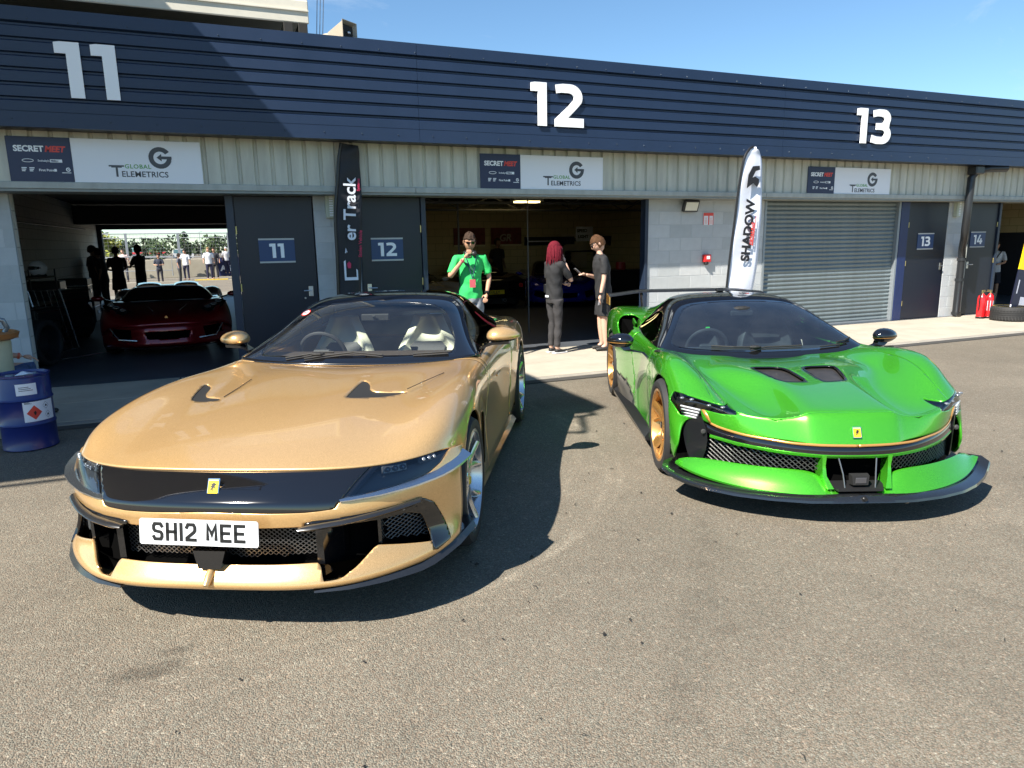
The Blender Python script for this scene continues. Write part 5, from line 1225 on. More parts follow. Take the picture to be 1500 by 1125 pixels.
    bandp = [(-.1,.60),(-.1,.406),(.20,.406),(.42,.412),(.64,.424),(.74,.436),(.80,.452),(.835,.60)]
    fb = F_front(bandp)
    nose.cut(fb).build('nose_band', glossk, K, .01)
    strip = [(-.1,.405),(.20,.405),(.42,.411),(.64,.423),(.765,.438),(.765,.420),(.64,.402),(.42,.392),(.20,.386),(-.1,.386)]
    nose.cut(F_front(strip)).shift(.004).build('lower_strip', GREENP, K, .012)
    def ga(b_, z_): return .985-float(np.interp(abs(b_), bb, kk))-.02
    for s in (1, -1):
        sheetmesh('grille_mesh', mat('mesh_grey', (.085,.085,.08), rough=.35, metal=.6), K, inpoly([(.195,.392),(.195,.288),(.81,.255),(.765,.425)]), min(s*.19, s*.82), max(s*.19, s*.82), .25, .425, ga, sx=.032, sz=.0145, w=.0026)
        # winglet
        secs = []
        BW = [.112,.16,.21,.30,.42,.54,.66,.76,.85,.92,.962]
        zt = [.196,.225,.282,.300,.300,.298,.296,.294,.288,.272,.252]; zf = [.178,.176,.176,.176,.178,.180,.184,.192,.203,.222,.246]
        for b_, t_, f_ in zip(BW, zt, zf):
            a_ = 1.075-.46*(b_/.94)**2.5; a2 = a_-.055-.05*min(1, (t_-f_)/.12)
            dy = .05*(b_/.96)
            secs.append([(a2, (b_-dy*.4)*s, t_), (a2+.018, (b_-dy*.2)*s, t_-.008), (a_-.028, b_*s, f_+.035*(t_-f_)/.12+.004), (a_, (b_+dy*.3)*s, f_+.004), (a_-.006, (b_+dy*.3)*s, f_-.010), (a_-.05, (b_-dy*.4)*s, f_-.012), (a2-.03, (b_-dy)*s, t_-.03)])
        A_ = np.array(secs); Bm = bbasis(len(secs), 5); A2 = np.einsum('ij,jkc->ikc', Bm, A_)
        loft('front_winglet', GREENP, K, [[tuple(p) for p in c] for c in A2], both=False)
        # green fin between strip and winglet
        loft('intake_fin', GREENP, K, [[(.998,.180*s,.400),(.998,.205*s,.400),(.90,.215*s,.400),(.90,.19*s,.400)], [(.995,.182*s,.34),(.995,.200*s,.34),(.90,.21*s,.34),(.90,.19*s,.34)], [(1.01,.178*s,.28),(1.01,.200*s,.28),(.92,.21*s,.28),(.92,.18*s,.28)], [(1.055,.150*s,.215),(1.055,.185*s,.215),(.95,.20*s,.215),(.95,.15*s,.215)]], both=False)
        # dark pillar running down from the lamp
        P = []
        for z_, b1, b2_, o_ in ((.54,.808,.905,.010),(.50,.796,.905,.018),(.46,.785,.90,.022),(.40,.780,.895,.02),(.33,.784,.885,.012),(.27,.795,.87,.0),(.245,.805,.86,-.01)):
            a1 = 1.0-.43*(b1/.8)**2.2+o_; a2 = 1.0-.43*(b2_/.8)**2.2-.02
            P.append([(a1, b1*s, z_), (a1-.016, (b1+.012)*s, z_), (a2+.01, b2_*s, z_), (a2-.08, (b2_-.03)*s, z_), (a1-.10, (b1-.005)*s, z_)])
        loft('lamp_pillar', mat('pillar_black', (.010,.011,.013), rough=.32, coat=.4), K, P, both=False, smooth=False)
        MB().lathe([(0,.0),(.011,.0),(.014,-.004),(.016,-.004),(.016,-.01)], 16, 'X', c=(0,0,0)).build('parking_sensor', mat('sensor_dark', (.05,.05,.05), rough=.3), K, loc=(.612, .806*s, .455))
        # light strips
        for i, z_ in enumerate((.585,.565,.545,.527)):
            pts = [(1.0-.43*(b_/.8)**2.2+.012, b_*s, z_+.10*(b_-.82)*.3) for b_ in np.linspace(.818+.006*i, .915-.004*i, 7)]
            MB().tube(pts, .0065, 6).build('light_strip', mat('strip_white', (.75,.78,.82), rough=.15, metal=.4), K, smooth=True)
        for b_ in (.70, .77, .86, .91):
            a_ = .95-.36*(b_/.8)**2.2-.03; MB().ell((a_, b_*s, .622+.02*(b_ > .8)), (.014,.016,.008), 12, 8).build('lamp_element', mat('lamp_dim', (.25,.27,.3), rough=.15, metal=.5), K, smooth=True)
        # splitter
        secs = []
        SB = [0,.15,.3,.5,.68,.82,.94,1.02,1.06]; SA = [1.125,1.12,1.10,1.03,.94,.835,.72,.625,.575]; ZT = [.168,.166,.161,.155,.152,.153,.160,.180,.215]
        for t in np.linspace(0, 1.06, 30):
            a_ = float(np.interp(t, SB, SA)); z_ = float(np.interp(t, SB, ZT)); u = t/1.06
            secs.append([(a_-.03-.02*u, (t-.02*u)*s, z_+.022), (a_, t*s, z_), (a_+.004, (t+.006*u)*s, z_-.014), (a_-.05, (t-.03*u)*s, z_-.021), (a_-.16, (t-.12*u)*s, z_-.018), (a_-.16, (t-.10*u)*s, z_+.012)])
        loft('front_splitter', mat('gloss_carbon', (.012,.013,.014), rough=.16, coat=1, var=.25, vs=120), K, secs, both=False)
        # gold pinstripe
        C1 = [(.997,0,.464),(.985,.14,.464),(.965,.24,.464),(.925,.36,.466),(.87,.46,.472),(.805,.56,.477),(.745,.632,.483),(.66,.715,.496),(.60,.765,.512)]
        C1 = crsp(C1, 5)
        ribbon('gold_stripe', goldline, K, [(a+.006, b*s, z-.011) for a, b, z in C1], [(a+.002, b*s, z+.004) for a, b, z in C1], .003, both=False)
        ribbon('gold_stripe', goldline, K, [(.607,.765*s,.500),(.585,.790*s,.545),(.558,.812*s,.588)], [(.617,.745*s,.518),(.603,.765*s,.55),(.575,.795*s,.590)], .003, both=False)
        # shut line over the front wing
        # mirrors
        mb = MB().ell((0,0,0), (.085,.112,.062), 22, 14)
        for i, v in enumerate(mb.v): x, y, z = v; mb.v[i] = (x-.03*(y/.108), y, z*(1-.15*(y/.108)))
        mo = SM([(x-.985, (y+1.125)*s, z+.835) for x, y, z in mb.v], [f if s > 0 else f[::-1] for f in mb.f])
        mo.build('mirror_shell', glossk, K)
        gl_ = lambda v: .004-np.abs(v[:, 2]-.822); mo.shift(.0012).cut(gl_).build('mirror_stripe', goldline, K)
        loft('mirror_arm', glossk, K, [[(-.84,.895*s,.70),(-.93,.905*s,.70),(-.93,.92*s,.70),(-.84,.91*s,.70)], [(-.88,.935*s,.745),(-.95,.945*s,.745),(-.95,.97*s,.74),(-.88,.96*s,.74)], [(-.93,1.04*s,.765),(-1.01,1.04*s,.765),(-1.01,1.10*s,.755),(-.93,1.10*s,.755)], [(-.94,1.06*s,.81),(-1.02,1.06*s,.81),(-1.02,1.15*s,.805),(-.94,1.15*s,.805)]], both=False)
        # louvre slot over the front wheel
        MB().tube([(-.42,.90*s,.826),(-.54,.905*s,.806)], .011, 6).build('wing_louvre', mattk, K)
        for c, r in (((0,.343),.378), ((-2.65,.35),.39)):
            v = []; f = []
            for k in range(25):
                a = math.pi*k/24*1.2-.3; v += [(c[0]+r*math.cos(a), .965*s, c[1]+r*math.sin(a)), (c[0]+(r-.03)*math.cos(a), .745*s, c[1]+(r-.03)*math.sin(a))]
            for k in range(24): f.append((2*k, 2*k+1, 2*k+3, 2*k+2))
            MB().add(v, f).add([(c[0]-.4,.745*s,.1),(c[0]+.4,.745*s,.1),(c[0]+.36,.745*s,.56),(c[0]-.36,.745*s,.60)], [(0,1,2,3)]).build('arch_liner', void, K, norm=False)
        wheel(K, (0, .990*s, .343), .343, .258, .262, s, rimgold, style='blade', cal=mat('caliper_black', (.03,.03,.03), rough=.4))
        wheel(K, (-2.65, 1.003*s, .349), .349, .31, .262, s, rimgold, style='blade', cal=mat('caliper_black'))
        # skirt
        loft('side_skirt', carbon, K, [[(a_, .95*s, .20), (a_, (1.0+.02*t)*s, .13+.02*t), (a_, (.99+.02*t)*s, .105), (a_, .85*s, .10)] for a_, t in ((-.42,0),(-1.0,.3),(-1.6,.8),(-2.22,1.))], both=False, smooth=False)
        loft('intake_lining', void, K, [[(-1.72,.74*s,.79),(-1.72,.91*s,.78),(-1.72,.91*s,.70),(-1.72,.74*s,.70)], [(-2.36,.76*s,.90),(-2.36,.93*s,.90),(-2.36,.93*s,.70),(-2.36,.76*s,.70)]], both=False, smooth=False)
        loft('intake_vane', GREENP, K, [[(-1.93,.83*s,.875),(-1.93,.845*s,.872),(-2.02,.845*s,.76),(-2.02,.83*s,.76)], [(-2.1,.83*s,.905),(-2.1,.845*s,.905),(-2.15,.845*s,.78),(-2.15,.83*s,.78)]], both=False, smooth=False)
        # wing posts
        loft('wing_post', carbon, K, [[(-3.32,.52*s,.90),(-3.46,.52*s,.90),(-3.46,.535*s,.90),(-3.32,.535*s,.90)], [(-3.44,.52*s,1.06),(-3.56,.52*s,1.06),(-3.56,.535*s,1.06),(-3.44,.535*s,1.06)]], both=False, smooth=False)
        loft('wing_end_plate', goldline, K, [[(-3.38,.915*s,1.025),(-3.38,.915*s,.93),(-3.68,.915*s,.93),(-3.68,.915*s,1.05)], [(-3.38,.925*s,1.025),(-3.38,.925*s,.93),(-3.68,.925*s,.93),(-3.68,.925*s,1.05)]], both=False, smooth=False)
    body2 = lambda a_, b_: (a_, b_)
    nose.cut(lambda v: np.minimum(.40-v[:, 2], v[:, 2]-.18)).shift(-.10).build('intake_lining', void, K)
    # centre: radar unit in a black tray
    loft('radar_cover', mattk, K, [[(1.02,-.055,.300),(1.02,.055,.300),(1.02,.050,.235),(1.02,-.050,.235)], [(1.055,-.050,.295),(1.055,.050,.295),(1.06,.044,.240),(1.06,-.044,.240)]], both=False, smooth=False)
    MB().box(1.060, 1.064, -.032, .032, .25, .285, .002).build('radar_face', mat('radar_grey', (.06,.06,.065), rough=.3), K)
    loft('centre_tray', mat('tray_black', (.012,.012,.013), rough=.5), K, [[(.96,-.175,.235),(.96,.175,.235),(.96,.175,.22),(.96,-.175,.22)], [(1.07,-.13,.218),(1.07,.13,.218),(1.07,.13,.205),(1.07,-.13,.205)]], both=False, smooth=False)
    loft('tray_floor', mat('tray_black'), K, [[(.80,-.2,.19),(.80,.2,.19),(.80,.2,.18),(.80,-.2,.18)], [(1.09,-.2,.185),(1.09,.2,.185),(1.09,.2,.165),(1.09,-.2,.165)]], both=False, smooth=False)
    for s in (1, -1): MB().tube([(1.0,.11*s,.385),(1.035,.095*s,.30),(1.055,.088*s,.222)], .004, 6).build('tray_stay', mat('stay_grey', (.3,.3,.3), rough=.3, metal=.8), K)
    MB().ell((1.118,0,.178), (.014,.018,.013), 14, 10).lathe([(.0,.028),(.010,.028),(.012,.0)], 14, 'X', c=(1.11,0,.178)).build('nose_camera', black, K, smooth=True)
    badge(K, (.966, 0, .532), (0, 1, 0), (-.30, 0, .75), .042, .058)
    MB().box(-3.5, .7, -.55, .55, .10, .12).box(-2.2, -.42, -.9, .9, .095, .115).build('undertray', mattk, K)
    MB().box(-.4, .8, -.5, .5, .12, .52).build('engine_bay', void, K)
    # wing blade
    pr_ = [(-.0,.0),(-.06,.022),(-.16,.03),(-.28,.018),(-.16,.010),(-.06,-.004)]
    secs = []
    for b_ in np.linspace(-.92, .92, 25):
        dz = -.045*max(0, abs(b_)-.55)/.37; secs.append([(-3.40+x, b_, 1.068+z+dz) for x, z in pr_])
    loft('rear_wing', carbon, K, secs, both=False)
    # -------------- greenhouse
    G = [[(-.555,0,.728),(-.560,.22,.732),(-.585,.44,.742),(-.625,.64,.756),(-.68,.775,.775),(-.73,.825,.786),(-.78,.845,.785),(-.82,.85,.775)],
         [(-.62,0,.762),(-.625,.22,.765),(-.65,.44,.775),(-.69,.625,.788),(-.735,.755,.802),(-.775,.81,.806),(-.82,.84,.80),(-.86,.855,.775)],
         [(-.85,0,.885),(-.85,.22,.886),(-.87,.42,.890),(-.89,.59,.892),(-.925,.715,.888),(-.97,.77,.868),(-1.0,.815,.83),(-1.03,.86,.775)],
         [(-1.12,0,1.005),(-1.12,.21,1.004),(-1.13,.40,1.002),(-1.14,.55,.995),(-1.165,.66,.972),(-1.2,.725,.925),(-1.23,.785,.86),(-1.25,.86,.78)],
         [(-1.36,0,1.092),(-1.36,.20,1.090),(-1.36,.38,1.085),(-1.365,.52,1.072),(-1.38,.62,1.040),(-1.41,.70,.965),(-1.43,.775,.88),(-1.44,.86,.80)],
         [(-1.58,0,1.145),(-1.58,.2,1.143),(-1.58,.37,1.136),(-1.58,.50,1.120),(-1.59,.60,1.080),(-1.61,.685,.99),(-1.62,.765,.90),(-1.63,.86,.815)],
         [(-1.88,0,1.168),(-1.88,.2,1.165),(-1.88,.36,1.156),(-1.88,.48,1.138),(-1.88,.57,1.095),(-1.88,.655,1.01),(-1.88,.74,.925),(-1.88,.84,.84)],
         [(-2.25,0,1.150),(-2.25,.18,1.147),(-2.25,.32,1.138),(-2.25,.42,1.115),(-2.25,.50,1.07),(-2.25,.58,1.01),(-2.25,.66,.96),(-2.25,.76,.92)],
         [(-2.7,0,1.085),(-2.7,.16,1.08),(-2.7,.28,1.07),(-2.7,.36,1.045),(-2.7,.42,1.01),(-2.7,.49,.98),(-2.7,.56,.955),(-2.7,.64,.94)],
         [(-3.2,0,.985),(-3.2,.14,.98),(-3.2,.24,.97),(-3.2,.3,.955),(-3.2,.35,.94),(-3.2,.41,.925),(-3.2,.47,.915),(-3.2,.52,.90)],
         [(-3.45,0,.92),(-3.45,.12,.92),(-3.45,.2,.915),(-3.45,.25,.91),(-3.45,.3,.90),(-3.45,.35,.89),(-3.45,.4,.88),(-3.45,.45,.87)]]
    gh = net(G, 7, 7)
    wp = smooth_poly([(-.648,.0),(-.665,.40),(-.72,.65),(-.79,.74),(-1.0,.655),(-1.33,.52),(-1.40,.42),(-1.43,.2),(-1.435,0),(-1.43,-.2),(-1.40,-.42),(-1.33,-.52),(-1.0,-.655),(-.79,-.74),(-.72,-.65),(-.665,-.40)], 2)
    w_ = lambda v: sdpoly(v[:, :2], wp)
    spg = smooth_poly([(-1.00,.81),(-1.42,.985),(-1.62,1.02),(-1.82,.985),(-1.92,.90),(-1.75,.845),(-1.3,.80)], 2)
    s_ = lambda v: np.minimum(F_side(spg)(v), np.abs(v[:, 1])-.50)
    gh.cut(w_).build('windscreen', glass('windscreen_blue', (.62,.76,.80), .25, .015), K); gh.cut(s_).build('side_window', glass('side_glass_dark', (.10,.11,.12), .2), K)
    gcut = lambda v: np.maximum(v[:, 0]+1.86, v[:, 2]-(1.02+.02))
    rf = gh.cut(lambda v: np.minimum(-w_(v), -s_(v)))
    buttress = lambda v: np.minimum(-(v[:, 0]+1.90+.6*(v[:, 2]-.95)), np.abs(v[:, 1])-.46+.14*np.clip(-v[:, 0]-2.2, 0, 1))
    rf.cut(neg(buttress)).build('roof', glossk, K, .012); rf.cut(buttress).build('buttress', GREENP, K, .012)
    def on(a_, b_, d=.012):
        i = np.argmin((gh.v[:, 0]-a_)**2+(gh.v[:, 1]-b_)**2); return (a_, b_, float(gh.v[i, 2])+d)
    MB().box(-.04, .04, -.035, .035, 0, .035, .01).build('roof_pod', black, K, loc=on(-2.1, .02, .0))
    for pts in ([(-.64,-.12),(-.66,0.02),(-.665,.16),(-.67,.30)], [(-.66,-.10),(-.66,-.25),(-.70,-.42)], [(-.72,.60),(-.76,.68),(-.80,.74)], [(-.665,.45),(-.70,.62)]):
        MB().tube([on(x, y, .02) for x, y in pts], .007, 6).tube([on(x, y, .006) for x, y in pts], .004, 5).build('wiper', mattk, K)
    MB().ell(on(-.655,-.08,.022), (.03,.05,.014), 10, 6).build('wiper_pivot', mattk, K)
    MB().box(-2.0, -.75, -.74, .74, .18, .22).box(-2.0, -1.94, -.70, .70, .2, .95).build('cabin_floor', dleather, K)
    loft('dashboard', mat('dash_black', (.04,.04,.042), rough=.6), K, [[(a_, -.70, z_), (a_, .70, z_), (a_, .70, z_-.2), (a_, -.70, z_-.2)] for a_, z_ in ((-.66,.70),(-.85,.755),(-1.0,.76),(-1.08,.72))], both=False, smooth=False)
    for s in (1, -1):
        seat(K, (-1.62, s*.345, .20), dleather, mattk)
    steer(K, (-1.10, -.355, .735), dleather, .3)
    MB().box(-1.085, -1.07, -.372, -.338, .908, .925, .002).build('steering_marker', mat('marker_green', (.05,.7,.1), rough=.4), K)
    MB().box(-1.32, -1.28, -.10, .10, .99, 1.04, .01).ell((-1.30,0,1.06), (.04,.08,.02), 12, 8).build('rear_view_mirror', mattk, K)
    Rr = [[(-3.655+.09*(b_/.9)**4, b_, min(z_, .84-.1*(b_/.88)**3)) for b_ in (0,.2,.4,.6,.75,.83,.88)] for z_ in (.85,.80,.72,.62,.5,.35,.22)]
    net(Rr, 4, 5).build('rear_bumper', GREENP, K, .015)
    MB().box(-3.70, -3.64, -.8, .8, .70, .74, .01).build('tail_light', mat('tail_red'), K)
    return K
build_green()
# ================================================================= pit lane side, seen through garage 11
pw = empty('pit_wall', 'grey concrete pit wall with steel debris fence on top beyond the pit lane', 'wall')
cwall = mat('pit_wall_concrete', (.36,.33,.26), rough=.9, var=.18, vs=1.2)
for i in range(9): MB().box(-26+i*4.4+.01, -26+(i+1)*4.4-.01, 44.0, 44.35, .15, 1.18, .02).build('wall_panel', cwall, pw)
fst = mat('fence_steel', (.30,.32,.34), rough=.5, metal=.4)
for i in range(18):
    x = -17.6+i*2.6
    MB().box(x-.06, x+.06, 44.05, 44.17, 1.18, 2.62).build('post', fst, pw)
MB().tube([(-26,44.1,2.60),(14,44.1,2.60)], .035, 6).tube([(-26,44.1,2.36),(14,44.1,2.36)], .02, 6).tube([(-26,44.1,1.3),(14,44.1,1.3)], .02, 6).build('rail', fst, pw)
mb = MB()
for i in range(160): mb.tube([(-17+i*.18, 44.12, 1.2), (-17+i*.18, 44.12, 2.6)], .003, 3, cap=False)
for i in range(8): mb.tube([(-17, 44.12, 1.25+i*.18), (12, 44.12, 1.25+i*.18)], .003, 3, cap=False)
tag(mb.build('wire_mesh', mat('wire', (.35,.36,.38), rough=.6, metal=.3), pw, norm=False), kind='stuff')
t = empty('crowd_barrier', 'low metal barrier standing against the pit wall behind the people', 'barrier', (-5.6, 43.2, .3))
MB().tube([(-2,0,0),(-2,0,1.05),(3.2,0,1.05),(3.2,0,0)], .03, 6).tube([(-2,0,.3),(3.2,0,.3)], .02, 6).tube([(.6,0,0),(.6,0,1.05)], .02, 6).build('frame', fst, t)
t = empty('painted_plank', 'yellow painted plank lying on the step below the pit wall', 'plank', (-1.3, 42.2, .02)); MB().box(0, 1.7, 0, .25, 0, .06, .01).build('plank', mat('plank_yellow', (.6,.42,.05), rough=.6, var=.1), t)
t = empty('pit_wall_banner', 'dark blue banner with white letters A S hung on the pit wall', 'banner', (-.05, 43.9, .18)); MB().box(0, 3.6, -.03, 0, 0, 1.05).build('cloth', mat('banner_navy', srgb('#1c2553'), rough=.6), t)
text(t, 'A S', .42, white2, (.12, -.035, .30), bold=.02)
# trees ------------------------------------------------------------
bark = mat('bark', (.09,.065,.045), rough=.9)
def tree(name, label, x, y, h, w, leaf, shape='round', n=520, ls=.35, seed=1, z=-.3, group='trees beyond the pit wall'):
    r = random.Random(seed); t = empty(name, label, 'tree', (x, y, z), group=group)
    mb = MB().tube([(0,0,0),(.03*w,0,h*.3),(0,.02*w,h*.75)], [h*.03,h*.022,h*.008], 7)
    for k in range(7):
        a = r.uniform(0, 6.28); z0 = h*(.25+.07*k); mb.tube([(0,0,z0), (math.cos(a)*w*.3, math.sin(a)*w*.3, z0+h*.13)], [h*.01, h*.004], 5)
    mb.build('trunk', bark, t)
    v = []; f = []; mi = []
    cl = []
    for k in range(26):
        if shape == 'round': zz = r.uniform(.28, .95); rad = w*.5*math.sqrt(max(.05, 1-((zz-.58)/.44)**2))
        else: zz = r.uniform(.1, .98); rad = w*.5*min(1, (1-zz)*2.2+.12)
        a = r.uniform(0, 6.28); q = r.uniform(.3, 1)*rad; cl.append((q*math.cos(a), q*math.sin(a), zz*h, rad*.42+.15*w*.3))
    for i in range(n):
        c = cl[i % len(cl)]; d = Vector((r.gauss(0,1), r.gauss(0,1), r.gauss(0,1))).normalized()*c[3]*r.uniform(.5, 1.1)
        p = Vector(c[:3])+d; s = ls*r.uniform(.5, 1.2); u = Vector((r.gauss(0,1), r.gauss(0,1), r.gauss(0,1))).normalized(); w2 = u.cross(Vector((r.gauss(0,1), r.gauss(0,1), r.gauss(0,1)))).normalized()
        k = len(v); v += [p-u*s, p+w2*s*.5, p+u*s, p-w2*s*.5]; f.append((k,k+1,k+2,k+3))
    MB().add(v, f).build('crown', leaf, t, norm=False)
lf = [mat('leaf_dark', (.03,.055,.02), rough=.8, var=.4, vs=1.5), mat('leaf_mid', (.055,.09,.028), rough=.8, var=.4, vs=1.5), mat('leaf_yellow', (.20,.22,.03), rough=.8, var=.35, vs=1.5)]
rt = random.Random(11)
for i in range(20):
    x = -62+i*4.6+rt.uniform(-1, 1); y = rt.uniform(225, 260)
    tree('broadleaf_tree', ('dark green broadleaf tree in the far tree line beyond the track', 'mid green broadleaf tree in the far tree line beyond the track')[i % 2], x, y, rt.uniform(4.2, 6.2), rt.uniform(6, 9), lf[i % 2], seed=i, n=300, ls=.7)
tree('leafy_bush', 'sunlit yellow-green bush at the left edge of the rear garage opening', -8.3, 62, 3.2, 2.5, lf[2], seed=31, n=900, ls=.22, group=None)
tree('pine_tree', 'tall dark pine behind the yellow-green bush at the left of the rear opening', -11.2, 84, 5.6, 2.2, lf[0], 'cone', seed=32, n=700, ls=.3, group=None)
tree('cypress_tree', 'thin dark conifer standing above the red coach', -9.4, 110, 4.1, .9, lf[0], 'cone', seed=33, n=500, ls=.25, group=None)
tree('cypress_tree', 'thin dark conifer at the right, above the white van beyond the fence', -4.1, 110, 4.6, 1.3, lf[0], 'cone', seed=34, n=500, ls=.25, group=None)
tree('broadleaf_tree', 'green tree near the middle post beyond the fence', -10.9, 150, 3.4, 5.2, lf[1], seed=35, n=500, ls=.35, group=None)
for x, y, h in ((-7.0, 150, 5.0), (-3.0, 150, 5.4), (-16.0, 180, 5.0)):
    t = empty('lamp_column', 'slim lamp column in the distance beyond the fence', 'lamp post', (x, y, -.3), group='lamp columns beyond the track'); MB().tube([(0,0,0),(0,0,h),(.5,0,h+.1)], .06, 5).build('post', fst, t)
# coach and van
t = empty('parked_coach', 'red and white coach parked beyond the pit wall fence', 'coach', (-16.8, 170, -.3))
MB().box(0, 6.4, 0, 2.4, .35, 1.35, .08).build('lower_body', mat('coach_grey', (.18,.20,.24), rough=.4), t); MB().box(0, 6.4, -.01, 2.41, 1.35, 1.75, .04).build('red_side', mat('coach_red', (.62,.06,.07), rough=.4), t)
MB().box(.05, 6.35, 0, 2.4, 1.75, 2.5, .08).build('window_band', mat('coach_glass', (.10,.22,.25), rough=.1), t); MB().box(0, 6.4, -.02, 2.42, 2.5, 2.68, .05).build('roof', mat('coach_roof', (.35,.55,.52), rough=.4), t)
for x in (1.2, 5.0): MB().lathe([(0,-.02),(.45,-.02),(.45,.3),(0,.3)], 20, 'Y', c=(x, 0, .45)).build('wheel', black, t)
for i in range(5): MB().box(1.2*(i+.2), 1.2*(i+.2)+.06, -.02, -.001, 1.75, 2.5).build('window_pillar', mat('coach_roof'), t)
t = empty('parked_van', 'white and grey minibus parked beside the coach beyond the fence', 'van', (-9.2, 172, -.3)); t.scale = (.8, 1, 1)
MB().prism([(0,.4),(5.2,.4),(5.3,1.2),(4.5,1.4),(3.9,2.3),(.2,2.35),(0,1.4)], 0, 2.0).build('body', mat('van_white', (.6,.6,.6), rough=.35), t); MB().prism([(.3,1.4),(4.2,1.4),(3.75,2.15),(.3,2.15)], -.01, 2.01).build('window_band', mat('coach_glass'), t)
for x in (1.0, 4.3): MB().lathe([(0,-.02),(.36,-.02),(.36,.25),(0,.25)], 20, 'Y', c=(x, 0, .36)).build('wheel', black, t)
# ================================================================= cars standing inside the garages
def far_car(name, label, x, y, yaw, paint, W=2.0, L=4.5, H=1.15, front=True, roofm=None, rimm=None, extra=None, F=.95):
    K = add_root(name, label, 'car', x, y, yaw)
    w = W/2; wb = L-1.95; rl = .345
    def st(a, zc, zf, bo, zs, wa=0.):
        e = [0,.005,.03,.07,.14,.26,.36,.44,.46]
        bb = [0,.2,.42,.6,.78,.93,.99,1.,.96]
        z = [zc, zc, zc-.01, zc-.01, zf, zf-.04, zf-.16, zs, .2]
        return [(a-wa*e[j], bb[j]*w*bo, z[j]) for j in range(9)]
    T = [st(F,.50,.50,.98,.40,1), st(F-.03,.56,.60,.99,.42,1), st(F-.12,.62,.68,1,.44,.85), st(F-.35,.68,.76,1,.45,.5), st(F-.65,.73,.82,1,.45,.15), st(0,.77,.85,1,.45), st(-.3,.80,.84,1,.45), st(-.6,.80,.82,.97,.42), st(-1.1,.78,.82,.95,.40),
         st(-1.7,.80,.86,.96,.42), st(-wb+.4,.86,.93,1,.45), st(-wb,.90,.95,1.01,.45), st(-wb-.4,.88,.92,1.0,.45), st(-wb-.8,.84,.86,.95,.45), st(-wb-1.0,.74,.74,.92,.45)]
    b = net(T, 5, 5); ac = lambda c: (lambda v: np.maximum(np.hypot(v[:, 0]-c, v[:, 2]-rl)-rl-.03, w*.62-np.abs(v[:, 1])))
    b = b.cut(ac(0)).cut(ac(-wb)); b.build('body', paint, K, .02)
    N = [[(F+.0+d-.55*(bb/.97)**3.*w*.9, bb*w, z) for bb in (0,.2,.4,.6,.75,.87,.94,.97)] for d, z in ((0,.50),(.03,.46),(.04,.40),(.03,.33),(.06,.24),(.08,.18),(0,.15))]
    n = net(N, 5, 5, flip=True); op = F_front([(-.1,.40),(.34*w,.40),(.30*w,.28),(-.1,.27)]); op2 = F_front([(.52*w,.44),(.80*w,.46),(.84*w,.34),(.56*w,.26)])
    n.cut(lambda v: np.minimum(-op(v), -op2(v))).build('front_bumper', paint, K, .03); n.shift(-.06).build('intake_lining', void, K)
    G = [[(a, bb*k*w, zb+(zt-zb)*f) for bb, f in ((0,1),(.3,.995),(.52,.97),(.64,.90),(.74,.55),(.83,0.))] for a, k, zb, zt in ((-.50,.95,.78,.80),(-.62,.96,.78,.86),(-.95,.95,.79,1.02),(-1.25,.92,.80,H-.02),(-1.6,.9,.82,H),(-2.0,.86,.85,H-.03),(-2.5,.72,.88,H-.12),(-3.0,.6,.86,.92))]
    g_ = net(G, 5, 5); ws = lambda v: np.minimum(np.minimum(-1.*v[:, 0]-.60, v[:, 0]+1.22), .62*w-np.abs(v[:, 1]))
    g_.cut(ws).build('windscreen', mat('dark_screen', (.01,.012,.014), rough=.04, coat=1), K); g_.cut(neg(ws)).build('roof', roofm or glossk, K, .01)
    for s in (1, -1):
        wheel(K, (0, w*.985*s, rl), rl, .25, .255, s, rimm or rimsil, 5); wheel(K, (-wb, w*.995*s, rl), rl, .29, .255, s, rimm or rimsil, 5)
        o = MB().ell((-.68, (w+.10)*s, .86), (.07,.10,.05), 14, 10).build('door_mirror', paint, K, smooth=True)
        MB().tube([(-.68,(w-.12)*s,.80),(-.68,(w+.05)*s,.85)], .014, 6).build('mirror_arm', glossk, K)
    MB().box(-wb-.7, F-.2, -w*.6, w*.6, .14, .2).build('undertray', mattk, K)
    if extra: extra(K, w, wb, F)
    return K
REDP = carpaint('deep_red_paint', (.17,.004,.006), (.36,.008,.012), metal=.5, rough=.3)
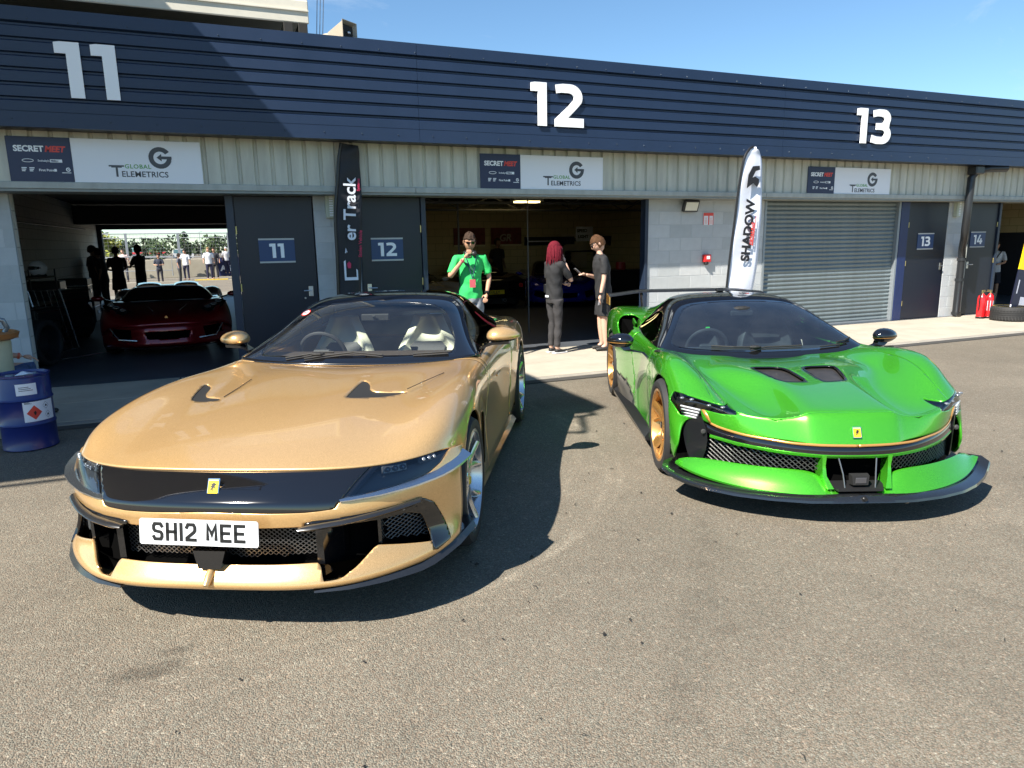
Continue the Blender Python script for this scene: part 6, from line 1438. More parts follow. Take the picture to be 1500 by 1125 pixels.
def redx(K, w, wb, F):
    lm = mat('lamp_ring', (.8,.8,.8), rough=.15, metal=.7)
    for s in (1, -1):
        MB().add([(F-.33,.50*s,.715),(F-.52,.74*s,.80),(F-.72,.86*s,.835),(F-.62,.93*s,.80),(F-.40,.84*s,.72),(F-.25,.62*s,.66)], [(0,1,2,3,4,5)]).build('headlight', glossk, K, norm=False)
        for k, (a, b_, z) in enumerate(((F-.36,.62,.728),(F-.45,.72,.765),(F-.56,.80,.80))):
            MB().tube([(a+.045*math.cos(u), (b_+.045*math.sin(u))*s, z+.01-.012*math.cos(u)) for u in np.linspace(0, 6.28, 15)[:-1]], .006, 5, closed=True).build('lamp_ring', lm, K)
        MB().tube([(F-.30,.86*s,.52),(F-.02,.70*s,.30),(F+.0,.45*s,.27)], .012, 6).build('intake_trim', mat('trim_silver', (.5,.5,.5), rough=.25, metal=.8), K)
        mb = MB()
        for a, b_, z in ((-.62,.34,.79),(-.2,.36,.805)): pass
        loft('roof_bubble', glossk, K, [[(-1.15,(.30+.2*math.cos(u))*s,1.00+.04*math.sin(u)) for u in np.linspace(0, math.pi, 9)], [(-1.6,(.32+.22*math.cos(u))*s,1.03+.05*math.sin(u)) for u in np.linspace(0, math.pi, 9)], [(-2.2,(.32+.18*math.cos(u))*s,1.0+.03*math.sin(u)) for u in np.linspace(0, math.pi, 9)]], both=False)
        MB().tube([(F-.35,.20*s,.70),(F-.75,.30*s,.755)], .008, 5).build('bonnet_line', mat('trim_silver'), K)
        loft('side_deflector', glossk, K, [[(F-.32,.55*s,.20),(F-.30,.56*s,.20),(F-.28,.56*s,.12),(F-.30,.55*s,.12)], [(F-.05,.30*s,.19),(F-.03,.30*s,.19),(F-.0,.30*s,.12),(F-.03,.30*s,.12)]], both=False, smooth=False)
    loft('front_splitter', carbon, K, [[(F+.10-.75*(b_)**3, b_, .16), (F+.13-.75*abs(b_)**3, b_, .145), (F-.1-.5*abs(b_)**3, b_, .13)] if b_ > 0 else [(F+.10+.75*(b_)**3, b_, .16), (F+.13-.75*abs(b_)**3, b_, .145), (F-.1-.5*abs(b_)**3, b_, .13)] for b_ in np.linspace(-.95, .95, 21)], both=False, smooth=False)
    MB().prism([(.0,-.03),(.02,.0),(.02,.03),(-.02,.03),(-.02,0)], 0, .004).build('bonnet_shield', goldline, K, loc=(F-.10,0,.60), rot=(0,-.6,math.pi/2))
far_car('red_hypercar', 'dark red low supercar parked nose out in the shade of garage 11', -.88, 13.25, RAD(-88), REDP, W=1.98, H=1.04, extra=redx)
def blackx(K, w, wb, F):
    a = -wb-1.0
    MB().box(a-.05, a+.02, -w*.9, w*.9, .30, .76, .04).build('rear_bumper', glossk, K); MB().box(a-.07, a-.05, -w*.55, w*.55, .16, .30).build('diffuser', carbon, K)
    for s in (1, -1):
        MB().lathe([(0,0),(.055,0),(.06,.015),(.0,.02)], 16, 'X', c=(a-.075, .72*s, .62)).build('tail_light', mat('tail_red_lit', (.6,.02,.02), rough=.3), K)
        MB().lathe([(.03,0),(.045,0),(.045,.06),(.03,.06)], 16, 'X', c=(a-.12, .25*s, .25)).build('exhaust_tip', chrome, K)
    p = bpy.data.objects.new('number_plate', None); COL.objects.link(p); p.parent = K; p.location = (a-.06, 0, .46); p.rotation_euler = (math.pi/2, 0, -math.pi/2)
    MB().box(-.26, .26, -.055, .055, 0, .006).build('plate', mat('plate_yellow', (.85,.62,.02), rough=.4), p)
    strokes(p, 'BA11LEY', .075, .046, .013, mat('plate_ink'), (-.185, -.037, .007), gap=.22)
far_car('black_sports_car', 'black sports car seen from behind in garage 12 with yellow plate BA11 LEY', 6.62, 20.45, RAD(88), mat('black_paint', (.008,.008,.009), rough=.15, coat=1), W=1.95, extra=blackx, H=1.2)
far_car('blue_sports_car', 'deep blue sports car parked in the dark behind the two people in black', 8.55, 17.2, RAD(-108), mat('blue_paint', (.01,.02,.42), rough=.2, metal=.3, coat=1), W=1.95, H=1.2)
def wx(K, w, wb, F): pass
far_car('white_sports_car', 'white and pale blue sports car nose just showing behind door 12', 4.35, 15.6, RAD(-70), mat('white_paint', (.62,.66,.72), rough=.2, coat=1), W=1.9, H=1.15)
# ================================================================= people
def V3(*a): return Vector(a)
def skinmesh(chains, sub=2):
    """chains: lists of (point, radius); chains whose first point equals an earlier point join there"""
    vs = []; es = []; rs = []; idx = {}
    for ch in chains:
        prev = None
        for p, r in ch:
            k = tuple(round(c, 4) for c in p)
            if k not in idx: idx[k] = len(vs); vs.append(p); rs.append(r)
            i = idx[k]
            if prev is not None and prev != i: es.append((prev, i))
            prev = i
    me = bpy.data.meshes.new('skin'); me.from_pydata([tuple(v) for v in vs], es, []); o = bpy.data.objects.new('skin', me)
    m = o.modifiers.new('skin', 'SKIN'); m.use_smooth_shade = True; m.branch_smoothing = .6
    for i, r in enumerate(rs):
        r = r if isinstance(r, tuple) else (r, r); o.data.skin_vertices[0].data[i].radius = r
    o.data.skin_vertices[0].data[0].use_root = True
    s = o.modifiers.new('sub', 'SUBSURF'); s.levels = sub; s.render_levels = sub
    return evalmesh(o)
def headmesh(c, yaw, pitch, s=1.):
    """head with brow, nose, lips, chin and ears; faces +Y before turning"""
    R_ = Matrix.Rotation(yaw, 4, 'Z') @ Matrix.Rotation(pitch, 4, 'X'); mb = MB(); n, m = 28, 22; v = []
    for i in range(m+1):
        t = math.pi*i/m
        for k in range(n):
            a = 2*math.pi*k/n; x = .074*math.sin(t)*math.cos(a); y = .094*math.sin(t)*math.sin(a); z = .118*math.cos(t)
            if z < -.02: q = (-z-.02)/.1; x *= 1-.28*q; y *= 1-.22*q*(1 if y < 0 else .45)
            if y > .03:
                f = math.exp(-(x/.013)**2); y += f*.020*math.exp(-((z+.012)/.018)**2)+f*.008*math.exp(-((z-.015)/.025)**2)
                y -= .010*math.exp(-((abs(x)-.031)/.014)**2-((z-.018)/.013)**2); y += .006*math.exp(-((z-.040)/.012)**2)*math.exp(-(x/.05)**2)
                y += .006*math.exp(-(x/.022)**2)*(math.exp(-((z+.046)/.006)**2)+math.exp(-((z+.060)/.006)**2)); y += .010*math.exp(-(x/.025)**2)*math.exp(-((z+.092)/.015)**2)
            v.append((x, y, z))
    mb.add(v, [(i*n+k, (i+1)*n+k, (i+1)*n+(k+1) % n, i*n+(k+1) % n) for i in range(m) for k in range(n)])
    for s_ in (1, -1): mb.ell((.076*s_, -.006, .002), (.009,.018,.030), 10, 8)
    M4 = Matrix.Translation(c) @ R_ @ Matrix.Scale(s, 4)
    return [M4 @ Vector(p) for p in mb.v], mb.f, M4
def hand(wrist, d, up, curl=.5, s=1.):
    """palm and five fingers as skinned chains"""
    d = d.normalized(); side = d.cross(up).normalized(); nrm = side.cross(d).normalized(); ch = []
    palm = wrist+d*.045*s; ch.append([(wrist, .019*s), (palm, (.028*s)), (wrist+d*.082*s, .026*s)])
    base = wrist+d*.082*s
    for k, L in enumerate((.066,.074,.070,.055)):
        o = base+side*(.027-.018*k)*s; dd = d; pts = [(o, .0095*s)]
        for q in range(3):
            dd = (dd-nrm*curl*.75).normalized(); o = o+dd*L*s*(.45,.32,.23)[q]; pts.append((o, (.009-.0012*q)*s))
        ch.append(pts)
    o = wrist+d*.03*s+side*.022*s; ch.append([(o, .012*s), (o+(side*.7+d*.6-nrm*.2).normalized()*.035*s, .0105*s), (o+(side*.45+d*.85-nrm*.4).normalized()*.065*s, .009*s)])
    return ch
def person(label, loc, yaw, h=1.75, skin=(.52,.30,.20), hair=None, hairc=(.03,.02,.015), top=(.02,.02,.02), bottom=(.02,.02,.025), shoe=(.02,.02,.02), shorts=False, sleeve=.55, female=False,
           rh=None, lh=None, headyaw=0, headpitch=0, glasses=False, cap=False, simple=False, group=None, stance=.09, lean=0., seated=False, extras=None, soles=None):
    """person stands at loc facing +Y turned by yaw; rh / lh = (elbow, wrist) overrides in body space (x right, y forward, z up)"""
    k = h/1.75
    T = empty('person', label, 'person', loc, yaw, group=group); T.scale = (k, k, k)
    sw = .175 if female else .195; hw = .088
    hipz = .93; ln = lambda z: lean*max(0, z-hipz)
    sk_ = mat('skin_%02d' % (int(skin[0]*100)), skin, rough=.5, var=.06, vs=15)
    sh = [V3(s*sw, ln(1.42), 1.43) for s in (1, -1)]
    arms = []
    for s, ov in ((1, rh), (-1, lh)):
        if ov: e, w_ = V3(*ov[0]), V3(*ov[1])
        else: e, w_ = V3(s*(sw+.055), -.03+ln(1.1), 1.13), V3(s*(sw+.075), .05+ln(.9), .885)
        arms.append((e, w_))
    legs = []
    for s in (1, -1):
        if seated: legs.append((V3(s*.1, .43, .50), V3(s*.11, .45, .08)))
        else: legs.append((V3(s*(stance+.015), .02, .50), V3(s*(stance+.02), -.015, .085)))
    if seated: hipz = .50
    dz = 0 if not seated else -.43
    up = lambda p: V3(p.x, p.y, p.z+dz)
    if seated: sh = [up(p) for p in sh]
    neck = V3(0, ln(1.5)+.005, 1.49+dz); chest = V3(0, ln(1.32), 1.30+dz); waist = V3(0, ln(1.1), 1.10+dz); pel = V3(0, 0, .95+dz)
    hc = V3(0, ln(1.62)+.025, 1.632+dz)
    ch = [[(pel, (.13,.10)), (waist, (.118 if not female else .10,.09)), (chest, (.145 if not female else .125,.105)), (V3(0, ln(1.42), 1.42+dz), (.085,.062)), (neck, .052), (hc-V3(0,.01,.06), .05)]]
    top_c = V3(0, ln(1.42), 1.42+dz)
    for s, shp, (e, w_) in zip((1, -1), sh, arms):
        ch.append([(top_c, (.085,.062)), (shp-V3(.02*s,0,.02), .040), ((shp+e)/2, .043), (e, .037), ((e+w_)/2, .033), (w_, .024)])
    for s, (kn, an) in zip((1, -1), legs):
        hp = V3(s*hw, 0, .90+dz); ch.append([(pel, (.13,.10)), (hp, .088), ((hp+kn)/2, .075), (kn, .053), ((kn*.62+an*.38), .055), (an, .036), (an+V3(0, .07, -.045), .032)])
    bm_ = skinmesh(ch, 1 if simple else 2)
    hv, hf_, M4 = headmesh(hc, headyaw, headpitch, 1.08)
    extra_m = []
    if not simple:
        for s, (e, w_) in zip((1, -1), arms):
            d = (w_-e).normalized(); u = V3(0, 1, 0) if abs(d.y) < .7 else V3(0, 0, 1)
            if ov is not None: pass
            for c in hand(w_, d, u, .5): extra_m.append(skinmesh([c], 1))
    b = bmesh.new(); b.from_mesh(bm_)
    k0 = [b.verts.new(p) for p in hv]
    for f in hf_:
        try: b.faces.new([k0[i] for i in f])
        except ValueError: pass
    for em in extra_m:
        vv = [b.verts.new(q.co) for q in em.vertices]
        for p in em.polygons:
            try: b.faces.new([vv[i] for i in p.vertices])
            except ValueError: pass
        bpy.data.meshes.remove(em)
    bmesh.ops.remove_doubles(b, verts=b.verts, dist=1e-5)
    me = bpy.data.meshes.new('body'); b.to_mesh(me); b.free(); bpy.data.meshes.remove(bm_)
    o = bpy.data.objects.new('body', me)
    rm_ = o.modifiers.new('r', 'REMESH'); rm_.mode = 'VOXEL'; rm_.voxel_size = .02 if simple else .0075; rm_.use_smooth_shade = True
    if not simple: ss = o.modifiers.new('s', 'SMOOTH'); ss.factor = .5; ss.iterations = 2
    m2 = evalmesh(o)
    link('body', m2, sk_, T, smooth=True)
    # clothes
    tm = mat('cloth_%s' % '_'.join('%02d' % int(c*99) for c in top), top, rough=.85, var=.12, vs=14, bump=.5, bs=22); bmt = mat('cloth_%s' % '_'.join('%02d' % int(c*99) for c in bottom), bottom, rough=.85, var=.1, vs=14, bump=.4, bs=25)
    vx = .016 if simple else .0105
    def fuse(mb, name, mm):
        me = mb.mesh(name); bb = bmesh.new(); bb.from_mesh(me); bmesh.ops.recalc_face_normals(bb, faces=bb.faces); bb.to_mesh(me); bb.free(); o = bpy.data.objects.new(name, me)
        r_ = o.modifiers.new('r', 'REMESH'); r_.mode = 'VOXEL'; r_.voxel_size = vx; r_.use_smooth_shade = True; q = o.modifiers.new('s', 'SMOOTH'); q.factor = .6; q.iterations = 4
        m3 = evalmesh(o)
        if not simple and name != 'shirt_plain':
            rr_ = random.Random(len(m3.vertices))
            for v in m3.vertices:
                c = v.co; w_ = .0035*math.sin(c.z*38+3*math.sin(c.x*17+c.y*9))+.003*math.sin(c.x*45+c.z*21+c.y*30); v.co = c+v.normal*w_
        link(name, m3, mm, T, smooth=True)
    def torso(mb, rings, n=20):
        v = []
        for (z, rx, ry) in rings:
            yo = ln(z) if z > hipz and not seated else 0
            for q in range(n): a_ = 2*math.pi*q/n; v.append((rx*math.copysign(abs(math.cos(a_))**.85, math.cos(a_)), ry*math.sin(a_)+yo, z+dz))
        m_ = len(rings); mb.add(v, [(i*n+q, (i+1)*n+q, (i+1)*n+(q+1) % n, i*n+(q+1) % n) for i in range(m_-1) for q in range(n)]+[tuple(range(n)), tuple((m_-1)*n+q for q in range(n-1, -1, -1))])
    g_ = .90 if female else 1.
    mb = MB(); torso(mb, [(.86,.168*g_,.122),(.95,.163*g_,.120),(1.07,.152*g_,.115),(1.18,.158*g_,.122),(1.28,.172*g_,.130),(1.36,.178*g_,.122),(1.42,.155*g_,.100),(1.455,.11,.080),(1.485,.066,.064)])
    for s, shp, (e, w_) in zip((1, -1), sh, arms):
        st_ = V3(shp.x*.60, shp.y, shp.z-.030)
        if sleeve < .75: end = shp+(e-shp)*min(.95, sleeve*1.45); mb.tube([st_, shp+V3(-.012*s,0,-.018), shp*.55+end*.45, end], [.066, .062, .058, .058], 14)
        else: mb.tube([st_, shp, e, w_], [.064, .062, .05, .04], 14)
    fuse(mb, 'shirt', tm)
    mb = MB(); torso(mb, [(.99,.150*g_,.112),(.93,.160*g_,.118),(.86,.168*g_,.120),(.80,.168*g_,.112)])
    for s, (kn, an) in zip((1, -1), legs):
        hp = V3(s*hw*.98, 0, .86+dz)
        if shorts: mb.tube([hp, (hp+kn)/2, kn+(hp-kn)*.10], [.092, .094, .098], 16)
        else: mb.tube([hp, (hp+kn)/2, kn, kn*.5+an*.5, an+V3(0,0,.03)], [.092*(.95 if female else 1), .082*(.92 if female else 1), .062, .058, .050], 16)
    fuse(mb, 'shorts' if shorts else 'trousers', bmt)
    sm_ = mat('shoe_%02d' % int(shoe[0]*99), shoe, rough=.6)
    for s, (kn, an) in zip((1, -1), legs):
        link('shoe', skinmesh([[(an+V3(0,-.035,-.035), (.043,.042)), (an+V3(0,.05,-.045), (.045,.034)), (an+V3(0,.13,-.055), (.045,.026)), (an+V3(0,.17,-.058), (.036,.020))]], 2), sm_, T, smooth=True)
        if soles: link('sole', MB().box(an.x-.045, an.x+.045, an.y-.075, an.y+.19, .0, .022, .008).mesh('sole'), mat('sole_white', (.6,.6,.6), rough=.6), T)
    # hair
    hm = mat('hair_%02d_%02d' % (int(hairc[0]*99), int(hairc[1]*99)), hairc, rough=.8, var=.5, vs=45, bump=.8, bs=160, spec=.25)
    H = lambda x, y, z: M4 @ Vector((x, y, z))
    R3 = M4.to_3x3()
    if hair == 'long':
        mb = MB(); r = random.Random(5)
        def lock(p0, p1, p2, w0): mb.tube([p0, (p0+p1)/2+V3(r.uniform(-.006,.006), r.uniform(-.006,.006), 0), p1, (p1+p2)/2, p2], [w0*.7, w0, w0, w0*.85, w0*.25], 7)
        for i in range(120):
            a = math.pi*(1.0+r.uniform(-.30, 1.30)) if i % 2 else math.pi*(r.uniform(.92, 2.08))
            x, y = math.cos(a), math.sin(a); t0 = H(x*.02, y*.02-.01, .118); 
            t1 = H(x*.088, y*.104-.008, .03); t2 = H(x*(.10+r.uniform(0,.03)), y*.115-.02, -.10-r.uniform(.0,.13)); lock(t0, t1, t2, r.uniform(.007,.014))
        mb.ell((0,0,0), (.084,.102,.10), 18, 12)
        k = len(mb.v)-19*0
        n_ = (12+1)*18
        for j in range(len(mb.v)-n_, len(mb.v)):
            v = Vector(mb.v[j]); v += Vector((0,-.016,.030)); mb.v[j] = tuple(M4 @ v)
        mb.build('hair', hm, T, smooth=True, norm=False)
    elif hair:
        mb = MB(); n, m = 44, 26; v = []; rh_ = random.Random(9)
        for i in range(m+1):
            t = math.pi*.62*i/m
            for q in range(n):
                a = 2*math.pi*q/n; x = .080*math.sin(t)*math.cos(a); y = .104*math.sin(t)*math.sin(a)-.005; z = .129*math.cos(t)+.005*math.sin(7*a+5*t)
                if y > .03 and z < .066: z = .066+(z-.066)*.1+.006*math.sin(a*9); y = min(y, .094)
                g2 = rh_.uniform(.985, 1.05); v.append(tuple(H(x*g2, y*g2, z*g2)))
        mb.add(v, [(i*n+q, (i+1)*n+q, (i+1)*n+(q+1) % n, i*n+(q+1) % n) for i in range(m) for q in range(n)]); mb.build('hair', hm, T, smooth=True)
    if cap:
        mb = MB(); n, m = 20, 8; v = []
        for i in range(m+1):
            t = math.pi*.5*i/m
            for q in range(n): a = 2*math.pi*q/n; v.append(tuple(H(.084*math.sin(t)*math.cos(a), .104*math.sin(t)*math.sin(a)-.002, .045+.088*math.cos(t))))
        mb.add(v, [(i*n+q, (i+1)*n+q, (i+1)*n+(q+1) % n, i*n+(q+1) % n) for i in range(m) for q in range(n)])
        mb.add([tuple(H(*p)) for p in ((-.07,.07,.05),(.07,.07,.05),(.055,.165,.035),(-.055,.165,.035),(-.07,.07,.056),(.07,.07,.056),(.055,.165,.041),(-.055,.165,.041))], [(0,3,2,1),(4,5,6,7),(0,1,5,4),(1,2,6,5),(2,3,7,6),(3,0,4,7)]); mb.build('cap', tm, T, smooth=True)
    if glasses:
        mb = MB()
        for s in (1, -1):
            mb.add([tuple(H(x*s, y, z)) for x, y, z in ((.008,.101,.030),(.052,.090,.032),(.054,.088,.008),(.036,.094,-.004),(.014,.100,.0),(.008,.107,.030),(.052,.096,.032),(.054,.094,.008),(.036,.100,-.004),(.014,.106,.0))], [(0,1,2,3,4),(9,8,7,6,5),(0,5,6,1),(1,6,7,2),(2,7,8,3),(3,8,9,4),(4,9,5,0)])
            mb.tube([H(.053*s,.090,.026), H(.078*s,.03,.022), H(.080*s,-.01,.012)], .003, 5)
        mb.tube([H(-.01,.105,.025), H(.01,.105,.025)], .003, 5); mb.build('sunglasses', glossk, T)
    if extras: extras(T, H, arms, sh)
    return T
# --- man in the green shirt
def ex_green(T, H, arms, sh):
    hp = mat('headphone_black', (.02,.02,.02), rough=.4)
    MB().tube([(.085*math.cos(a), .02+.085*math.sin(a), 1.50+.012*math.sin(a)) for a in np.linspace(-2.6, 5.7, 16)], .013, 8).ell((-.05,.105,1.475), (.04,.028,.036), 12, 8).ell((.05,.105,1.475), (.04,.028,.036), 12, 8).build('headphones', hp, T, smooth=True)
    ln_ = mat('lanyard_navy', (.02,.03,.10), rough=.7)
    MB().tube([(-.08,.04,1.50),(-.06,.145,1.36),(-.01,.155,1.14)], .006, 5).tube([(.08,.04,1.50),(.05,.145,1.36),(-.01,.155,1.14)], .006, 5).build('lanyard', ln_, T)
    MB().box(-.05, .03, .150, .156, 1.02, 1.13).build('pass_card', mat('pass_red', (.55,.10,.12), rough=.4), T)
    e, w_ = arms[1]; d = (w_-e).normalized()
    MB().tube([w_-d*.03-V3(0,0,0), w_-d*.005], .034, 12).build('watch', black, T)
    e, w_ = arms[0]; d = (w_-e).normalized(); MB().tube([w_-d*.05, w_-d*.035], .031, 12).build('wristband', mat('band_pink', (.6,.05,.12), rough=.5), T)
    MB().add([(.02,.152,1.33),(.13,.130,1.40),(.11,.135,1.36),(.02,.152,1.28),(-.05,.152,1.22),(-.04,.152,1.25)], [(0,1,2,3),(0,3,4,5)]).build('shirt_print', mat('print_dark_green', (.02,.12,.06), rough=.8), T, norm=False)
person('man in sunglasses and bright green t-shirt, hand to his chin, behind the gold coupe', (3.31, 9.55, .018), RAD(168), 1.80, skin=(.50,.27,.17), hair='short', hairc=(.05,.03,.02), top=(.03,.50,.12), bottom=(.22,.24,.27), glasses=True,
       rh=((.30,.10,1.16), (.10,.20,1.42)), lh=((-.27,-.02,1.14), (-.20,.16,.93)), headpitch=RAD(-14), extras=ex_green)
# --- woman with red hair
def ex_w(T, H, arms, sh):
    MB().box(-.155, -.10, -.10, -.02, .96, 1.10, .01).build('pouch', black, T); MB().box(-.06, .02, -.135, -.125, .90, .93).build('tag', white, T)
person('woman with long dark red hair in black polo and charcoal trousers, hand on her chin', (4.62, 9.50, .018), RAD(-78), 1.66, skin=(.62,.38,.28), hair='long', hairc=(.13,.006,.016), top=(.018,.018,.02), bottom=(.035,.033,.035), female=True, glasses=True,
       rh=((.19,.20,1.14), (.06,.17,1.44)), lh=((-.20,.03,1.13), (.0,.17,1.10)), headyaw=RAD(-4), stance=.06, extras=ex_w, soles=True)
# --- man in black with phone
def ex_m(T, H, arms, sh):
    e, w_ = arms[0]; MB().box(-.035, .035, -.005, .005, -.01, .13, .004).build('phone', mat('phone_grey', (.25,.25,.27), rough=.3), T, loc=w_+V3(-.01,.09,.02), rot=(-.9,0,.3))
    e, w_ = arms[1]; d = (w_-e).normalized(); MB().tube([w_-d*.03, w_-d*.005], .033, 12).build('watch', black, T)
    MB().box(-.035, .035, -.005, .005, -.06, .07, .004).build('second_phone', mat('phone_grey'), T, loc=w_+V3(.0,.02,-.10), rot=(.2,.2,0))
person('man in black polo shirt and black shorts looking down at his phone', (5.42, 9.42, .018), RAD(76), 1.74, skin=(.60,.36,.26), hair='short', hairc=(.085,.04,.018), top=(.018,.018,.02), bottom=(.014,.014,.015), shorts=True, glasses=True,
       rh=((.21,.06,1.12), (.08,.26,1.17)), lh=((-.24,.06,1.12), (-.26,.12,.88)), headpitch=RAD(-32), lean=.10, extras=ex_m)
# --- people in the garages (dark against the light)
dk = dict(simple=True)
person('man in dark clothes standing behind the black sports car in garage 12', (7.7, 19.7, .02), RAD(200), 1.82, skin=(.25,.14,.09), hair='short', top=(.02,.02,.02), bottom=(.02,.02,.02), **dk)
for x, y, h, ya, lab, kw in ((-3.30, 23.0, 1.80, -60, 'leftmost standing man in a cap, dark against the rear opening of garage 11', dict(cap=True)),
                        (-2.98, 22.4, 1.72, 80, 'stooped short-haired man, second from left of the dark group', dict(lean=.12)),
                        (-2.72, 23.2, 1.76, 20, 'man in cap and shorts, arms folded, third in the dark group', dict(cap=True, shorts=True, rh=((.24,.10,1.12),(.0,.24,1.12)), lh=((-.24,.10,1.12),(.02,.22,1.08)))),
                        (-2.12, 23.0, 1.80, 60, 'large man on the right of the dark group in garage 11, arms out', dict(rh=((.26,.10,1.16),(.12,.34,1.16)), lh=((-.26,.10,1.16),(-.1,.34,1.16))))):
    person(lab, (x, y, .02), RAD(ya), h, skin=(.25,.14,.09), hair='short', top=(.015,.015,.018), bottom=(.015,.015,.018), **dk, **kw)
# --- people on the sunlit pit wall side
person('man in black standing alone before the pit wall, hands held together', (-3.0, 42.6, -.1), RAD(175), 1.58, skin=(.5,.28,.18), hair='short', top=(.025,.03,.05), bottom=(.02,.02,.03), rh=((.26,.05,1.12),(.04,.22,1.12)), lh=((-.26,.05,1.12),(-.04,.22,1.12)), **dk)
person('person in white shirt and dark waistcoat turned sideways before the pit wall', (-2.0, 42.2, -.1), RAD(-100), 1.60, skin=(.5,.28,.18), hair='short', top=(.10,.10,.12), bottom=(.05,.05,.05), sleeve=.5, **dk)
person('man in white shirt leaning back on the pit wall behind the person in the waistcoat', (-1.72, 43.5, .0), RAD(160), 1.70, skin=(.5,.3,.2), hair='short', top=(.75,.76,.8), bottom=(.03,.03,.06), rh=((.32,-.02,1.16),(.42,-.05,.95)), **dk)
person('man in white shirt and dark trousers with tan shoes standing by the blue banner', (-.52, 42.9, .0), RAD(185), 1.80, skin=(.55,.32,.22), hair='short', hairc=(.25,.16,.07), top=(.72,.74,.78), bottom=(.02,.02,.05), shoe=(.45,.18,.06), **dk)
person('man in a dark jacket half hidden behind the white-shirted man by the banner', (-.22, 43.6, .0), RAD(170), 1.78, skin=(.5,.3,.2), hair='short', top=(.03,.03,.04), bottom=(.03,.03,.04), **dk)
person('person in white top and dark cap leaning over the blue banner', (.42, 43.8, .30), RAD(190), 1.5, skin=(.5,.3,.2), cap=True, top=(.5,.5,.52), bottom=(.02,.02,.05), **dk)
person('person in a pale pink shirt behind the dark group, lit by the sun', (-4.75, 43.4, .0), RAD(170), 1.78, skin=(.55,.3,.2), hair='short', top=(.65,.45,.42), bottom=(.1,.1,.12), **dk)
# --- man in garage 14
def ex14(T, H, arms, sh): MB().tube([(-.12,.10,1.46),(.0,.15,1.25),(.16,.10,1.05)], .012, 6).tube([(-.12,.10,1.46),(-.1,-.1,1.45),(.14,-.12,1.1)], .012, 6).build('shoulder_strap', black, T)
person('man in white t-shirt with a black shoulder strap inside garage 14', (19.3, 12.6, -.10), RAD(130), 1.62, skin=(.5,.3,.2), hair='short', top=(.62,.63,.66), bottom=(.02,.02,.03), shorts=True, rh=((.24,.12,1.14),(.05,.24,1.12)), lh=((-.24,.12,1.14),(.0,.24,1.1)), headpitch=RAD(-20), extras=ex14, **dk)
# --- seated person at the left edge: only forearms and knee show
def ex_s(T, H, arms, sh):
    for i, (e, w_) in enumerate(arms):
        d = (w_-e).normalized(); MB().tube([w_-d*.04, w_-d*.02], .031, 12).build('wristband', mat('band_orange', (.6,.12,.06), rough=.5) if i == 0 else mat('band_purple', (.10,.05,.25), rough=.5), T)
person('seated person in jeans at the left edge, only forearms and knee in view', (-2.30, 8.25, .018), RAD(-90), 1.75, skin=(.55,.33,.25), hair='short', top=(.10,.12,.18), bottom=(.05,.09,.19), seated=True, sleeve=.4,
       rh=((.20,.18,.70), (.14,.43,.64)), lh=((-.22,.12,.74), (-.10,.27,.80)), extras=ex_s)
t = empty('folding_stool', 'dark folding stool under the seated person at the left edge', 'stool', (-2.35, 8.25, .018))
MB().box(-.2, .2, -.22, .22, .40, .43, .01).build('seat', mattk, t)
for s in (1, -1): MB().tube([(-.18,.2*s,0),(.18,.2*s,.41)], .012, 6).tube([(.18,.2*s,0),(-.18,.2*s,.41)], .012, 6).build('leg', black, t)
# ================================================================= drum, tub and garage equipment
t = empty('steel_drum', 'dark blue steel drum with white hazard label standing at the left edge', 'drum', (-1.66, 7.06, 0))
dbl = mat('drum_blue', srgb('#16276b'), rough=.35, var=.08, vs=6, coat=.3)
r, h = .205, .645
prof = [(0,.012),(r-.01,.012),(r-.004,0),(r+.004,.0),(r+.004,.012),(r,.02)]
for z in (.215, .43): prof += [(r, z-.016), (r+.005, z-.008), (r+.009, z), (r+.005, z+.008), (r, z+.016)]
prof += [(r,h-.035),(r-.004,h-.022),(r+.006,h-.016),(r+.006,h-.002),(r-.006,h),(r-.012,h-.02),(0,h-.02)]
MB().lathe(prof, 56).build('shell', dbl, t, smooth=True)
MB().lathe([(0,h-.005),(.03,h-.005),(.033,h-.02)], 16, c=(-.07,-.05,0)).build('bung', galv, t); MB().lathe([(0,h-.008),(.015,h-.008),(.017,h-.02)], 12, c=(.09,.05,0)).build('bung', galv, t)
def curved(mm, name, a0, a1, z0, z1, rr, par, n=8):
    v = []; 
    for k in range(n+1):
        a = RAD(a0+(a1-a0)*k/n); v += [(rr*math.cos(a), rr*math.sin(a), z0), (rr*math.cos(a), rr*math.sin(a), z1)]
    return MB().add(v, [(2*k, 2*k+2, 2*k+3, 2*k+1) for k in range(n)]).build(name, mm, par, norm=False)
curved(white, 'hazard_label', -83, -12, .245, .425, r+.0015, t); curved(white, 'address_label', -92, -50, .478, .575, r+.0015, t)
def onlab(poly, mm, name, rr):
    us = [q[0] for q in poly]; u0, u1 = min(us), max(us); n = max(2, int((u1-u0)/.006)); v = []
    def span(u):
        zs = []
        for i in range(len(poly)):
            (a0, z0), (a1, z1) = poly[i], poly[(i+1) % len(poly)]
            if min(a0, a1)-1e-9 <= u <= max(a0, a1)+1e-9 and abs(a1-a0) > 1e-9: zs.append(z0+(z1-z0)*(u-a0)/(a1-a0))
        return (min(zs), max(zs)) if zs else (0, 0)
    for k in range(n+1):
        u = u0+(u1-u0)*k/n; lo, hi = span(min(max(u, u0+1e-6), u1-1e-6)); a = RAD(-83)+u/r
        v += [(rr*math.cos(a), rr*math.sin(a), .245+lo), (rr*math.cos(a), rr*math.sin(a), .245+hi)]
    return link(name, pymesh(name, v, [(2*k, 2*k+2, 2*k+3, 2*k+1) for k in range(n)]), mm, t)
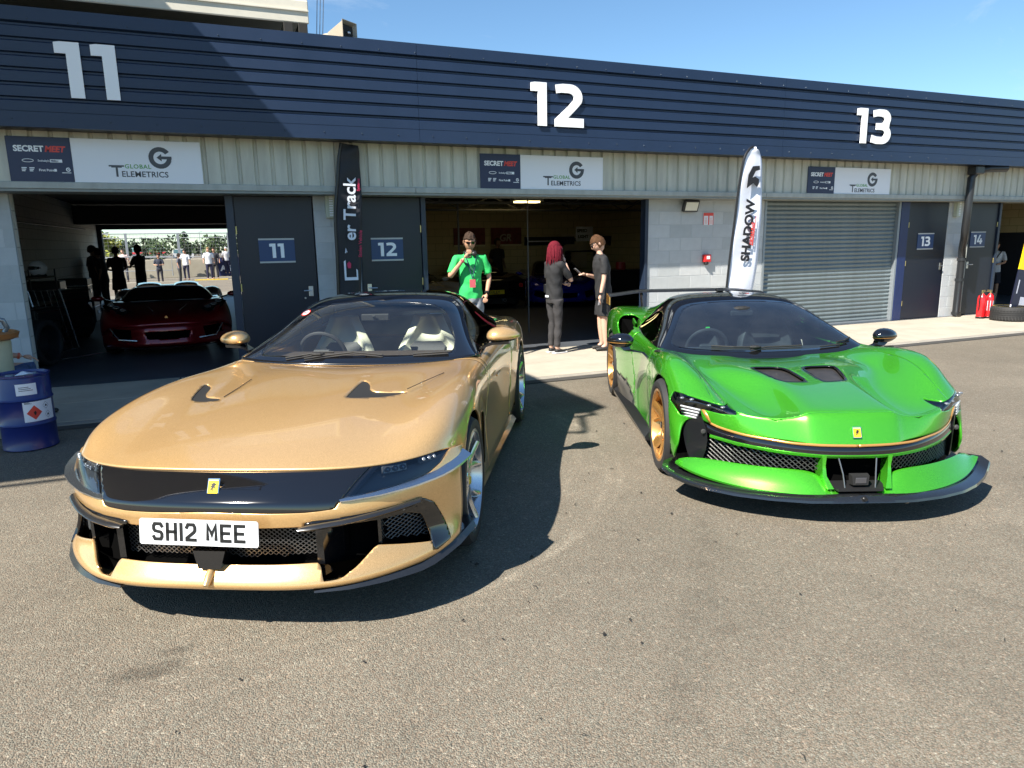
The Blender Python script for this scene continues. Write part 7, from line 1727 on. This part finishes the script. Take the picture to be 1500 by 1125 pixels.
onlab([(.02,.075),(.080,.015),(.135,.075),(.080,.14)], sred, 'hazard_diamond', r+.0025)
onlab([(.073,.055),(.087,.055),(.092,.075),(.083,.098),(.078,.085),(.070,.08)], ink, 'flame_symbol', r+.0035)
for (x, z) in ((.175,.125),(.185,.045)):
    for q in range(4):
        c = [(x+.03*math.cos(q*math.pi/2), z+.032*math.sin(q*math.pi/2)) for q in (q, q+1)]
        onlab([c[0], c[1], (c[1][0]*.93+x*.07, c[1][1]*.93+z*.07), (c[0][0]*.93+x*.07, c[0][1]*.93+z*.07)], ink, 'symbol_frame', r+.0028)
    onlab([(x-.01,z-.008),(x+.012,z-.008),(x+.005,z+.01),(x-.004,z+.006)], ink, 'symbol', r+.0028)
for k in range(3): onlab([(.012,.155+k*.006),(.065-.01*k,.155+k*.006),(.065-.01*k,.158+k*.006),(.012,.158+k*.006)], ink, 'label_print', r+.0025)
for k in range(3):
    a0 = -86; curved(sgrey, 'label_print', a0, a0+28-4*k, .515+k*.014, .520+k*.014, r+.0025, t, 4)
t = empty('folded_paper', 'crumpled white paper lying on top of the blue drum', 'paper', (-1.63, 7.02, .632))
MB().add([(-.06,-.05,.0),(.05,-.06,.012),(.075,.03,.004),(-.03,.05,.02),(0,0,.03)], [(0,1,4),(1,2,4),(2,3,4),(3,0,4)]).build('paper', white, t, norm=False)
t = empty('cream_tub', 'tall cream plastic tub with brown tray lid behind the blue drum', 'tub', (-2.05, 7.60, .0))
MB().lathe([(0,0),(.185,0),(.20,.02),(.225,.86),(.22,.88),(0,.88)], 40).build('tub', mat('cream_plastic', srgb('#c9c5a2'), rough=.5, var=.08), t, smooth=True)
MB().lathe([(0,.885),(.25,.885),(.285,.90),(.30,.945),(.27,.96),(.24,.93),(0,.925)], 40).build('tray_lid', mat('tray_brown', srgb('#a66e3c'), rough=.45), t, smooth=True)
MB().tube([(-.3,-.02,.96),(-.1,-.05,1.08),(.13,-.05,1.085),(.20,-.03,1.06),(.215,0,.99),(.19,.0,.95)], .022, 10).build('handle', mat('handle_grey', (.25,.28,.30), rough=.3, metal=.5), t, smooth=True)
MB().tube([(.03,-.235,.84),(.10,-.235,.62),(.15,-.25,.45),(.19,-.26,.30)], .011, 8).ell((.12,-.245,.55), (.022,.02,.05), 10, 8).build('strap', black, t); MB().ell((.10,-.25,.60), (.018,.014,.012), 8, 6).build('strap_buckle', sred, t)
# garage 11, left side
def trolley(label, x, y, rz, w, d, h, n, body):
    t = empty('tool_trolley', label, 'trolley', (x, y, .02), rz)
    MB().box(-w/2, w/2, -d/2, d/2, .10, h, .01).build('cabinet', body, t)
    for k in range(n):
        z0 = .13+k*(h-.16)/n; o = MB().box(-w/2+.02, w/2-.02, -d/2-.018, -d/2+.0, z0, z0+(h-.16)/n-.015, .004).build('drawer', body, t)
        MB().box(-w/2+.03, w/2-.03, -d/2-.03, -d/2-.019, z0+(h-.16)/n-.03, z0+(h-.16)/n-.02).build('drawer_pull', alu, o)
    for sx in (-1, 1):
        for sy in (-1, 1): MB().lathe([(0,-.015),(.045,-.015),(.045,.015),(0,.015)], 12, 'X', c=(sx*(w/2-.06), sy*(d/2-.06), .045)).build('castor', black, t)
    MB().tube([(w/2,-d/2,h-.05),(w/2+.08,-d/2,h-.02),(w/2+.08,d/2,h-.02),(w/2,d/2,h-.05)], .012, 6).build('push_bar', alu, t)
    return t
dkc = mat('cabinet_black', (.02,.02,.022), rough=.35)
trolley('black tool trolley with bright drawer edges against the left wall of garage 11', -2.85, 15.4, RAD(60), .9, .5, .95, 6, dkc)
trolley('lower black tool trolley nearer the front on the left of garage 11', -2.75, 12.7, RAD(75), .7, .5, .80, 4, dkc)
t = empty('wire_rack', 'leaning steel mesh rack on the left of garage 11', 'rack', (-2.55, 13.7, .02), rot=(RAD(-12), 0, RAD(62)))
MB().tube([(-.35,0,0),(-.35,0,1.05),(.35,0,1.05),(.35,0,0)], .014, 6, closed=True).build('frame', alu, t)
for k in range(4): MB().tube([(-.21+k*.14,0,0),(-.21+k*.14,0,1.05)], .006, 5).build('bar', alu, t)
for k in range(6): MB().tube([(-.35,0,.15+k*.15),(.35,0,.15+k*.15)], .006, 5).build('bar', alu, t)
t = empty('open_shelf', 'dark shelving unit carrying a helmet on the left of garage 11', 'shelf', (-3.05, 14.3, .02), RAD(80))
for z in (.3, .75, 1.2): MB().box(-.6, .6, -.22, .22, z, z+.03).build('shelf_board', mat('shelf_board', (.16,.12,.08), rough=.7), t)
for sx in (-.6, .58):
    for sy in (-.22, .2): MB().box(sx, sx+.02, sy, sy+.02, 0, 1.35).build('upright', dkc, t)
t = empty('racing_helmet', 'white racing helmet with dark visor on the shelf in garage 11', 'helmet', (-2.86, 14.2, 1.39), RAD(150))
MB().ell((0,0,.0), (.125,.15,.135), 24, 16).build('shell', white, t, smooth=True); MB().ell((0,.028,.012), (.118,.135,.062), 24, 10).build('visor', glossk, t, smooth=True); MB().box(-.09, .09, -.1, .1, -.14, -.09, .02).build('collar', black, t)
for i, (x, y, z, w) in enumerate(((-3.2, 16.6, .0, .8), (-3.25, 16.6, .55, .6), (-3.1, 18.0, .0, .7), (-3.2, 19.4, 0, .8), (-3.2, 19.4, .5, .6))):
    t = empty('equipment_case', ('large dark flight case on the floor by the left wall of garage 11', 'smaller case stacked on the first flight case in garage 11', 'dark flight case in the middle of the left wall row', 'rear flight case nearest the standing men', 'pale topped case stacked on the rear flight case')[i], 'case', (x, y, .02+z))
    MB().box(-w/2, w/2, -w/2, w/2, 0, .53, .02).build('case', dkc, t); MB().box(-w/2-.004, w/2+.004, -w/2-.004, w/2+.004, .35, .37).build('edge_strip', alu, t)
    MB().box(w/2, w/2+.02, -.08, .08, .18, .26).build('handle', alu, t)
for i, (x, y) in enumerate(((-2.5, 12.0), (-2.62, 15.9))):
    t = empty('spare_wheel', ('spare racing wheel leaning by the front trolley in garage 11', 'spare racing wheel standing behind the mesh rack')[i], 'wheel', (x, y, .36), rot=(0, 0, RAD(70)))
    tyre_mesh(.34, .25, .26).build('tyre', rub, t, smooth=True)
    MB().lathe([(.25,-.12),(.24,-.1),(.23,.05),(.08,.06),(0,.06)], 32, 'Y').build('rim', dkc, t, smooth=True)
t = empty('tool_pole', 'thin metal pole lying on the floor of garage 11', 'pole', (-2.15, 12.5, .04)); MB().tube([(-.3,-.2,0),(.45,.35,.03)], .012, 6).build('pole', alu, t)
# garage 12 contents on the rear wall
for i, (x, z, w, h, lab) in enumerate(((6.55, 1.62, 1.0, .55, 'red and white patterned banner on the left of the rear wall of garage 12'), (7.75, 1.62, 1.0, .55, 'second red and white patterned banner, nearer the middle of the rear wall'))):
    t = empty('wall_banner', lab, 'banner', (x, 20.33, z)); MB().box(0, w, -.02, 0, 0, h).build('cloth', mat('banner_red_dark', (.16,.035,.03), rough=.6, var=.8, vs=5), t)
    text(t, 'GR', .30, _M['panel_dim'] if 'panel_dim' in _M else mat('panel_dim', (.4,.36,.3), rough=.6), (.25, -.025, .15), bold=.008, shear=.2); MB().box(0, w, -.03, -.021, 0, .05).build('hem', mat('hem_cream', (.7,.62,.4), rough=.6), t)
t = empty('strip_light', 'small yellow-lit fluorescent fitting hanging from the ceiling of garage 12', 'light', (5.72, 13.6, 2.50))
MB().box(-.05, .60, -.12, .12, .03, .08).build('housing', mat('light_housing', (.4,.38,.3), rough=.5), t); MB().box(.02, .24, -.10, .10, 0, .03).box(.30, .53, -.10, .10, 0, .03).build('tube', mat('light_tube', (.6,.55,.3), rough=.4, emit=(1.0,.78,.34), es=2.2), t)
t2 = empty('strip_light', 'unseen strip light added to brighten the back of garage 12, above the black sports car', 'light', (6.2, 17.0, 2.88)); MB().box(0, 1.4, -.10, .10, .03, .06).build('housing', _M['light_housing'], t2); MB().box(.02, 1.38, -.08, .08, 0, .03).build('tube', _M['light_tube'], t2)  # hidden fitting added to brighten the garage behind the visible lamp
# simulator style arch of pipes
t = empty('tubular_frame', 'black tubular arch with wheels hanging on it against the rear wall of garage 12', 'frame', (10.6, 19.6, .02))
MB().tube([(-1.1,0,0),(-1.2,0,.9),(-1.0,0,1.5),(-.5,0,1.75),(.6,0,1.75),(1.1,0,1.5),(1.2,0,.8),(1.15,0,0)], .05, 8).tube([(-.6,0,0),(-.65,0,1.4),(.6,0,1.4),(.6,0,0)], .035, 8).build('pipe', dkc, t, smooth=True)
for k in range(9): MB().lathe([(.02,-.05),(.09,-.05),(.09,.05),(.02,.05)], 12, 'Y', c=(-.62, -.05, .3+k*.13)).build('roller', dkc, t)
MB().box(-.35, .25, -.08, -.03, 1.7, 2.15, .03).build('board', white, t); text(t, 'SPEED', .13, ink, (-.32, -.085, 1.98), bold=.004); text(t, 'LIGHT', .13, ink, (-.29, -.085, 1.80), bold=.004)
MB().box(-1.2, -.4, -.06, 0, 1.62, 1.85).box(.4, 1.3, -.06, 0, 1.62, 1.85).build('side_board', mat('board_navy'), t)
for i, (x, z, w, h, c, lab) in enumerate(((13.0,1.62,1.2,.26,(.02,.02,.03),'black sponsor panel high on the rear wall of garage 12'), (14.9,.9,.9,1.05,(.55,.45,.3),'tan easel board against the rear wall at the right of garage 12'), (16.6,.9,.65,1.0,(.02,.02,.03),'narrow black roller banner at the far right of garage 12'))):
    t = empty('display_board', lab, 'board', (x*.68, 20.3, z)); MB().box(0, w, -.03, 0, 0, h, .004).build('panel', mat('panel_%d' % i, c, rough=.5, var=.1), t)
    if i != 1: MB().box(.1, w-.1, -.035, -.031, h*.4, h*.55).build('print', white, t)
t = empty('workbench', 'long dark workbench at the right of garage 12', 'bench', (9.5, 16.3, .02), RAD(-8))
MB().box(0, 1.8, 0, .7, .86, .92, .01).build('worktop', dkc, t); MB().box(.04, 1.76, .04, .66, .1, .86).build('cabinet', dkc, t)
MB().lathe([(0,0),(.12,0),(.13,.02),(.13,.2),(.0,.2)], 20, c=(.5,.3,.925)).build('tin', mat('tin_red', (.4,.03,.03), rough=.4), t)
# orange machine at the back of garage 14
t = empty('orange_kart', 'orange and black machine in the dark at the back of garage 14', 'machine', (19.6, 13.6, .02), RAD(20))
MB().tube([(-.5,0,.1),(-.4,0,.5),(-.1,0,.95),(.0,0,1.0)], .05, 8).tube([(.3,.1,.1),(.35,.1,.9),(.2,.1,1.1)], .04, 8).build('frame', mat('orange_frame', (.55,.20,.03), rough=.4), t, smooth=True); MB().box(-.6, .5, -.3, .3, .08, .35, .05).build('body', dkc, t)
bpy.data.scenes.remove(_TS)
